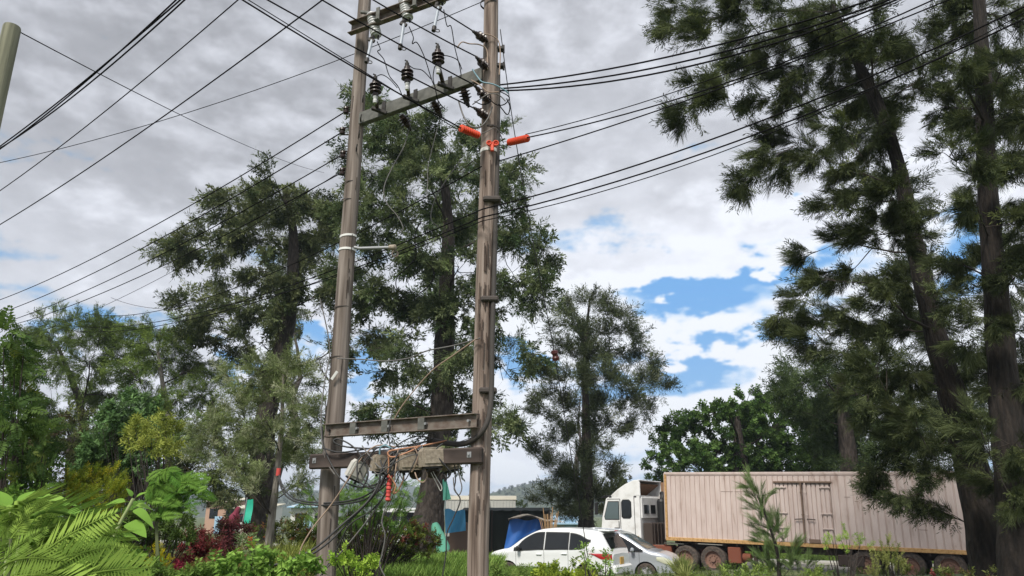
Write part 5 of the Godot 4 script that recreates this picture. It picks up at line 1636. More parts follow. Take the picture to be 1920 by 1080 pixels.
func make_truck() -> void:
	var ax = Vector3(0.835, 0, 0.55).normalized()
	var az = Vector3(-ax.z, 0, ax.x)
	var org = Vector3(6.27, 0, -31.8)
	var tr = thing("semi_trailer", "long dusty pink ribbed container trailer with yellow frame and side doors", "trailer", org)
	tr.basis = Basis(ax, Vector3.UP, az)
	var L = 10.75
	var H = 2.6
	var W = 2.4
	var tilt = Basis(Vector3(0, 0, 1), -0.026)
	var o = Vector3(0, 1.24, 0)
	var X = func(p: Vector3) -> Vector3: return o + tilt * p
	# corrugated side, left and right of the doors, as one pressed sheet each
	var spans = [["side_sheet", 0.1, 4.42, 0.2, 0.1, H - 0.1], ["side_sheet", 6.52, L - 0.1, 0.24, 0.1, H - 0.1], ["side_sheet", 4.42, 6.52, 0.19, 2.24, H - 0.1]]
	for s in spans:
		var a: float = s[1]
		var poly = []
		var z = 0
		var n = int((s[2] - a) / s[3])
		var pitch: float = (s[2] - a) / n
		for i in n:
			var x = a + i * pitch
			for q in [[0.0, 0.0], [0.78, 0.0], [0.83, -0.034], [0.95, -0.034]]:
				poly.append(Vector2(x + q[0] * pitch, q[1]))
		poly.append(Vector2(s[2], 0.0))
		var b = MB.new()
		for i in poly.size() - 1:
			var p: Vector2 = poly[i]
			var q: Vector2 = poly[i + 1]
			b.face([X.call(Vector3(p.x, s[4], p.y)), X.call(Vector3(q.x, s[4], q.y)), X.call(Vector3(q.x, s[5], q.y)), X.call(Vector3(p.x, s[5], p.y))], tilt * Vector3(0, 0, 1))
		part(s[0], b, M.box_paint, tr)
	var core = MB.new()
	core.box(Transform3D(tilt, X.call(Vector3(L * 0.5, H * 0.5, -W * 0.5 - 0.06))), Vector3(L - 0.04, H - 0.06, W - 0.12))
	part("box_body", core, M.box_paint, tr)
	# frame rails
	for r in [["top_rail", Vector3(0, H, 0.0), Vector3(L, H, 0.0), M.box_paint, 0.09], ["bottom_rail", Vector3(0, 0.03, 0.012), Vector3(L, 0.03, 0.012), M.frame_yellow, 0.14], ["corner_post", Vector3(0.05, 0.1, 0.01), Vector3(0.05, H - 0.05, 0.01), M.frame_yellow, 0.09], ["corner_post", Vector3(L - 0.06, 0.1, 0.01), Vector3(L - 0.06, H - 0.05, 0.01), M.frame_yellow, 0.12], ["door_post", Vector3(4.45, 0.1, 0.008), Vector3(4.45, 2.3, 0.008), M.box_paint, 0.07], ["door_post", Vector3(6.5, 0.1, 0.008), Vector3(6.5, 2.3, 0.008), M.box_paint, 0.07], ["door_header", Vector3(4.42, 2.27, 0.03), Vector3(6.53, 2.27, 0.03), M.mud_board, 0.07]]:
		var b = MB.new()
		b.bar(X.call(r[1]), X.call(r[2]), 0.07 if r[0] != "door_header" else 0.1, r[4], tilt * (Vector3.UP if absf(r[1].y - r[2].y) < 0.5 else Vector3.RIGHT), 0.012)
		part(r[0], b, r[3], tr)
	# end wall towards the cab
	var fw = MB.new()
	fw.box(Transform3D(tilt, X.call(Vector3(-0.01, H * 0.5, -W * 0.5))), Vector3(0.05, H, W + 0.02), 0.01)
	part("front_wall", fw, M.box_paint, tr)
	for k in 2:
		var x0: float = 4.5 + k * 0.99
		var dn = part("side_door", MB.new(), M.box_paint, tr)
		var b = MB.new()
		var n = 6
		var pitch = 0.95 / n
		for i in n:
			var x = x0 + i * pitch
			var pp = [Vector2(x, 0.012), Vector2(x + pitch * 0.72, 0.012), Vector2(x + pitch * 0.79, -0.035), Vector2(x + pitch * 0.93, -0.035), Vector2(x + pitch, 0.012)]
			for q in 4:
				b.face([X.call(Vector3(pp[q].x, 0.12, pp[q].y)), X.call(Vector3(pp[q + 1].x, 0.12, pp[q + 1].y)), X.call(Vector3(pp[q + 1].x, 2.22, pp[q + 1].y)), X.call(Vector3(pp[q].x, 2.22, pp[q].y))], tilt * Vector3(0, 0, 1))
		dn.mesh = b.mesh()
		for y in [0.62, 1.15, 2.08]:
			var hb = MB.new()
			var hx: float = x0 + (0.0 if k == 0 else 0.58)
			hb.bar(X.call(Vector3(hx, y, 0.04)), X.call(Vector3(hx + 0.38, y, 0.04)), 0.04, 0.05, tilt * Vector3.UP, 0.008)
			part("hinge", hb, M.box_paint, dn)
		var rod = MB.new()
		var rx: float = 5.42 if k == 0 else 5.56
		rod.tube([X.call(Vector3(rx, 0.1, 0.05)), X.call(Vector3(rx, 2.24, 0.05))], 0.03, 8)
		for y in [0.3, 1.1, 1.9]:
			rod.box(Transform3D(tilt, X.call(Vector3(rx, y, 0.05))), Vector3(0.09, 0.06, 0.06), 0.01)
		part("locking_bar", rod, M.mud_board if k == 0 else M.box_paint, dn)
		var hd = MB.new()
		hd.bar(X.call(Vector3(rx, 0.95, 0.09)), X.call(Vector3(rx + (0.3 if k else -0.3), 0.93, 0.09)), 0.03, 0.035, tilt * Vector3.UP, 0.006)
		part("bar_handle", hd, M.chassis, dn)
	var pk = MB.new()
	pk.box(Transform3D(tilt, X.call(Vector3(5.75, 0.18, 0.05))), Vector3(0.42, 0.14, 0.05), 0.01)
	part("door_lock_box", pk, M.mud_board, tr)
	# rust runs and welded patches
	for k in 7:
		var b = MB.new()
		var x: float = [7.0, 7.3, 8.6, 8.7, 9.3, 2.6, 3.1][k]
		b.box(Transform3D(tilt, X.call(Vector3(x, [1.75, 1.6, 1.6, 1.7, 0.7, 1.9, 1.9][k], 0.004))), Vector3([0.2, 0.12, 0.16, 0.1, 0.3, 0.5, 0.4][k], 0.014, 0.012), 0.003)
		part("weld_seam", b, M.mud_board, tr)
	# chassis under it
	var ch = MB.new()
	for z in [-0.55, -1.75]:
		ch.bar(X.call(Vector3(0.3, -0.16, z)), X.call(Vector3(L - 0.1, -0.16, z)), 0.14, 0.3, tilt * Vector3.UP, 0.01)
	for k in 13:
		ch.bar(X.call(Vector3(0.4 + k * 0.82, -0.07, -0.02)), X.call(Vector3(0.4 + k * 0.82, -0.07, -2.36)), 0.07, 0.11, tilt * Vector3.UP)
	part("chassis_frame", ch, M.chassis, tr)
	for k in 2:
		var lg = MB.new()
		var z: float = [-0.35, -1.95][k]
		lg.box(Transform3D(Basis.IDENTITY, Vector3(3.45, 0.72, z)), Vector3(0.14, 0.78, 0.14), 0.015)
		lg.box(Transform3D(Basis.IDENTITY, Vector3(3.45, 0.26, z)), Vector3(0.1, 0.3, 0.1), 0.01)
		lg.box(Transform3D(Basis.IDENTITY, Vector3(3.45, 0.1, z)), Vector3(0.26, 0.04, 0.24), 0.01)
		part("landing_leg", lg, M.chassis, tr)
	var sb = MB.new()
	sb.box(Transform3D(Basis.IDENTITY, Vector3(6.9, 0.62, -0.3)), Vector3(0.9, 0.4, 0.5), 0.04)
	part("tool_box", sb, M.chassis, tr)
	for x in [7.35, 8.75, 9.95]:
		for z in [-0.28, -2.12]:
			wheel(tr, "wheel", Vector3(x, 0.5, z), 0.5, 0.5 if z > -1 else 0.5, M.rim_rust, 10, 1.0 if z > -1 else -1.0)
		var axb = MB.new()
		axb.tube([Vector3(x, 0.5, -0.2), Vector3(x, 0.5, -2.2)], 0.07, 8)
		part("axle", axb, M.chassis, tr)
	var mg = MB.new()
	mg.box(Transform3D(Basis.IDENTITY, Vector3(10.62, 0.55, -0.3)), Vector3(0.1, 0.6, 0.5), 0.015)
	part("mud_flap", mg, M.chassis, tr)
	var rl = MB.new()
	rl.box(Transform3D(Basis.IDENTITY, Vector3(10.66, 0.72, 0.0)), Vector3(0.12, 0.36, 0.12), 0.02)
	part("rear_lamp_post", rl, M.rust_red, tr)
	# the tractor
	var tk = thing("truck_tractor", "white truck cab with tall hollow wind deflector hitched to the container", "truck", org + ax * 0.0)
	tk.basis = Basis(ax, Vector3.UP, az)
	var cab = MB.new()
	var prof = PackedVector2Array([Vector2(-1.1, 0.95), Vector2(-1.1, 2.98), Vector2(-2.5, 2.95), Vector2(-2.66, 2.86), Vector2(-2.86, 2.1), Vector2(-2.92, 1.6), Vector2(-2.94, 0.62), Vector2(-2.75, 0.62), Vector2(-2.7, 1.0), Vector2(-1.75, 1.12), Vector2(-1.7, 0.95)])
	cab.prism(prof, 2.36, Transform3D(Basis.IDENTITY, Vector3(0, 0, -2.38)))
	part("cab_shell", cab, M.cab_white, tk)
	for s in [0.0, -2.4]:
		var sgn = 1.0 if s == 0.0 else -1.0
		var zz: float = s - 0.02 * sgn
		var dr = MB.new()
		dr.prism(PackedVector2Array([Vector2(-2.02, 1.22), Vector2(-2.02, 2.82), Vector2(-2.58, 2.82), Vector2(-2.8, 2.1), Vector2(-2.82, 1.22)]), 0.014, Transform3D(Basis.IDENTITY, Vector3(0, 0, zz - (0.0 if sgn > 0 else 0.014))))
		var dn = part("cab_door", dr, M.cab_white, tk)
		for w in [[PackedVector2Array([Vector2(-2.08, 2.02), Vector2(-2.08, 2.72), Vector2(-2.55, 2.72), Vector2(-2.73, 2.12), Vector2(-2.7, 2.02)]), "door_window", M.glass_screen], [PackedVector2Array([Vector2(-1.52, 2.14), Vector2(-1.52, 2.7), Vector2(-1.6, 2.78), Vector2(-1.86, 2.78), Vector2(-1.92, 2.7), Vector2(-1.92, 2.14), Vector2(-1.86, 2.08), Vector2(-1.58, 2.08)]), "sleeper_window", M.glass_dark]]:
			var pane_z: float = zz + 0.02 * sgn
			var rim = MB.new()
			var big = Geometry2D.offset_polygon(w[0], 0.035)
			rim.prism(big[0], 0.012, Transform3D(Basis.IDENTITY, Vector3(0, 0, zz + 0.004 * sgn - (0.0 if sgn > 0 else 0.012))))
			part("window_rubber", rim, M.trim_black, tk)
			var gl = MB.new()
			gl.prism(w[0], 0.012, Transform3D(Basis.IDENTITY, Vector3(0, 0, pane_z - (0.004 if sgn > 0 else 0.008))))
			part(w[1], gl, w[2], tk)
		var hn = MB.new()
		hn.box(Transform3D(Basis.IDENTITY, Vector3(-2.18, 1.62, zz + 0.025 * sgn)), Vector3(0.22, 0.12, 0.04), 0.01)
		part("door_handle", hn, M.trim_black, dn)
		var mr = MB.new()
		mr.bar(Vector3(-2.75, 2.75, zz), Vector3(-2.98, 2.7, zz + 0.3 * sgn), 0.03, 0.03)
		mr.box(Transform3D(Basis.IDENTITY, Vector3(-3.0, 2.45, zz + 0.28 * sgn)), Vector3(0.1, 0.5, 0.2), 0.03)
		part("mirror", mr, M.trim_black, tk)
		var st = MB.new()
		st.box(Transform3D(Basis.IDENTITY, Vector3(-1.6, 1.32, zz + 0.008 * sgn)), Vector3(0.8, 0.07, 0.014), 0.003)
		part("amber_stripe", st, M.frame_yellow, tk)
	for q in [[Vector2(-2.0, 1.2), Vector2(-2.0, 2.84)], [Vector2(-2.0, 2.84), Vector2(-2.6, 2.84)], [Vector2(-2.0, 1.2), Vector2(-2.84, 1.2)], [Vector2(-1.35, 0.98), Vector2(-1.35, 2.9)]]:
		var sm = MB.new()
		sm.tube([Vector3(q[0].x, q[0].y, -0.004), Vector3(q[1].x, q[1].y, -0.004)], 0.011, 4)
		part("panel_gap", sm, M.trim_black, tk)
	var arch = MB.new()
	arch.prism(PackedVector2Array([Vector2(-2.72, 0.6), Vector2(-2.62, 0.95), Vector2(-2.4, 1.1), Vector2(-1.9, 1.1), Vector2(-1.66, 0.95), Vector2(-1.58, 0.6)]), 0.03, Transform3D(Basis.IDENTITY, Vector3(0, 0, -0.005)))
	part("wheel_arch", arch, M.trim_black, tk)
	var stp = MB.new()
	for k in 2:
		stp.box(Transform3D(Basis.IDENTITY, Vector3(-2.78, 0.55 + k * 0.3, 0.0)), Vector3(0.3, 0.06, 0.1), 0.01)
	part("step", stp, M.trim_black, tk)
	var bmp = MB.new()
	bmp.box(Transform3D(Basis.IDENTITY, Vector3(-2.92, 0.62, -1.2)), Vector3(0.22, 0.5, 2.4), 0.06)
	part("front_bumper", bmp, M.cab_white, tk)
	var mk = MB.new()
	for x in [-2.45, -1.3]:
		mk.box(Transform3D(Basis.IDENTITY, Vector3(x, 2.93, -0.02)), Vector3(0.12, 0.05, 0.05), 0.01)
	part("marker_lamp", mk, M.trim_black, tk)
	var gr = MB.new()
	gr.tube([Vector3(-2.06, 1.3, 0.04), Vector3(-2.06, 1.95, 0.04)], 0.014, 6)
	part("grab_rail", gr, M.trim_black, tk)
	var ws = MB.new()
	ws.box(Transform3D(Basis(Vector3(0, 0, 1), -0.26), Vector3(-2.765, 2.44, -1.2)), Vector3(0.03, 0.74, 2.1), 0.01)
	part("windscreen", ws, M.glass_screen, tk)
	var vis = MB.new()
	vis.box(Transform3D(Basis(Vector3(0, 0, 1), 0.3), Vector3(-2.82, 2.95, -1.2)), Vector3(0.3, 0.03, 2.2), 0.01)
	part("sun_visor", vis, M.trim_black, tk)
	# wind deflector: a hood of shell thickness, open behind
	for s in [[0.0, 0.05], [-2.4, 0.05]]:
		var d = MB.new()
		d.prism(PackedVector2Array([Vector2(-1.06, 2.96), Vector2(-1.06, 3.5), Vector2(-1.12, 3.6), Vector2(-1.35, 3.58), Vector2(-1.75, 3.42), Vector2(-2.15, 3.18), Vector2(-2.4, 2.96)]), 0.05, Transform3D(Basis.IDENTITY, Vector3(0, 0, -0.07 if s[0] == 0.0 else -2.38)))
		part("deflector_side", d, M.cab_white, tk)
	var hood = MB.new()
	var hp = [Vector2(-1.06, 3.6), Vector2(-1.35, 3.585), Vector2(-1.75, 3.425), Vector2(-2.15, 3.185), Vector2(-2.42, 2.97)]
	for i in hp.size() - 1:
		hood.bar(Vector3(hp[i].x, hp[i].y, -1.2), Vector3(hp[i + 1].x, hp[i + 1].y, -1.2), 2.34, 0.04, Vector3.UP, 0.01)
	part("deflector_top", hood, M.cab_white, tk)
	var lin_ = MB.new()
	lin_.box(Transform3D(Basis(Vector3(0, 0, 1), 0.62), Vector3(-1.55, 3.2, -1.2)), Vector3(0.9, 0.03, 2.22))
	part("deflector_lining", lin_, M.fairing_in, tk)
	# back wall with side wings that trail behind the cab
	for z in [-2.34]:
		var wg = MB.new()
		wg.box(Transform3D(Basis.IDENTITY, Vector3(-0.84, 2.6, z)), Vector3(0.46, 1.95, 0.05), 0.015)
		part("side_wing", wg, M.fairing_in, tk)
	var bw = MB.new()
	bw.box(Transform3D(Basis.IDENTITY, Vector3(-1.07, 2.48, -1.2)), Vector3(0.06, 0.86, 2.2), 0.02)
	part("rear_wall", bw, M.cab_white, tk)
	for z in [-0.55, -1.25]:
		var rw = MB.new()
		rw.box(Transform3D(Basis.IDENTITY, Vector3(-1.035, 2.42, z)), Vector3(0.02, 0.36, 0.5), 0.008)
		part("rear_window", rw, M.glass_dark, tk)
	var af = MB.new()
	af.lathe(Transform3D(Basis.IDENTITY, Vector3(-0.85, 1.7, -1.75)), [Vector2(0, 0), Vector2(0.19, 0), Vector2(0.19, 1.05), Vector2(0.14, 1.15), Vector2(0, 1.15)], 16)
	part("air_filter", af, M.trim_black, tk)
	var sk = MB.new()
	sk.tube(smooth([Vector3(-0.85, 2.7, -1.75), Vector3(-0.8, 2.95, -1.8), Vector3(-0.9, 3.1, -2.0)], 5), 0.1, 10)
	part("intake_pipe", sk, M.trim_black, tk)
	var eb = MB.new()
	eb.box(Transform3D(Basis.IDENTITY, Vector3(-0.85, 1.4, -0.9)), Vector3(0.4, 0.95, 1.5), 0.03)
	for k in 4:
		eb.box(Transform3D(Basis.IDENTITY, Vector3(-0.64, 1.4, -0.35 - k * 0.36)), Vector3(0.06, 0.9, 0.05), 0.01)
	part("equipment_rack", eb, M.chassis, tk)
	var cf = MB.new()
	for z in [-0.75, -1.6]:
		cf.bar(Vector3(-2.6, 0.8, z), Vector3(2.6, 0.8, z), 0.1, 0.26, Vector3.UP, 0.01)
	cf.box(Transform3D(Basis.IDENTITY, Vector3(-0.3, 0.86, -0.4)), Vector3(0.9, 0.3, 0.6), 0.03)
	part("chassis_rail", cf, M.rust_red, tk)
	var ft = MB.new()
	ft.tube([Vector3(-1.3, 0.72, -0.35), Vector3(-0.25, 0.72, -0.35)], 0.3, 16)
	part("fuel_tank", ft, M.steel_grey, tk)
	for x in [0.75, 1.87]:
		for z in [-0.28, -2.12]:
			wheel(tk, "wheel", Vector3(x, 0.52, z), 0.52, 0.52, M.rim_rust, 10, 1.0 if z > -1 else -1.0)
		var axb = MB.new()
		axb.tube([Vector3(x, 0.52, -0.2), Vector3(x, 0.52, -2.2)], 0.08, 8)
		part("axle", axb, M.chassis, tk)
	for z in [-0.2, -2.2]:
		wheel(tk, "wheel", Vector3(-2.15, 0.52, z), 0.52, 0.3, M.rim_rust, 10, 1.0 if z > -1 else -1.0)
	for k in 2:
		var gd = MB.new()
		gd.box(Transform3D(Basis(Vector3(0, 0, 1), -0.03), Vector3(0.3 + k * 1.5, 1.08, -0.3)), Vector3(0.85 if k == 0 else 1.0, 0.03, 0.58), 0.01)
		part("mudguard", gd, M.concrete if k == 1 else M.steel_grey, tk)
	var tkb = MB.new()
	tkb.box(Transform3D(Basis.IDENTITY, Vector3(2.72, 0.7, -0.35)), Vector3(0.5, 0.6, 0.6), 0.03)
	part("rear_guard_box", tkb, M.rust_red, tk)
	var air = MB.new()
	air.tube([Vector3(3.0, 0.62, -0.3), Vector3(3.3, 0.62, -0.3)], 0.16, 14)
	part("air_tank", air, M.rust_red, tk)


func ground_y(x: float, z: float) -> float:
	# the garden bed is a bank that ends before the parked cars; further left it runs back to the big trees
	var edge = lerpf(-22.2, -40.0, smoothstep(-0.5, -5.0, x))
	var g = smoothstep(edge - 1.2, edge + 1.2, z) * (1.0 - smoothstep(40.0, 60.0, absf(x)))
	return g * (0.72 + 0.06 * sin(x * 0.9 + z * 0.5) + 0.05 * sin(z * 1.3 - x * 0.4))


func strip(rows: Array) -> MB:
	var b = MB.new()
	for i in rows.size() - 1:
		b.face([rows[i][0], rows[i][1], rows[i + 1][1], rows[i + 1][0]], Vector3.UP)
	return b


func make_ground() -> void:
	var b = MB.new()
	var rows = []
	for i in 121:
		var u = (i - 60) / 60.0
		var z = -20.0 - (26.0 * u + 3000.0 * pow(u, 7.0))
		var row = PackedVector3Array()
		for j in 121:
			var w = (j - 60) / 60.0
			var x = 24.0 * w + 3000.0 * pow(w, 7.0)
			row.append(Vector3(x, ground_y(x, z), z))
		rows.append(row)
	b.grid(rows, Vector3(0, -5000, 0))
	struct("ground", b, M.soil)
	var ax = Vector3(0.835, 0, 0.55).normalized()
	var nz = Vector3(ax.z, 0, -ax.x)
	var o = Vector3(6.27, 0, -31.8)
	struct("road", strip([[o - ax * 60 - nz * 3.5 + Vector3(0, 0.006, 0), o - ax * 60 + nz * 8 + Vector3(0, 0.006, 0)], [o + ax * 80 - nz * 3.5 + Vector3(0, 0.006, 0), o + ax * 80 + nz * 8 + Vector3(0, 0.006, 0)]]), M.asphalt)
	var kb = MB.new()
	kb.bar(o - ax * 60 + nz * 8.1 + Vector3(0, 0.06, 0), o + ax * 80 + nz * 8.1 + Vector3(0, 0.06, 0), 0.2, 0.14, Vector3.UP, 0.02)
	struct("kerb", kb, M.concrete)
	var pv = MB.new()
	pv.bar(o - ax * 60 + nz * 9.0 + Vector3(0, 0.05, 0), o + ax * 80 + nz * 9.0 + Vector3(0, 0.05, 0), 1.6, 0.1, Vector3.UP)
	struct("pavement", pv, M.concrete)
	# verge beyond the road
	var xf = []
	var co = []
	for k in 5000:
		var p = o + ax * rng.randf_range(-6, 30) + nz * rng.randf_range(9.9, 16.0)
		xf.append(Transform3D(Basis(Vector3.UP, rng.randf() * TAU).scaled_local(Vector3.ONE * rng.randf_range(0.15, 0.3) * Vector3(2, 1, 2)), p))
		co.append(vary(lin(0.08, 0.15, 0.03), lin(0.16, 0.22, 0.06)))
	var vg = swarm("verge_grass", S.grass, M.leaf, xf, co, self)
	tag(vg, "short green grass on the verge beyond the road, seen under the trailer", "grass")
	# hills
	var hn = noise(0.004, 4, 9)
	for k in 2:
		var hb = MB.new()
		var hr = []
		for i in 14:
			var row = PackedVector3Array()
			for j in 90:
				var x = lerpf(-900, 1300, j / 89.0) * (1.0 + 0.5 * k)
				var t = i / 13.0
				var top: float = (34.0 + 16.0 * hn.get_noise_2d(x, 40.0 * k) * 2.0) * (1.0 + 0.6 * k)
				if k == 0:
					top *= smoothstep(420.0, -40.0, absf(x + 20.0) - 60.0) * 0.75 + 0.25
				var y = top * sin(t * PI) * (1.0 + 0.12 * hn.get_noise_2d(x * 4.0, t * 300.0))
				row.append(Vector3(x, y - 1.0, -780.0 - 300.0 * t - 700.0 * k))
			hr.append(row)
		hb.grid(hr, Vector3(0, -5000, -900))
		struct("hill", hb, M.hill)
	# trees and bushes scattered over the near hill
	var hx = []
	var hc = []
	for k in 2600:
		var x = rng.randf_range(-420, 420)
		var t = rng.randf_range(0.12, 0.56)
		var top: float = (34.0 + 16.0 * hn.get_noise_2d(x, 0.0) * 2.0) * (smoothstep(420.0, -40.0, absf(x + 20.0) - 60.0) * 0.75 + 0.25)
		var y = top * sin(t * PI) * (1.0 + 0.12 * hn.get_noise_2d(x * 4.0, t * 300.0))
		var s = rng.randf_range(1.5, 4.2)
		hx.append(Transform3D(Basis(Vector3.UP, rng.randf() * TAU).scaled_local(Vector3(s * 1.4, s, s * 1.4)), Vector3(x, y - 1.4, -780.0 - 300.0 * t)))
		hc.append(vary(lin(0.025, 0.04, 0.02), lin(0.05, 0.07, 0.03)))
	var hs = swarm("hillside_bushes", S.round, M.leaf, hx, hc, self)
	tag(hs, "dark scrub and small trees dotted over the far hill", "bushes")


func shrub(called: String, label: String, d: float, blobs: Array, o: Dictionary) -> Node3D:
	# like tree(), but many stems from one foot on the ground
	var c = Vector2.ZERO
	for b in blobs:
		c += Vector2(b[0], b[1]) / blobs.size()
	var foot = at(c.x, 1080, d)
	foot.y = ground_y(foot.x, foot.z) - 0.05
	var root = thing(called, label, o.get("category", "shrub"), foot, o.get("group", ""))
	var spx: float = o.get("spray", 20.0)
	var xfs = []
	var cols = []
	var st = MB.new()
	for bl in blobs:
		var dd: float = d + rng.randf_range(-1, 1) * o.get("spread", 0.5)
		var u = unit(bl[1], dd)
		var p = at(bl[0], bl[1], dd) - foot
		var r: float = bl[2] * u
		var n = maxi(4, int(bl[2] * bl[2] * 0.035 * o.get("dens", 1.0)))
		for k in n:
			var e = p + ball() * r
			if k % int(o.get("every", 3)) == 0:
				var s = Vector3(rng.randf_range(-0.15, 0.15), 0, rng.randf_range(-0.15, 0.15))
				st.tube([s, s.lerp(e, 0.55) + Vector3(0, 0.1 * e.y, 0) + rv(0.03), e], [0.014 * o.get("stem", 1.0), 0.009 * o.get("stem", 1.0), 0.004], 4, false)
			for q in int(o.get("per", 3)):
				var f = e + rv(r * 0.22)
				var dir: Vector3 = (f - p).normalized() * 0.6 + rv(0.5) + o.get("grow", Vector3(0, 0.7, 0))
				var sc: float = spx * unit(bl[1], d) * rng.randf_range(0.7, 1.3)
				xfs.append(Transform3D(aim(dir, rng.randf() * TAU).scaled_local(Vector3.ONE * sc), f))
				cols.append(vary(o.c1, o.get("tip", o.c2) if rng.randf() < o.get("tips", 0.0) else o.c2, 0.25))
	part("stems", st, o.get("bark", M.twig), root)
	swarm("foliage", o.get("leaf", S.broad), M.leaf, xfs, cols, root)
	return root


func frond_plant(called: String, label: String, d: float, foot_px: Array, fronds: Array, m: Mesh, c1: Color, c2: Color, category := "plant") -> void:
	# fronds: [base px, py, tip px, py, depth shift of the tip]; each frond a part of its own
	var foot = at(foot_px[0], foot_px[1], d)
	foot.y = ground_y(foot.x, foot.z) - 0.03
	var root = thing(called, label, category, foot)
	var mats = []
	for i in 7:
		mats.append(plain_leaf(vary(c1, c2, 0.25)))
	var st = MB.new()
	for f in fronds:
		var a = at(f[0], f[1], d + rng.randf_range(-0.1, 0.1)) - foot
		var b = at(f[2], f[3], d + f[4]) - foot
		var y = (b - a)
		var x = y.cross(Vector3(rng.randf_range(-0.45, 0.45), rng.randf_range(0.4, 0.9), 1.0)).normalized()
		var o = part("frond", m, mats[rng.randi() % 7], root)
		var len = y.length() * 1.12
		o.transform = Transform3D(Basis(x, y.normalized(), x.cross(y.normalized())).rotated(y.normalized(), rng.randf_range(-0.35, 0.35)).scaled_local(Vector3.ONE * len), a)
		if root.get_child_count() in [1, 9, 17]:
			st.tube([Vector3(rng.randf_range(-0.03, 0.03), 0, 0), a * 0.5 + Vector3(0, 0.08, 0) + rv(0.02), a], [0.016, 0.013, 0.007], 5, false)
	part("stems", st, M.stem_dull, root)


func big_leaf(l: float, w: float, droop: float) -> ArrayMesh:
	var b = MB.new()
	var rows = []
	for i in 9:
		var t = i / 8.0
		var ww = w * pow(sin(PI * pow(t, 0.62)), 0.8) * 0.5 + 0.003
		var y = t * l
		var z = -droop * t * t * l
		var row = PackedVector3Array()
		for k in 5:
			var s = (k - 2) / 2.0
			row.append(Vector3(s * ww, y, z + absf(s) * ww * 0.35 + 0.006 * sin(t * 20.0) * absf(s)))
		rows.append(row)
	b.grid(rows, Vector3(0, l * 0.5, -50))
	b.tube([Vector3(0, -l * 0.35, -l * 0.04), Vector3(0, 0, -0.002), Vector3(0, l * 0.9, -droop * 0.81 * l - 0.002)], [l * 0.014, l * 0.012, l * 0.004], 4, false)
	return b.mesh()


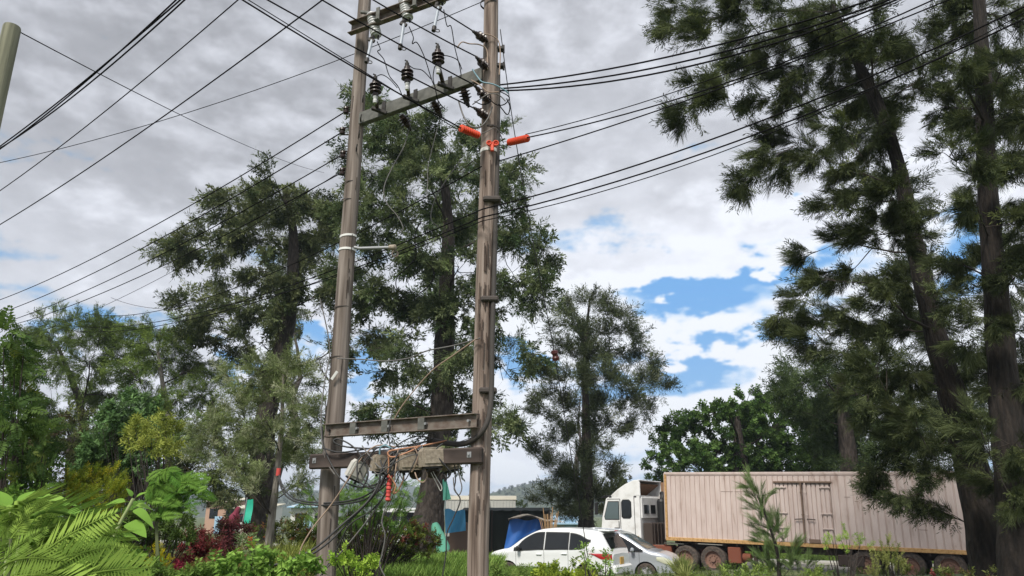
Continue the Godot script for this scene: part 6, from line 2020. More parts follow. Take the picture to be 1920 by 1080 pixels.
func make_garden() -> void:
	# grass and ground cover
	var xf = []
	var co = []
	for k in 9000:
		var z = -rng.randf_range(15.5, 22.6)
		var x = rng.randf_range(-3.6, 1.2)
		var s = rng.randf_range(0.28, 0.62) if x < -0.35 else rng.randf_range(0.12, 0.28)
		xf.append(Transform3D(Basis(Vector3.UP, rng.randf() * TAU).scaled_local(Vector3(s, s, s)), Vector3(x, ground_y(x, z) - 0.02, z)))
		co.append(vary(lin(0.1, 0.19, 0.04), lin(0.27, 0.39, 0.1), 0.4))
	tag(swarm("tall_grass", S.grass, M.leaf, xf, co, self), "lush tall green grass around the brown pole's foot before the white SUV", "grass")
	xf = []
	co = []
	for k in 7000:
		var z = -rng.randf_range(5.5, 34.0)
		var x = rng.randf_range(-0.75, 0.75) * -z
		if z < -22.5 and x > -4.0:
			continue
		var s = rng.randf_range(0.14, 0.3)
		xf.append(Transform3D(Basis(Vector3.UP, rng.randf() * TAU).scaled_local(Vector3(s, s, s)), Vector3(x, ground_y(x, z) - 0.02, z)))
		co.append(vary(lin(0.05, 0.09, 0.025), lin(0.15, 0.19, 0.06), 0.25))
	tag(swarm("ground_cover", S.small, M.leaf, xf, co, self), "low leafy weeds covering the garden bed", "ground cover")
	xf = []
	co = []
	for k in 500:
		var p = at(rng.randf_range(470, 590), 1060, rng.randf_range(12.5, 15.5))
		p.y = ground_y(p.x, p.z)
		xf.append(Transform3D(Basis(Vector3.UP, rng.randf() * TAU).scaled_local(Vector3.ONE * rng.randf_range(0.6, 1.0)), p))
		co.append(vary(lin(0.17, 0.22, 0.05), lin(0.32, 0.34, 0.1), 0.2))
	tag(swarm("spear_grass", S.spear, M.leaf, xf, co, self), "yellowish upright spear grass left of the grey pole", "grass")
	# far left: tree limbs that reach in from the side
	shrub("leafy_tree", "dark tree with long drooping paired leaves reaching in at the side", 8.5, [[8, 640, 36], [20, 700, 34], [5, 760, 30], [20, 800, 34], [50, 830, 32], [25, 865, 34], [70, 870, 26], [10, 900, 26], [75, 815, 16]],
		{"category": "tree", "leaf": S.pinnate, "spray": 46, "dens": 0.55, "per": 2, "c1": lin(0.045, 0.085, 0.03), "c2": lin(0.14, 0.22, 0.06), "tip": lin(0.26, 0.3, 0.07), "tips": 0.12, "grow": Vector3(0.3, -0.25, 0.1), "stem": 1.6, "every": 8})
	shrub("glossy_shrub", "big glossy grey-green shrub with upright oval leaves amid the trees", 16, [[245, 770, 26], [215, 790, 24], [275, 775, 20], [250, 805, 28], [200, 830, 28], [240, 845, 30], [280, 830, 26], [175, 855, 24], [225, 880, 28], [270, 870, 26], [160, 880, 18]],
		{"leaf": S.broad, "spray": 20, "dens": 1.3, "per": 4, "c1": lin(0.06, 0.12, 0.045), "c2": lin(0.2, 0.33, 0.13), "tip": lin(0.25, 0.33, 0.22), "tips": 0.15})
	shrub("yellow_shrub", "loose yellow-green shrub between glossy shrub and the bright feathery sapling", 13, [[260, 810, 20], [290, 800, 22], [320, 820, 22], [280, 835, 22], [310, 845, 20], [250, 835, 16]],
		{"leaf": S.broad_long, "spray": 18, "dens": 0.8, "c1": lin(0.175, 0.225, 0.050), "c2": lin(0.413, 0.450, 0.112)})
	shrub("golden_shrub", "round golden-tipped shrub with brush-like upright twigs", 9, [[135, 915, 24], [170, 905, 26], [205, 905, 24], [150, 945, 26], [190, 940, 28], [220, 935, 18], [170, 975, 26], [205, 970, 22]],
		{"leaf": S.tiny, "spray": 22, "dens": 1.0, "per": 4, "c1": lin(0.125, 0.188, 0.025), "c2": lin(0.300, 0.338, 0.044), "tip": lin(0.42, 0.38, 0.04), "tips": 0.25, "grow": Vector3(0.5, 0.9, 0)})
	# bright bipinnate sapling
	var fr = []
	for k in 110:
		var a = rng.randf_range(0.0, TAU)
		var r = rng.randf_range(18, 52)
		var c: Array = [[290, 905], [350, 905], [275, 940], [340, 950], [312, 880], [365, 925], [300, 970], [330, 925]][k % 8]
		fr.append([c[0], c[1], c[0] + cos(a) * r * 1.1, c[1] - absf(sin(a)) * r * 0.75 + (30 if k % 4 == 0 else 0), rng.randf_range(-0.18, 0.18)])
	frond_plant("feathery_sapling", "bright green feathery-leaved sapling spreading above the red shrubs", 8.0, [318, 1130], fr, S.comb_soft, lin(0.07, 0.155, 0.028), lin(0.165, 0.285, 0.055), "sapling")
	frond_plant("fern_like_plant", "large lush fern-like plant filling the corner, with long combed fronds", 3.7, [40, 1300],
		[[45, 1085, 205, 955, 0.1], [30, 1095, 130, 940, -0.2], [110, 1085, 275, 1035, 0.15], [0, 1030, 60, 930, 0.0], [20, 1060, -30, 950, 0.1], [70, 1080, 60, 935, 0.3], [130, 1095, 240, 1075, -0.2], [0, 960, 95, 925, 0.4], [60, 1000, 160, 950, 0.5], [-10, 1080, 40, 990, -0.3], [90, 1100, 190, 1010, -0.25], [40, 980, 20, 910, 0.4], [100, 1010, 210, 990, 0.4], [150, 1080, 200, 1040, 0.3], [0, 1000, 110, 970, 0.2], [60, 1060, 150, 985, 0.0], [20, 1010, 70, 945, 0.1], [100, 1050, 190, 975, 0.2], [50, 1090, 120, 1010, -0.3], [0, 1060, 50, 985, -0.1], [120, 1060, 230, 1010, 0.1], [-10, 990, 30, 935, 0.2], [160, 1090, 290, 1060, 0.1], [80, 1000, 150, 930, 0.6], [60, 970, 120, 915, 0.6], [30, 950, 20, 900, 0.5], [140, 1040, 250, 1040, 0.3], [10, 1095, 90, 1020, -0.4], [40, 1040, 100, 960, 0.3], [90, 1030, 170, 965, 0.4], [150, 1060, 260, 1010, 0.3], [-10, 1050, 20, 960, 0.3], [60, 1020, 40, 940, 0.5], [130, 1010, 200, 950, 0.6], [100, 1080, 220, 1055, 0.0], [20, 1080, 90, 1050, -0.2], [120, 1100, 170, 1040, -0.4], [-20, 1040, 30, 960, 0.0]],
		S.comb, lin(0.075, 0.14, 0.026), lin(0.19, 0.275, 0.055))
	# tall-stemmed plant with big pointed leaves
	var tp = thing("broad_leaved_plant", "pale-stemmed plant with big pointed leaves rising above the fern-like plant", "plant", at(190, 1200, 5.0) * Vector3(1, 0, 1) + Vector3(0, 0.7, 0))
	var stalk = [[185, 1180, 5.0], [200, 1050, 5.0], [212, 1010, 5.0], [228, 975, 5.0], [241, 952, 5.0], [250, 935, 5.0]]
	var sp = px_path(stalk)
	for i in sp.size():
		sp[i] -= tp.position
	var sb = MB.new()
	sb.tube(smooth(sp, 4), 0.011, 8)
	part("stalk", sb, M.stem_green, tp)
	var bl = [big_leaf(1.0, 0.5, 0.3), big_leaf(1.0, 0.42, 0.6), big_leaf(1.0, 0.55, 0.15)]
	var lm = []
	for i in 3:
		lm.append(plain_leaf([lin(0.15, 0.27, 0.05), lin(0.2, 0.32, 0.07), lin(0.12, 0.23, 0.045)][i]))
	for f in [[249, 937, 272, 922], [247, 940, 200, 943], [244, 946, 285, 952], [240, 953, 284, 966], [238, 955, 192, 966], [228, 975, 272, 1000], [226, 978, 180, 1000], [215, 1000, 262, 1010], [212, 1012, 170, 1020], [205, 1030, 245, 1050], [250, 936, 240, 915], [203, 1040, 160, 1050], [222, 985, 195, 985]]:
		var a = at(f[0], f[1], 5.0) - tp.position
		var c = at(f[2], f[3], 5.0 + rng.randf_range(-0.12, 0.12)) - tp.position
		var y = c - a
		var x = y.cross(Vector3(0, 0.85, 0.5)).normalized()
		var o = part("leaf", bl[rng.randi() % 3], lm[rng.randi() % 3], tp)
		o.transform = Transform3D(Basis(x, y.normalized(), x.cross(y.normalized())).scaled_local(Vector3.ONE * y.length() * 0.8), a + y * 0.25)
	var tq = thing("broad_leaved_plant", "cluster of big soft leaves behind the fern-like plant, one withered grey", "plant", at(60, 1200, 4.6) * Vector3(1, 0, 1) + Vector3(0, 0.7, 0))
	for f in [[20, 960, 0, 920], [30, 950, 60, 915], [60, 950, 115, 925], [40, 960, 20, 930], [80, 960, 130, 945], [60, 970, 80, 920], [100, 955, 150, 935], [10, 970, -20, 940], [110, 970, 145, 955], [90, 940, 70, 918]]:
		var a = at(f[0], f[1], 4.6) - tq.position
		var c = at(f[2], f[3], 4.6 + rng.randf_range(-0.2, 0.2)) - tq.position
		var y = c - a
		var x = y.cross(Vector3(0, 0.85, 0.5)).normalized()
		var o = part("leaf", bl[rng.randi() % 3], lm[rng.randi() % 3], tq)
		o.transform = Transform3D(Basis(x, y.normalized(), x.cross(y.normalized())).scaled_local(Vector3.ONE * y.length() * 0.85), a + y * 0.2)
	var tsb = MB.new()
	for k in 2:
		tsb.tube([Vector3(k * 0.05 - 0.1, 0, 0), at(20 + k * 20, 960, 4.6) - tq.position], 0.009, 6)
	part("stems", tsb, M.stem_green, tq)
	var bn = thing("banana_plant", "banana plant with broad torn upright leaves under the drooping tree", "plant", at(85, 1100, 9.5) * Vector3(1, 0, 1) + Vector3(0, 0.7, 0))
	for f in [[82, 915, 86, 860], [78, 915, 60, 885], [80, 912, 45, 905], [84, 915, 110, 900], [70, 912, 75, 885]]:
		var a = at(f[0], f[1], 9.5) - bn.position
		var c = at(f[2], f[3], 9.5 + rng.randf_range(-0.2, 0.2)) - bn.position
		var y = c - a
		var x = y.cross(Vector3(0, 0.5, 0.85)).normalized()
		var o = part("leaf", bl[1], lm[rng.randi() % 3], bn)
		o.transform = Transform3D(Basis(x, y.normalized(), x.cross(y.normalized())).scaled_local(Vector3(0.8, 1, 1) * y.length()), a)
	var bst = MB.new()
	bst.tube([Vector3(0, 0, 0), at(80, 912, 9.5) - bn.position], [0.06, 0.035], 8)
	part("stem", bst, M.stem_green, bn)
	# flower bed
	shrub("undergrowth_bush", "dark leafy undergrowth filling in beneath the feathery sapling", 10.5, [[250, 985, 22], [290, 990, 24], [330, 985, 22], [310, 1020, 22], [340, 1010, 18], [270, 1015, 20], [235, 1010, 18], [240, 1045, 16]],
		{"leaf": S.broad, "spray": 18, "dens": 1.2, "c1": lin(0.04, 0.07, 0.02), "c2": lin(0.12, 0.18, 0.05)})
	shrub("undergrowth_bush", "bright green leafy plants in front of the small purple-red shrub", 7.5, [[235, 1075, 18], [265, 1085, 18], [300, 1085, 18], [340, 1090, 20], [370, 1085, 18], [390, 1090, 16]],
		{"leaf": S.broad, "spray": 22, "dens": 1.1, "c1": lin(0.1, 0.18, 0.04), "c2": lin(0.24, 0.36, 0.09)})
	shrub("weedy_bank", "weedy yellowish bank of leaves right of the brown pole's foot", 13, [[940, 1080, 12], [965, 1078, 12], [985, 1082, 12], [1310, 1088, 9]],
		{"leaf": S.broad_long, "spray": 16, "dens": 1.0, "c1": lin(0.1, 0.17, 0.04), "c2": lin(0.24, 0.32, 0.09)})
	shrub("leafy_plant", "bright leafy green bush filling the gaps behind the fern-like plant", 5.4, [[20, 1000, 34], [80, 1010, 34], [140, 1020, 30], [50, 1060, 34], [120, 1070, 34], [190, 1060, 30], [0, 960, 26], [70, 965, 24], [230, 1080, 26]],
		{"leaf": S.broad, "spray": 32, "dens": 0.75, "c1": lin(0.07, 0.15, 0.03), "c2": lin(0.18, 0.3, 0.06)})
	shrub("yellow_flowers", "bush of bright yellow flowers in front of the red shrubs", 9.5, [[262, 1052, 18], [285, 1045, 18], [300, 1060, 16], [270, 1072, 18]],
		{"category": "flowers", "leaf": S.small, "spray": 14, "dens": 1.4, "c1": lin(0.250, 0.312, 0.037), "c2": lin(0.650, 0.575, 0.025), "tip": lin(0.65, 0.5, 0.02), "tips": 0.5})
	shrub("red_shrub", "bright crimson-leaved shrub low beneath the feathery sapling", 12, [[360, 1020, 20], [385, 1025, 22], [375, 1045, 22], [350, 1050, 18], [395, 1050, 14]],
		{"leaf": S.broad_long, "spray": 16, "dens": 1.3, "c1": lin(0.112, 0.031, 0.031), "c2": lin(0.300, 0.069, 0.075), "tip": lin(0.12, 0.14, 0.05), "tips": 0.2})
	shrub("red_shrub", "dark maroon-leaved shrub below the person in maroon", 14, [[425, 1005, 22], [445, 1000, 20], [435, 1030, 20], [455, 1025, 14], [415, 1035, 14]],
		{"leaf": S.broad_long, "spray": 16, "dens": 1.3, "c1": lin(0.062, 0.022, 0.025), "c2": lin(0.175, 0.056, 0.062), "tip": lin(0.1, 0.11, 0.05), "tips": 0.2})
	shrub("red_shrub", "small purple-red shrub at the bottom edge beside the yellow flowers", 10, [[330, 1075, 16], [345, 1068, 12], [215, 1072, 10], [318, 1085, 14]],
		{"leaf": S.broad_long, "spray": 15, "dens": 1.3, "c1": lin(0.088, 0.015, 0.025), "c2": lin(0.250, 0.037, 0.062)})
	shrub("reddish_groundcover", "thin wiry reddish-green plants beneath the red shrubs", 9.5, [[380, 1070, 22], [410, 1065, 22], [440, 1055, 18], [360, 1080, 18]],
		{"leaf": S.tiny, "spray": 16, "dens": 1.1, "c1": lin(0.150, 0.150, 0.050), "c2": lin(0.350, 0.213, 0.100), "tip": lin(0.3, 0.06, 0.05), "tips": 0.2})
	shrub("flowering_plant", "pale green pointed plant with single orange-red blooms by the maroon shrub", 12, [[455, 1030, 12], [466, 1022, 12], [470, 1040, 10]],
		{"leaf": S.broad_long, "spray": 15, "c1": lin(0.150, 0.250, 0.100), "c2": lin(0.375, 0.475, 0.250), "tip": lin(0.6, 0.1, 0.02), "tips": 0.12})
	shrub("hedge_bush", "brownish green hedge bush beside the silky oak's trunk", 19, [[500, 1000, 18], [535, 1000, 20], [560, 990, 22], [585, 1000, 22], [550, 1015, 18], [470, 1005, 14]],
		{"leaf": S.broad, "spray": 13, "dens": 1.2, "c1": lin(0.062, 0.100, 0.031), "c2": lin(0.175, 0.188, 0.056), "tip": lin(0.26, 0.1, 0.06), "tips": 0.18})
	shrub("croton_hedge", "speckled yellow and maroon croton hedge between the two poles", 17, [[650, 1010, 24], [690, 1005, 24], [725, 1010, 26], [760, 1010, 26], [795, 1020, 22], [670, 1040, 22], [710, 1045, 20], [750, 1045, 20], [660, 985, 18], [780, 1000, 18], [575, 1030, 20], [590, 1010, 16]],
		{"leaf": S.broad, "spray": 13, "dens": 1.9, "c1": lin(0.056, 0.094, 0.025), "c2": lin(0.188, 0.225, 0.050), "tip": lin(0.2, 0.06, 0.05), "tips": 0.25})
	shrub("feathery_shrub", "fine feathery green shrub hanging in layers behind the meter boxes", 14, [[660, 930, 20], [690, 920, 22], [720, 935, 22], [750, 925, 20], [770, 940, 14], [650, 960, 22], [690, 960, 22], [730, 965, 22], [760, 970, 16], [700, 985, 20], [620, 945, 14], [590, 935, 14], [575, 960, 14]],
		{"leaf": S.pinnate_fine, "spray": 24, "dens": 0.9, "c1": lin(0.062, 0.138, 0.031), "c2": lin(0.188, 0.312, 0.075), "grow": Vector3(0, 0.1, 0.2)})
	shrub("leafy_plant", "bright big-leaved green plants along the bottom beside the white cable caps", 8, [[410, 1070, 16], [440, 1075, 18], [480, 1072, 20], [520, 1070, 20], [555, 1068, 18], [575, 1078, 18], [500, 1060, 14], [470, 1050, 12]],
		{"leaf": S.big, "spray": 26, "dens": 0.8, "per": 2, "c1": lin(0.112, 0.225, 0.044), "c2": lin(0.250, 0.400, 0.088)})
	shrub("lettuce_plant", "pale lime crinkled plant right of the grey pole's foot", 10.2, [[640, 1045, 15], [655, 1055, 14], [690, 1070, 16], [670, 1078, 14], [705, 1062, 10]],
		{"leaf": S.round, "spray": 15, "dens": 1.4, "c1": lin(0.213, 0.375, 0.050), "c2": lin(0.425, 0.575, 0.100)})
	shrub("yellow_green_bush", "yellow-green leafy bush overlapping the white SUV's wheels", 12, [[1018, 1084, 14], [1045, 1075, 14], [1070, 1080, 14], [1095, 1082, 11], [1030, 1088, 14], [1085, 1088, 14], [1110, 1085, 10]],
		{"leaf": S.broad, "spray": 20, "dens": 1.1, "c1": lin(0.163, 0.250, 0.037), "c2": lin(0.425, 0.500, 0.075)})
	shrub("leafy_sprig", "single leafy sprig standing before the white SUV's tail", 10, [[1098, 1035, 10], [1140, 1050, 10], [1148, 1062, 9], [1128, 1070, 8], [1100, 1050, 8], [1145, 1078, 10]],
		{"leaf": S.broad, "spray": 17, "dens": 0.6, "per": 1, "c1": lin(0.125, 0.237, 0.050), "c2": lin(0.300, 0.425, 0.112)})
	shrub("spiky_plant", "small spiky yellow-green plant by the silver car's bumper", 12, [[1278, 1072, 12], [1272, 1080, 10], [1286, 1080, 10]],
		{"category": "plant", "leaf": S.spear, "spray": 26, "dens": 1.5, "c1": lin(0.150, 0.200, 0.062), "c2": lin(0.375, 0.400, 0.150), "grow": Vector3(0, 1.4, 0)})
	tree("young_casuarina", "young soft feathery casuarina standing in front of the container", 14, [[1462, 1120, 9], [1458, 1040, 6], [1440, 980, 4], [1420, 930, 2]],
		[[1422, 935, 9], [1428, 955, 11], [1440, 975, 14], [1455, 995, 16], [1430, 990, 13], [1470, 1010, 18], [1440, 1020, 18], [1488, 1035, 18], [1455, 1045, 20], [1430, 1050, 16], [1480, 1065, 20], [1500, 1070, 14], [1445, 1075, 18], [1415, 915, 5]],
		{"category": "sapling", "leaf": S.needle_thin, "spray": 36, "dens": 2.6, "per": 4, "spread": 0.25, "c1": lin(0.08, 0.13, 0.05), "c2": lin(0.22, 0.3, 0.12), "droop": Vector3(-0.3, 0.8, 0), "rise": 0.9, "limb": 0.3, "leafmat": M.needle})
	shrub("light_sapling", "light green small-leaved sapling before the trailer's middle", 13, [[1565, 1015, 12], [1585, 1008, 14], [1605, 1012, 13], [1620, 1025, 10], [1555, 1025, 10], [1590, 1025, 12]],
		{"category": "sapling", "leaf": S.small, "spray": 16, "dens": 0.9, "per": 2, "c1": lin(0.175, 0.312, 0.050), "c2": lin(0.400, 0.550, 0.112)})
	shrub("wispy_sapling", "wispy upright yellow-green sapling before the trailer's wheels", 12, [[1664, 1020, 7], [1660, 1040, 11], [1675, 1045, 11], [1650, 1060, 14], [1672, 1068, 16], [1690, 1070, 12], [1640, 1078, 12]],
		{"category": "sapling", "leaf": S.tiny, "spray": 20, "dens": 1.3, "per": 2, "c1": lin(0.175, 0.213, 0.062), "c2": lin(0.400, 0.413, 0.150), "grow": Vector3(0, 1.4, 0)})
	shrub("green_bush", "light green bush at the bottom edge below the container's doors", 11, [[1525, 1075, 12], [1540, 1082, 12], [1350, 1085, 14], [1395, 1085, 16], [1430, 1080, 12]],
		{"leaf": S.broad, "spray": 15, "dens": 1.1, "c1": lin(0.125, 0.200, 0.050), "c2": lin(0.325, 0.413, 0.112)})
	shrub("red_flowers", "small dark pink flowering plants along the bottom edge by the casuarinas", 12, [[1700, 1080, 10], [1760, 1082, 10], [1780, 1078, 8], [1820, 1084, 10], [1860, 1080, 10]],
		{"category": "flowers", "leaf": S.broad, "spray": 13, "c1": lin(0.100, 0.125, 0.037), "c2": lin(0.250, 0.275, 0.100), "tip": lin(0.3, 0.04, 0.08), "tips": 0.3})


func cloth(called: String, label: String, d: float, corners: Array, m: Material, category: String, waves: float, depth := 0.15) -> void:
	# a hanging sheet between four corners [px, py], with folds and a thickness
	var b = MB.new()
	for side in 2:
		var rows = []
		for i in 13:
			var t = i / 12.0
			var row = PackedVector3Array()
			for j in 17:
				var s = j / 16.0
				var l: Vector3 = at(corners[0][0], corners[0][1], d).lerp(at(corners[3][0], corners[3][1], d), t)
				var r: Vector3 = at(corners[1][0], corners[1][1], d).lerp(at(corners[2][0], corners[2][1], d), t)
				var p = l.lerp(r, s)
				p.z += depth * (0.4 + t) * sin(s * waves + t * 1.7) * 0.5 + depth * 0.4 * sin(s * waves * 2.3 + t * 5.0) + depth * t
				p.y += 0.05 * sin(s * 9.0) * (1.0 - t)
				row.append(p - Vector3(0, 0, 0.02 * side))
			rows.append(row)
		b.grid(rows, Vector3(0, 0, -999.0 if side == 0 else 999.0))
	solo(called, b, m, label, category)


func person_field(p: Vector3, bones: Array) -> float:
	var best = 1e9
	var acc = 0.0
	for b in bones:
		var ab: Vector3 = b[1] - b[0]
		var t = clampf((p - b[0]).dot(ab) / ab.length_squared(), 0, 1)
		var dist: float = p.distance_to(b[0] + ab * t) - lerpf(b[2], b[3], t)
		acc += exp(-dist * 28.0)
	return -log(maxf(acc, 1e-30)) / 28.0


func body_mesh(bones: Array, cell: float) -> MB:
	var lo = Vector3.ONE * 1e9
	var hi = -lo
	for b in bones:
		for k in 2:
			var r = Vector3.ONE * (maxf(b[2], b[3]) + 0.09)
			lo = lo.min(b[k] - r)
			hi = hi.max(b[k] + r)
	var n = Vector3i((hi - lo) / cell) + Vector3i.ONE * 2
	var f = PackedFloat32Array()
	f.resize(n.x * n.y * n.z)
	for z in n.z:
		for y in n.y:
			for x in n.x:
				f[(z * n.y + y) * n.x + x] = person_field(lo + Vector3(x, y, z) * cell, bones)
	var id = {}
	var out = MB.new()
	for z in n.z - 1:
		for y in n.y - 1:
			for x in n.x - 1:
				var c = Vector3.ZERO
				var m = 0
				for e in [[0, 0, 0, 1, 0, 0], [0, 1, 0, 1, 1, 0], [0, 0, 1, 1, 0, 1], [0, 1, 1, 1, 1, 1], [0, 0, 0, 0, 1, 0], [1, 0, 0, 1, 1, 0], [0, 0, 1, 0, 1, 1], [1, 0, 1, 1, 1, 1], [0, 0, 0, 0, 0, 1], [1, 0, 0, 1, 0, 1], [0, 1, 0, 0, 1, 1], [1, 1, 0, 1, 1, 1]]:
					var a = f[((z + e[2]) * n.y + y + e[1]) * n.x + x + e[0]]
					var b = f[((z + e[5]) * n.y + y + e[4]) * n.x + x + e[3]]
					if (a < 0.0) != (b < 0.0):
						c += Vector3(x + e[0], y + e[1], z + e[2]).lerp(Vector3(x + e[3], y + e[4], z + e[5]), a / (a - b))
						m += 1
				if m:
					id[Vector3i(x, y, z)] = out.v.size()
					var p = lo + c / m * cell
					out.v.append(p)
					out.uv.append(Vector2(p.x, p.y))
					var h = 0.01
					out.n.append(Vector3(person_field(p + Vector3(h, 0, 0), bones) - person_field(p - Vector3(h, 0, 0), bones), person_field(p + Vector3(0, h, 0), bones) - person_field(p - Vector3(0, h, 0), bones), person_field(p + Vector3(0, 0, h), bones) - person_field(p - Vector3(0, 0, h), bones)).normalized())
	for key in id:
		var k: Vector3i = key
		for ax in 3:
			var u = Vector3i.ZERO
			var w = Vector3i.ZERO
			var s = Vector3i.ZERO
			s[ax] = 1
			u[(ax + 1) % 3] = 1
			w[(ax + 2) % 3] = 1
			if not (id.has(k - u) and id.has(k - w) and id.has(k - u - w)):
				continue
			var a = f[(k.z * n.y + k.y) * n.x + k.x]
			var q = k + s
			var b = f[(q.z * n.y + q.y) * n.x + q.x]
			if (a < 0.0) == (b < 0.0):
				continue
			var i0: int = id[k - u - w]
			var i1: int = id[k - w]
			var i2: int = id[k]
			var i3: int = id[k - u]
			if a < 0.0:
				out.idx.append_array([i0, i2, i1, i0, i3, i2])
			else:
				out.idx.append_array([i0, i1, i2, i0, i2, i3])
	return out


func make_stalls() -> void:
	var d = 38.0
	# market stall: dark shade net, boards, tarps
	var st = thing("market_stall", "market stall walled with dark shade net beyond the parked cars", "stall", at(950, 1040, d) * Vector3(1, 0, 1))
	var a = at(868, 1000, d) - st.position
	var c = at(1030, 1000, d) - st.position
	a.y = 0.0
	c.y = 0.0
	var top = at(950, 957, d).y
	var nb = MB.new()
	var rows = []
	for i in 7:
		var row = PackedVector3Array()
		for j in 25:
			var p = a.lerp(c, j / 24.0)
			p.y = top * i / 6.0 + 0.03 * sin(j * 1.9)
			p.z += 0.06 * sin(j * 1.3 + i * 0.4)
			row.append(p)
		rows.append(row)
	nb.grid(rows, Vector3(0, 1, -999))
	part("shade_net", nb, M.shade_net, st)
	var rb = MB.new()
	rb.box(Transform3D(Basis(Vector3(1, 0, 0), 0.05), (a + c) * 0.5 + Vector3(0, top + 0.05, -1.6)), Vector3(a.distance_to(c) + 0.3, 0.05, 3.4), 0.01)
	part("roof", rb, M.shade_net, st)
	for k in 4:
		var pb = MB.new()
		var p = a.lerp(c, k / 3.0) + Vector3(0, 0, 0.08)
		pb.tube([p, p + Vector3(0, top, 0)], 0.045, 6)
		part("post", pb, M.twig, st)
	var mb = MB.new()
	mb.prism(PackedVector2Array([Vector2(-0.75, 0), Vector2(0.75, 0), Vector2(0.75, 1.75), Vector2(-0.3, 1.9), Vector2(-0.75, 1.6)]), 0.06, Transform3D(Basis.IDENTITY, Vector3(at(872, 1000, d - 0.5).x, 0.0, -d + 0.5)))
	solo("mud_wall", mb, M.mud_board, "brown board wall of the stall half behind the brown pole", "wall")
	cloth("blue_tarp", "deep blue tarp hanging down the stall's front", d - 0.9, [[956, 974], [1018, 974], [1016, 1035], [944, 1035]], M.tarp_blue, "tarp", 7.0)
	cloth("blue_tarp", "lighter blue tarp bundle hanging between big tree and brown pole", d - 1.2, [[834, 955], [872, 958], [874, 995], [836, 1000]], M.tarp_sky, "tarp", 6.0)
	# canvas awning
	var ab = MB.new()
	var ar = []
	for i in 6:
		var row = PackedVector3Array()
		for j in 12:
			var s = j / 11.0
			var p = at(lerpf(953, 1052, s), 972 - 9 * sin(PI * minf(s * 1.4, 1.0)) + 4 * s, d - 0.4 - 1.1 * i / 5.0)
			p.y -= 0.05 * i / 5.0 + 0.03 * sin(s * 14.0 + i)
			row.append(p)
		ar.append(row)
	ab.grid(ar, Vector3(0, -999, 0))
	var low = []
	for r in ar:
		var row = PackedVector3Array()
		for p in r:
			row.append(p - Vector3(0, 0.05, 0))
		low.append(row)
	ab.grid(low, Vector3(0, 999, 0))
	solo("canvas_awning", ab, M.canvas, "dusty canvas awning over the deep blue tarp", "awning")
	var sk = thing("stick_bundle", "bundle of rough upright poles leaning on the stall beside the awning", "sticks", Vector3(at(1030, 1000, d - 1.6).x, 0, -d + 1.6))
	for k in 12:
		var sb = MB.new()
		var x = (k - 5.5) * 0.05
		sb.tube([Vector3(x * 0.6, 0, rng.randf_range(-0.1, 0.1)), Vector3(x, 1.3, rng.randf_range(-0.05, 0.05)), Vector3(x * 1.7 + rng.randf_range(-0.05, 0.05), rng.randf_range(2.0, 2.6), 0)], [0.03, 0.027, 0.02], 6)
		part("stick", sb, M.stick, sk)
	# white slatted lorry bodies behind the stall
	for k in 2:
		var x0: float = [836, 916][k]
		var x1: float = [910, 967][k]
		var dd = 52.0 + k * 2.0
		var t = thing("lorry_body", ["white ribbed lorry body behind the stall, left of the brown pole", "white ribbed lorry body behind the stall, right of the brown pole"][k], "lorry body", Vector3(at(x0, 960, dd).x, 0, -dd), "white lorry bodies")
		var w = at(x1, 960, dd).x - at(x0, 960, dd).x
		var ytop = at(x0, 937, dd).y
		var b = MB.new()
		b.box(Transform3D(Basis.IDENTITY, Vector3(w * 0.5, ytop * 0.5 + 0.4, -1.2)), Vector3(w, ytop - 0.8, 2.4), 0.03)
		part("box", b, M.wall_white, t)
		var r = MB.new()
		r.prism(PackedVector2Array([Vector2(0, 0), Vector2(2.5, 0), Vector2(2.1, 0.2), Vector2(1.25, 0.3), Vector2(0.4, 0.2)]), w + 0.1, Transform3D(Basis(Vector3(0, 0, -1), Vector3.UP, Vector3(1, 0, 0)), Vector3(-0.05, ytop, 0.05)))
		part("roof", r, M.roof_pale, t)
		for q in int(w / 0.22):
			var rb2 = MB.new()
			rb2.box(Transform3D(Basis.IDENTITY, Vector3(0.1 + q * 0.22, ytop * 0.5 + 0.5, 0.02)), Vector3(0.07, ytop - 1.1, 0.05), 0.01)
			part("rib", rb2, M.wall_white, t)
		for wx in [0.2, 0.8]:
			wheel(t, "wheel", Vector3(w * wx, 0.5, -0.2), 0.5, 0.3, M.rim_rust, 8, 1.0)
	cloth("green_bag", "green plastic bag hanging on the biggest tree's trunk", 33.2, [[830, 900], [838, 904], [846, 936], [831, 938]], M.bag_green, "bag", 5.0, 0.06)
	var sg = MB.new()
	var sp = []
	for r in [[815, 980, 33.0], [820, 1000, 33.0], [828, 1018, 33.0], [832, 1034, 33.0]]:
		sp.append(at(r[0], r[1], r[2]))
	sg.tube(smooth(sp, 4), [0.1, 0.16, 0.2, 0.22, 0.24, 0.26, 0.25, 0.24, 0.26, 0.28, 0.3, 0.28, 0.24], 12)
	solo("green_sack", sg, M.sack_green, "pale green sack slumped at the biggest tree's foot", "sack")
	# far market: buildings, flag, pale roofs
	for k in 4:
		var p: Array = [[385, 436, 938, 95, M.wall_pink], [440, 500, 950, 90, M.wall_white], [545, 612, 948, 80, M.wall_white], [1040, 1098, 978, 60, M.wall_white]][k]
		var dd: float = p[3]
		var x0 = at(p[0], 965, dd).x
		var x1 = at(p[1], 965, dd).x
		var h = at(p[0], p[2], dd).y
		var t = thing("market_building", ["low pinkish building far behind the teal flag", "low white building far behind the tall tree's trunk", "low pale building with blue roof beyond the silky oak", "low pale hut with light blue roof between casuarina and awning"][k], "building", Vector3(x0, 0, -dd))
		var w = x1 - x0
		var b = MB.new()
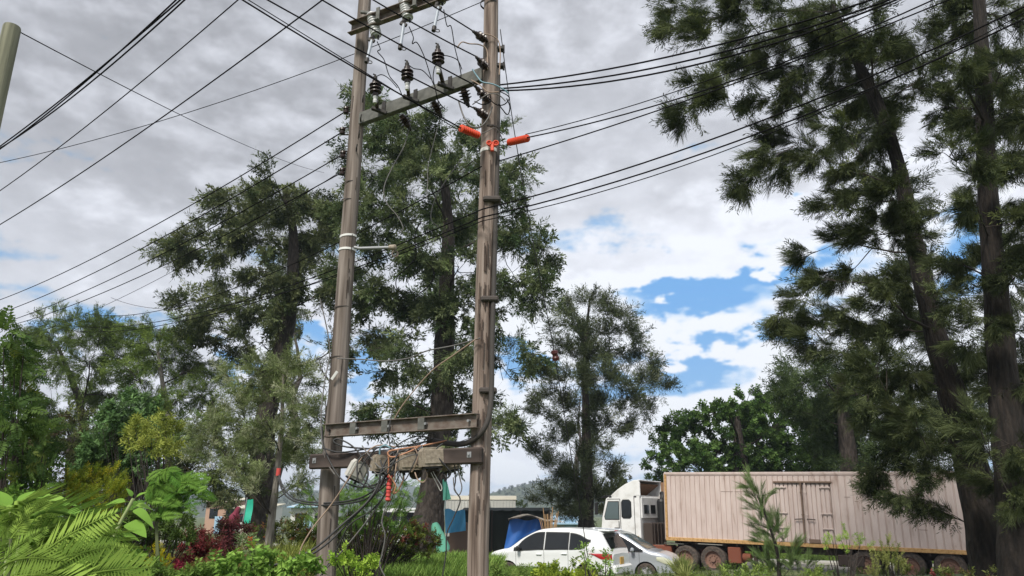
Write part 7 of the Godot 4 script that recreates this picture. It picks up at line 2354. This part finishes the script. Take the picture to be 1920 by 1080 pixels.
		b.box(Transform3D(Basis.IDENTITY, Vector3(w * 0.5, h * 0.5, -3)), Vector3(w, h, 6), 0.02)
		part("wall", b, p[4], t)
		var r = MB.new()
		r.box(Transform3D(Basis(Vector3(1, 0, 0), 0.08), Vector3(w * 0.5, h + 0.1, -2.8)), Vector3(w + 0.6, 0.12, 6.8), 0.02)
		part("roof", r, M.roof_blue if k > 1 else M.roof_pale, t)
		for q in maxi(2, int(w / 2.2)):
			var wb = MB.new()
			wb.box(Transform3D(Basis.IDENTITY, Vector3(1.0 + q * 2.0, h * 0.6, 0.02)), Vector3(1.0, h * 0.3, 0.06), 0.01)
			part("window", wb, M.glass_dark, t)
		var db = MB.new()
		db.box(Transform3D(Basis.IDENTITY, Vector3(w * 0.5, 1.0, 0.03)), Vector3(0.9, 2.0, 0.06), 0.01)
		part("door", db, M.roof_blue, t)
	var fl = thing("feather_flag", "teal green feather flag standing beside the tall tree's trunk", "flag", Vector3(at(457, 1000, 34).x, 0.7, -34))
	var ftop = at(463, 937, 34) - fl.position
	var fbot = at(454, 985, 34) - fl.position
	var pb = MB.new()
	pb.tube([Vector3.ZERO, fbot, ftop + Vector3(0, 0.1, 0)], 0.025, 6)
	part("pole", pb, M.galv, fl)
	var fb = MB.new()
	var fr = []
	for i in 9:
		var t = i / 8.0
		var p = fbot.lerp(ftop, t)
		var ww = 0.36 * (1.0 - 0.2 * t)
		fr.append(PackedVector3Array([p + Vector3(0.03, 0, 0), p + Vector3(ww * 0.5, 0, 0.04 * sin(t * 6.0)), p + Vector3(ww, 0.03, 0.06 * sin(t * 6.0 + 1.0))]))
	fb.grid(fr, Vector3(0, 0, -99))
	part("cloth", fb, M.flag_teal, fl)
	# a person bending down in a maroon hooded garment
	var pp = at(432, 1000, 30)
	pp.y = ground_y(pp.x, pp.z)
	var pr = thing("person", "person in a maroon garment bending over behind the maroon shrub", "person", pp)
	var body = [
		[Vector3(-0.1, 0.95, 0), Vector3(0.08, 1.3, 0.05), 0.17, 0.17], [Vector3(0.08, 1.3, 0.05), Vector3(0.14, 1.42, 0.06), 0.17, 0.13],
		[Vector3(-0.16, 0.92, 0.06), Vector3(-0.1, 0.5, 0.1), 0.12, 0.09], [Vector3(-0.1, 0.5, 0.1), Vector3(-0.14, 0.06, 0.06), 0.085, 0.055],
		[Vector3(-0.12, 0.92, -0.1), Vector3(-0.02, 0.5, -0.12), 0.12, 0.09], [Vector3(-0.02, 0.5, -0.12), Vector3(-0.08, 0.06, -0.14), 0.085, 0.055],
		[Vector3(-0.14, 0.05, 0.06), Vector3(0.06, 0.03, 0.08), 0.05, 0.04], [Vector3(-0.08, 0.05, -0.14), Vector3(0.12, 0.03, -0.14), 0.05, 0.04],
		[Vector3(0.06, 1.36, 0.2), Vector3(0.16, 1.08, 0.26), 0.075, 0.055], [Vector3(0.16, 1.08, 0.26), Vector3(0.34, 0.94, 0.22), 0.055, 0.04],
		[Vector3(0.06, 1.36, -0.14), Vector3(0.2, 1.1, -0.18), 0.075, 0.055], [Vector3(0.2, 1.1, -0.18), Vector3(0.36, 0.96, -0.12), 0.055, 0.04],
		[Vector3(0.14, 1.44, 0.05), Vector3(0.18, 1.52, 0.05), 0.07, 0.06], [Vector3(0.2, 1.6, 0.05), Vector3(0.22, 1.66, 0.05), 0.105, 0.1]]
	part("body", body_mesh(body, 0.035), M.maroon, pr)
	var hd = MB.new()
	hd.lathe(Transform3D(Basis.IDENTITY, Vector3(0.25, 1.62, 0.05)), [Vector2(0, -0.12), Vector2(0.06, -0.1), Vector2(0.085, -0.02), Vector2(0.08, 0.06), Vector2(0.04, 0.11), Vector2(0, 0.12)], 14)
	part("face", hd, M.skin, pr)
	var hands = MB.new()
	for s in [[0.37, 0.92, 0.22], [0.39, 0.94, -0.12]]:
		for k in 5:
			var a0 = Vector3(s[0], s[1], s[2] + (k - 2) * 0.018)
			hands.tube([a0 - Vector3(0.04, -0.03, 0), a0, a0 + Vector3(0.03, -0.04, 0)], 0.012, 5)
	part("hands", hands, M.skin, pr)
	var sack = MB.new()
	sack.lathe(Transform3D(Basis.IDENTITY, Vector3(pp.x + 0.62, pp.y, pp.z)), [Vector2(0, 0), Vector2(0.3, 0.02), Vector2(0.36, 0.3), Vector2(0.3, 0.75), Vector2(0.16, 1.0), Vector2(0.2, 1.12), Vector2(0, 1.1)], 14)
	solo("pale_sack", sack, M.canvas, "pale grey sack standing beside the person in maroon", "sack")
	shrub("roadside_bush", "small dark bush beside the white lorry body under the hill", 58, [[970, 945, 8], [978, 950, 8], [965, 955, 8], [985, 958, 8]],
		{"leaf": S.round, "spray": 7, "dens": 3.0, "c1": lin(0.03, 0.05, 0.02), "c2": lin(0.08, 0.11, 0.04), "spread": 1.0})
	shrub("roadside_bush", "yellowish bush between the slim casuarina and the truck cab", 50, [[1150, 905, 14], [1165, 920, 14], [1145, 930, 14], [1160, 950, 16], [1140, 960, 14], [1175, 905, 8]],
		{"leaf": S.round, "spray": 10, "dens": 1.5, "c1": lin(0.1, 0.1, 0.045), "c2": lin(0.24, 0.22, 0.1), "spread": 1.0})
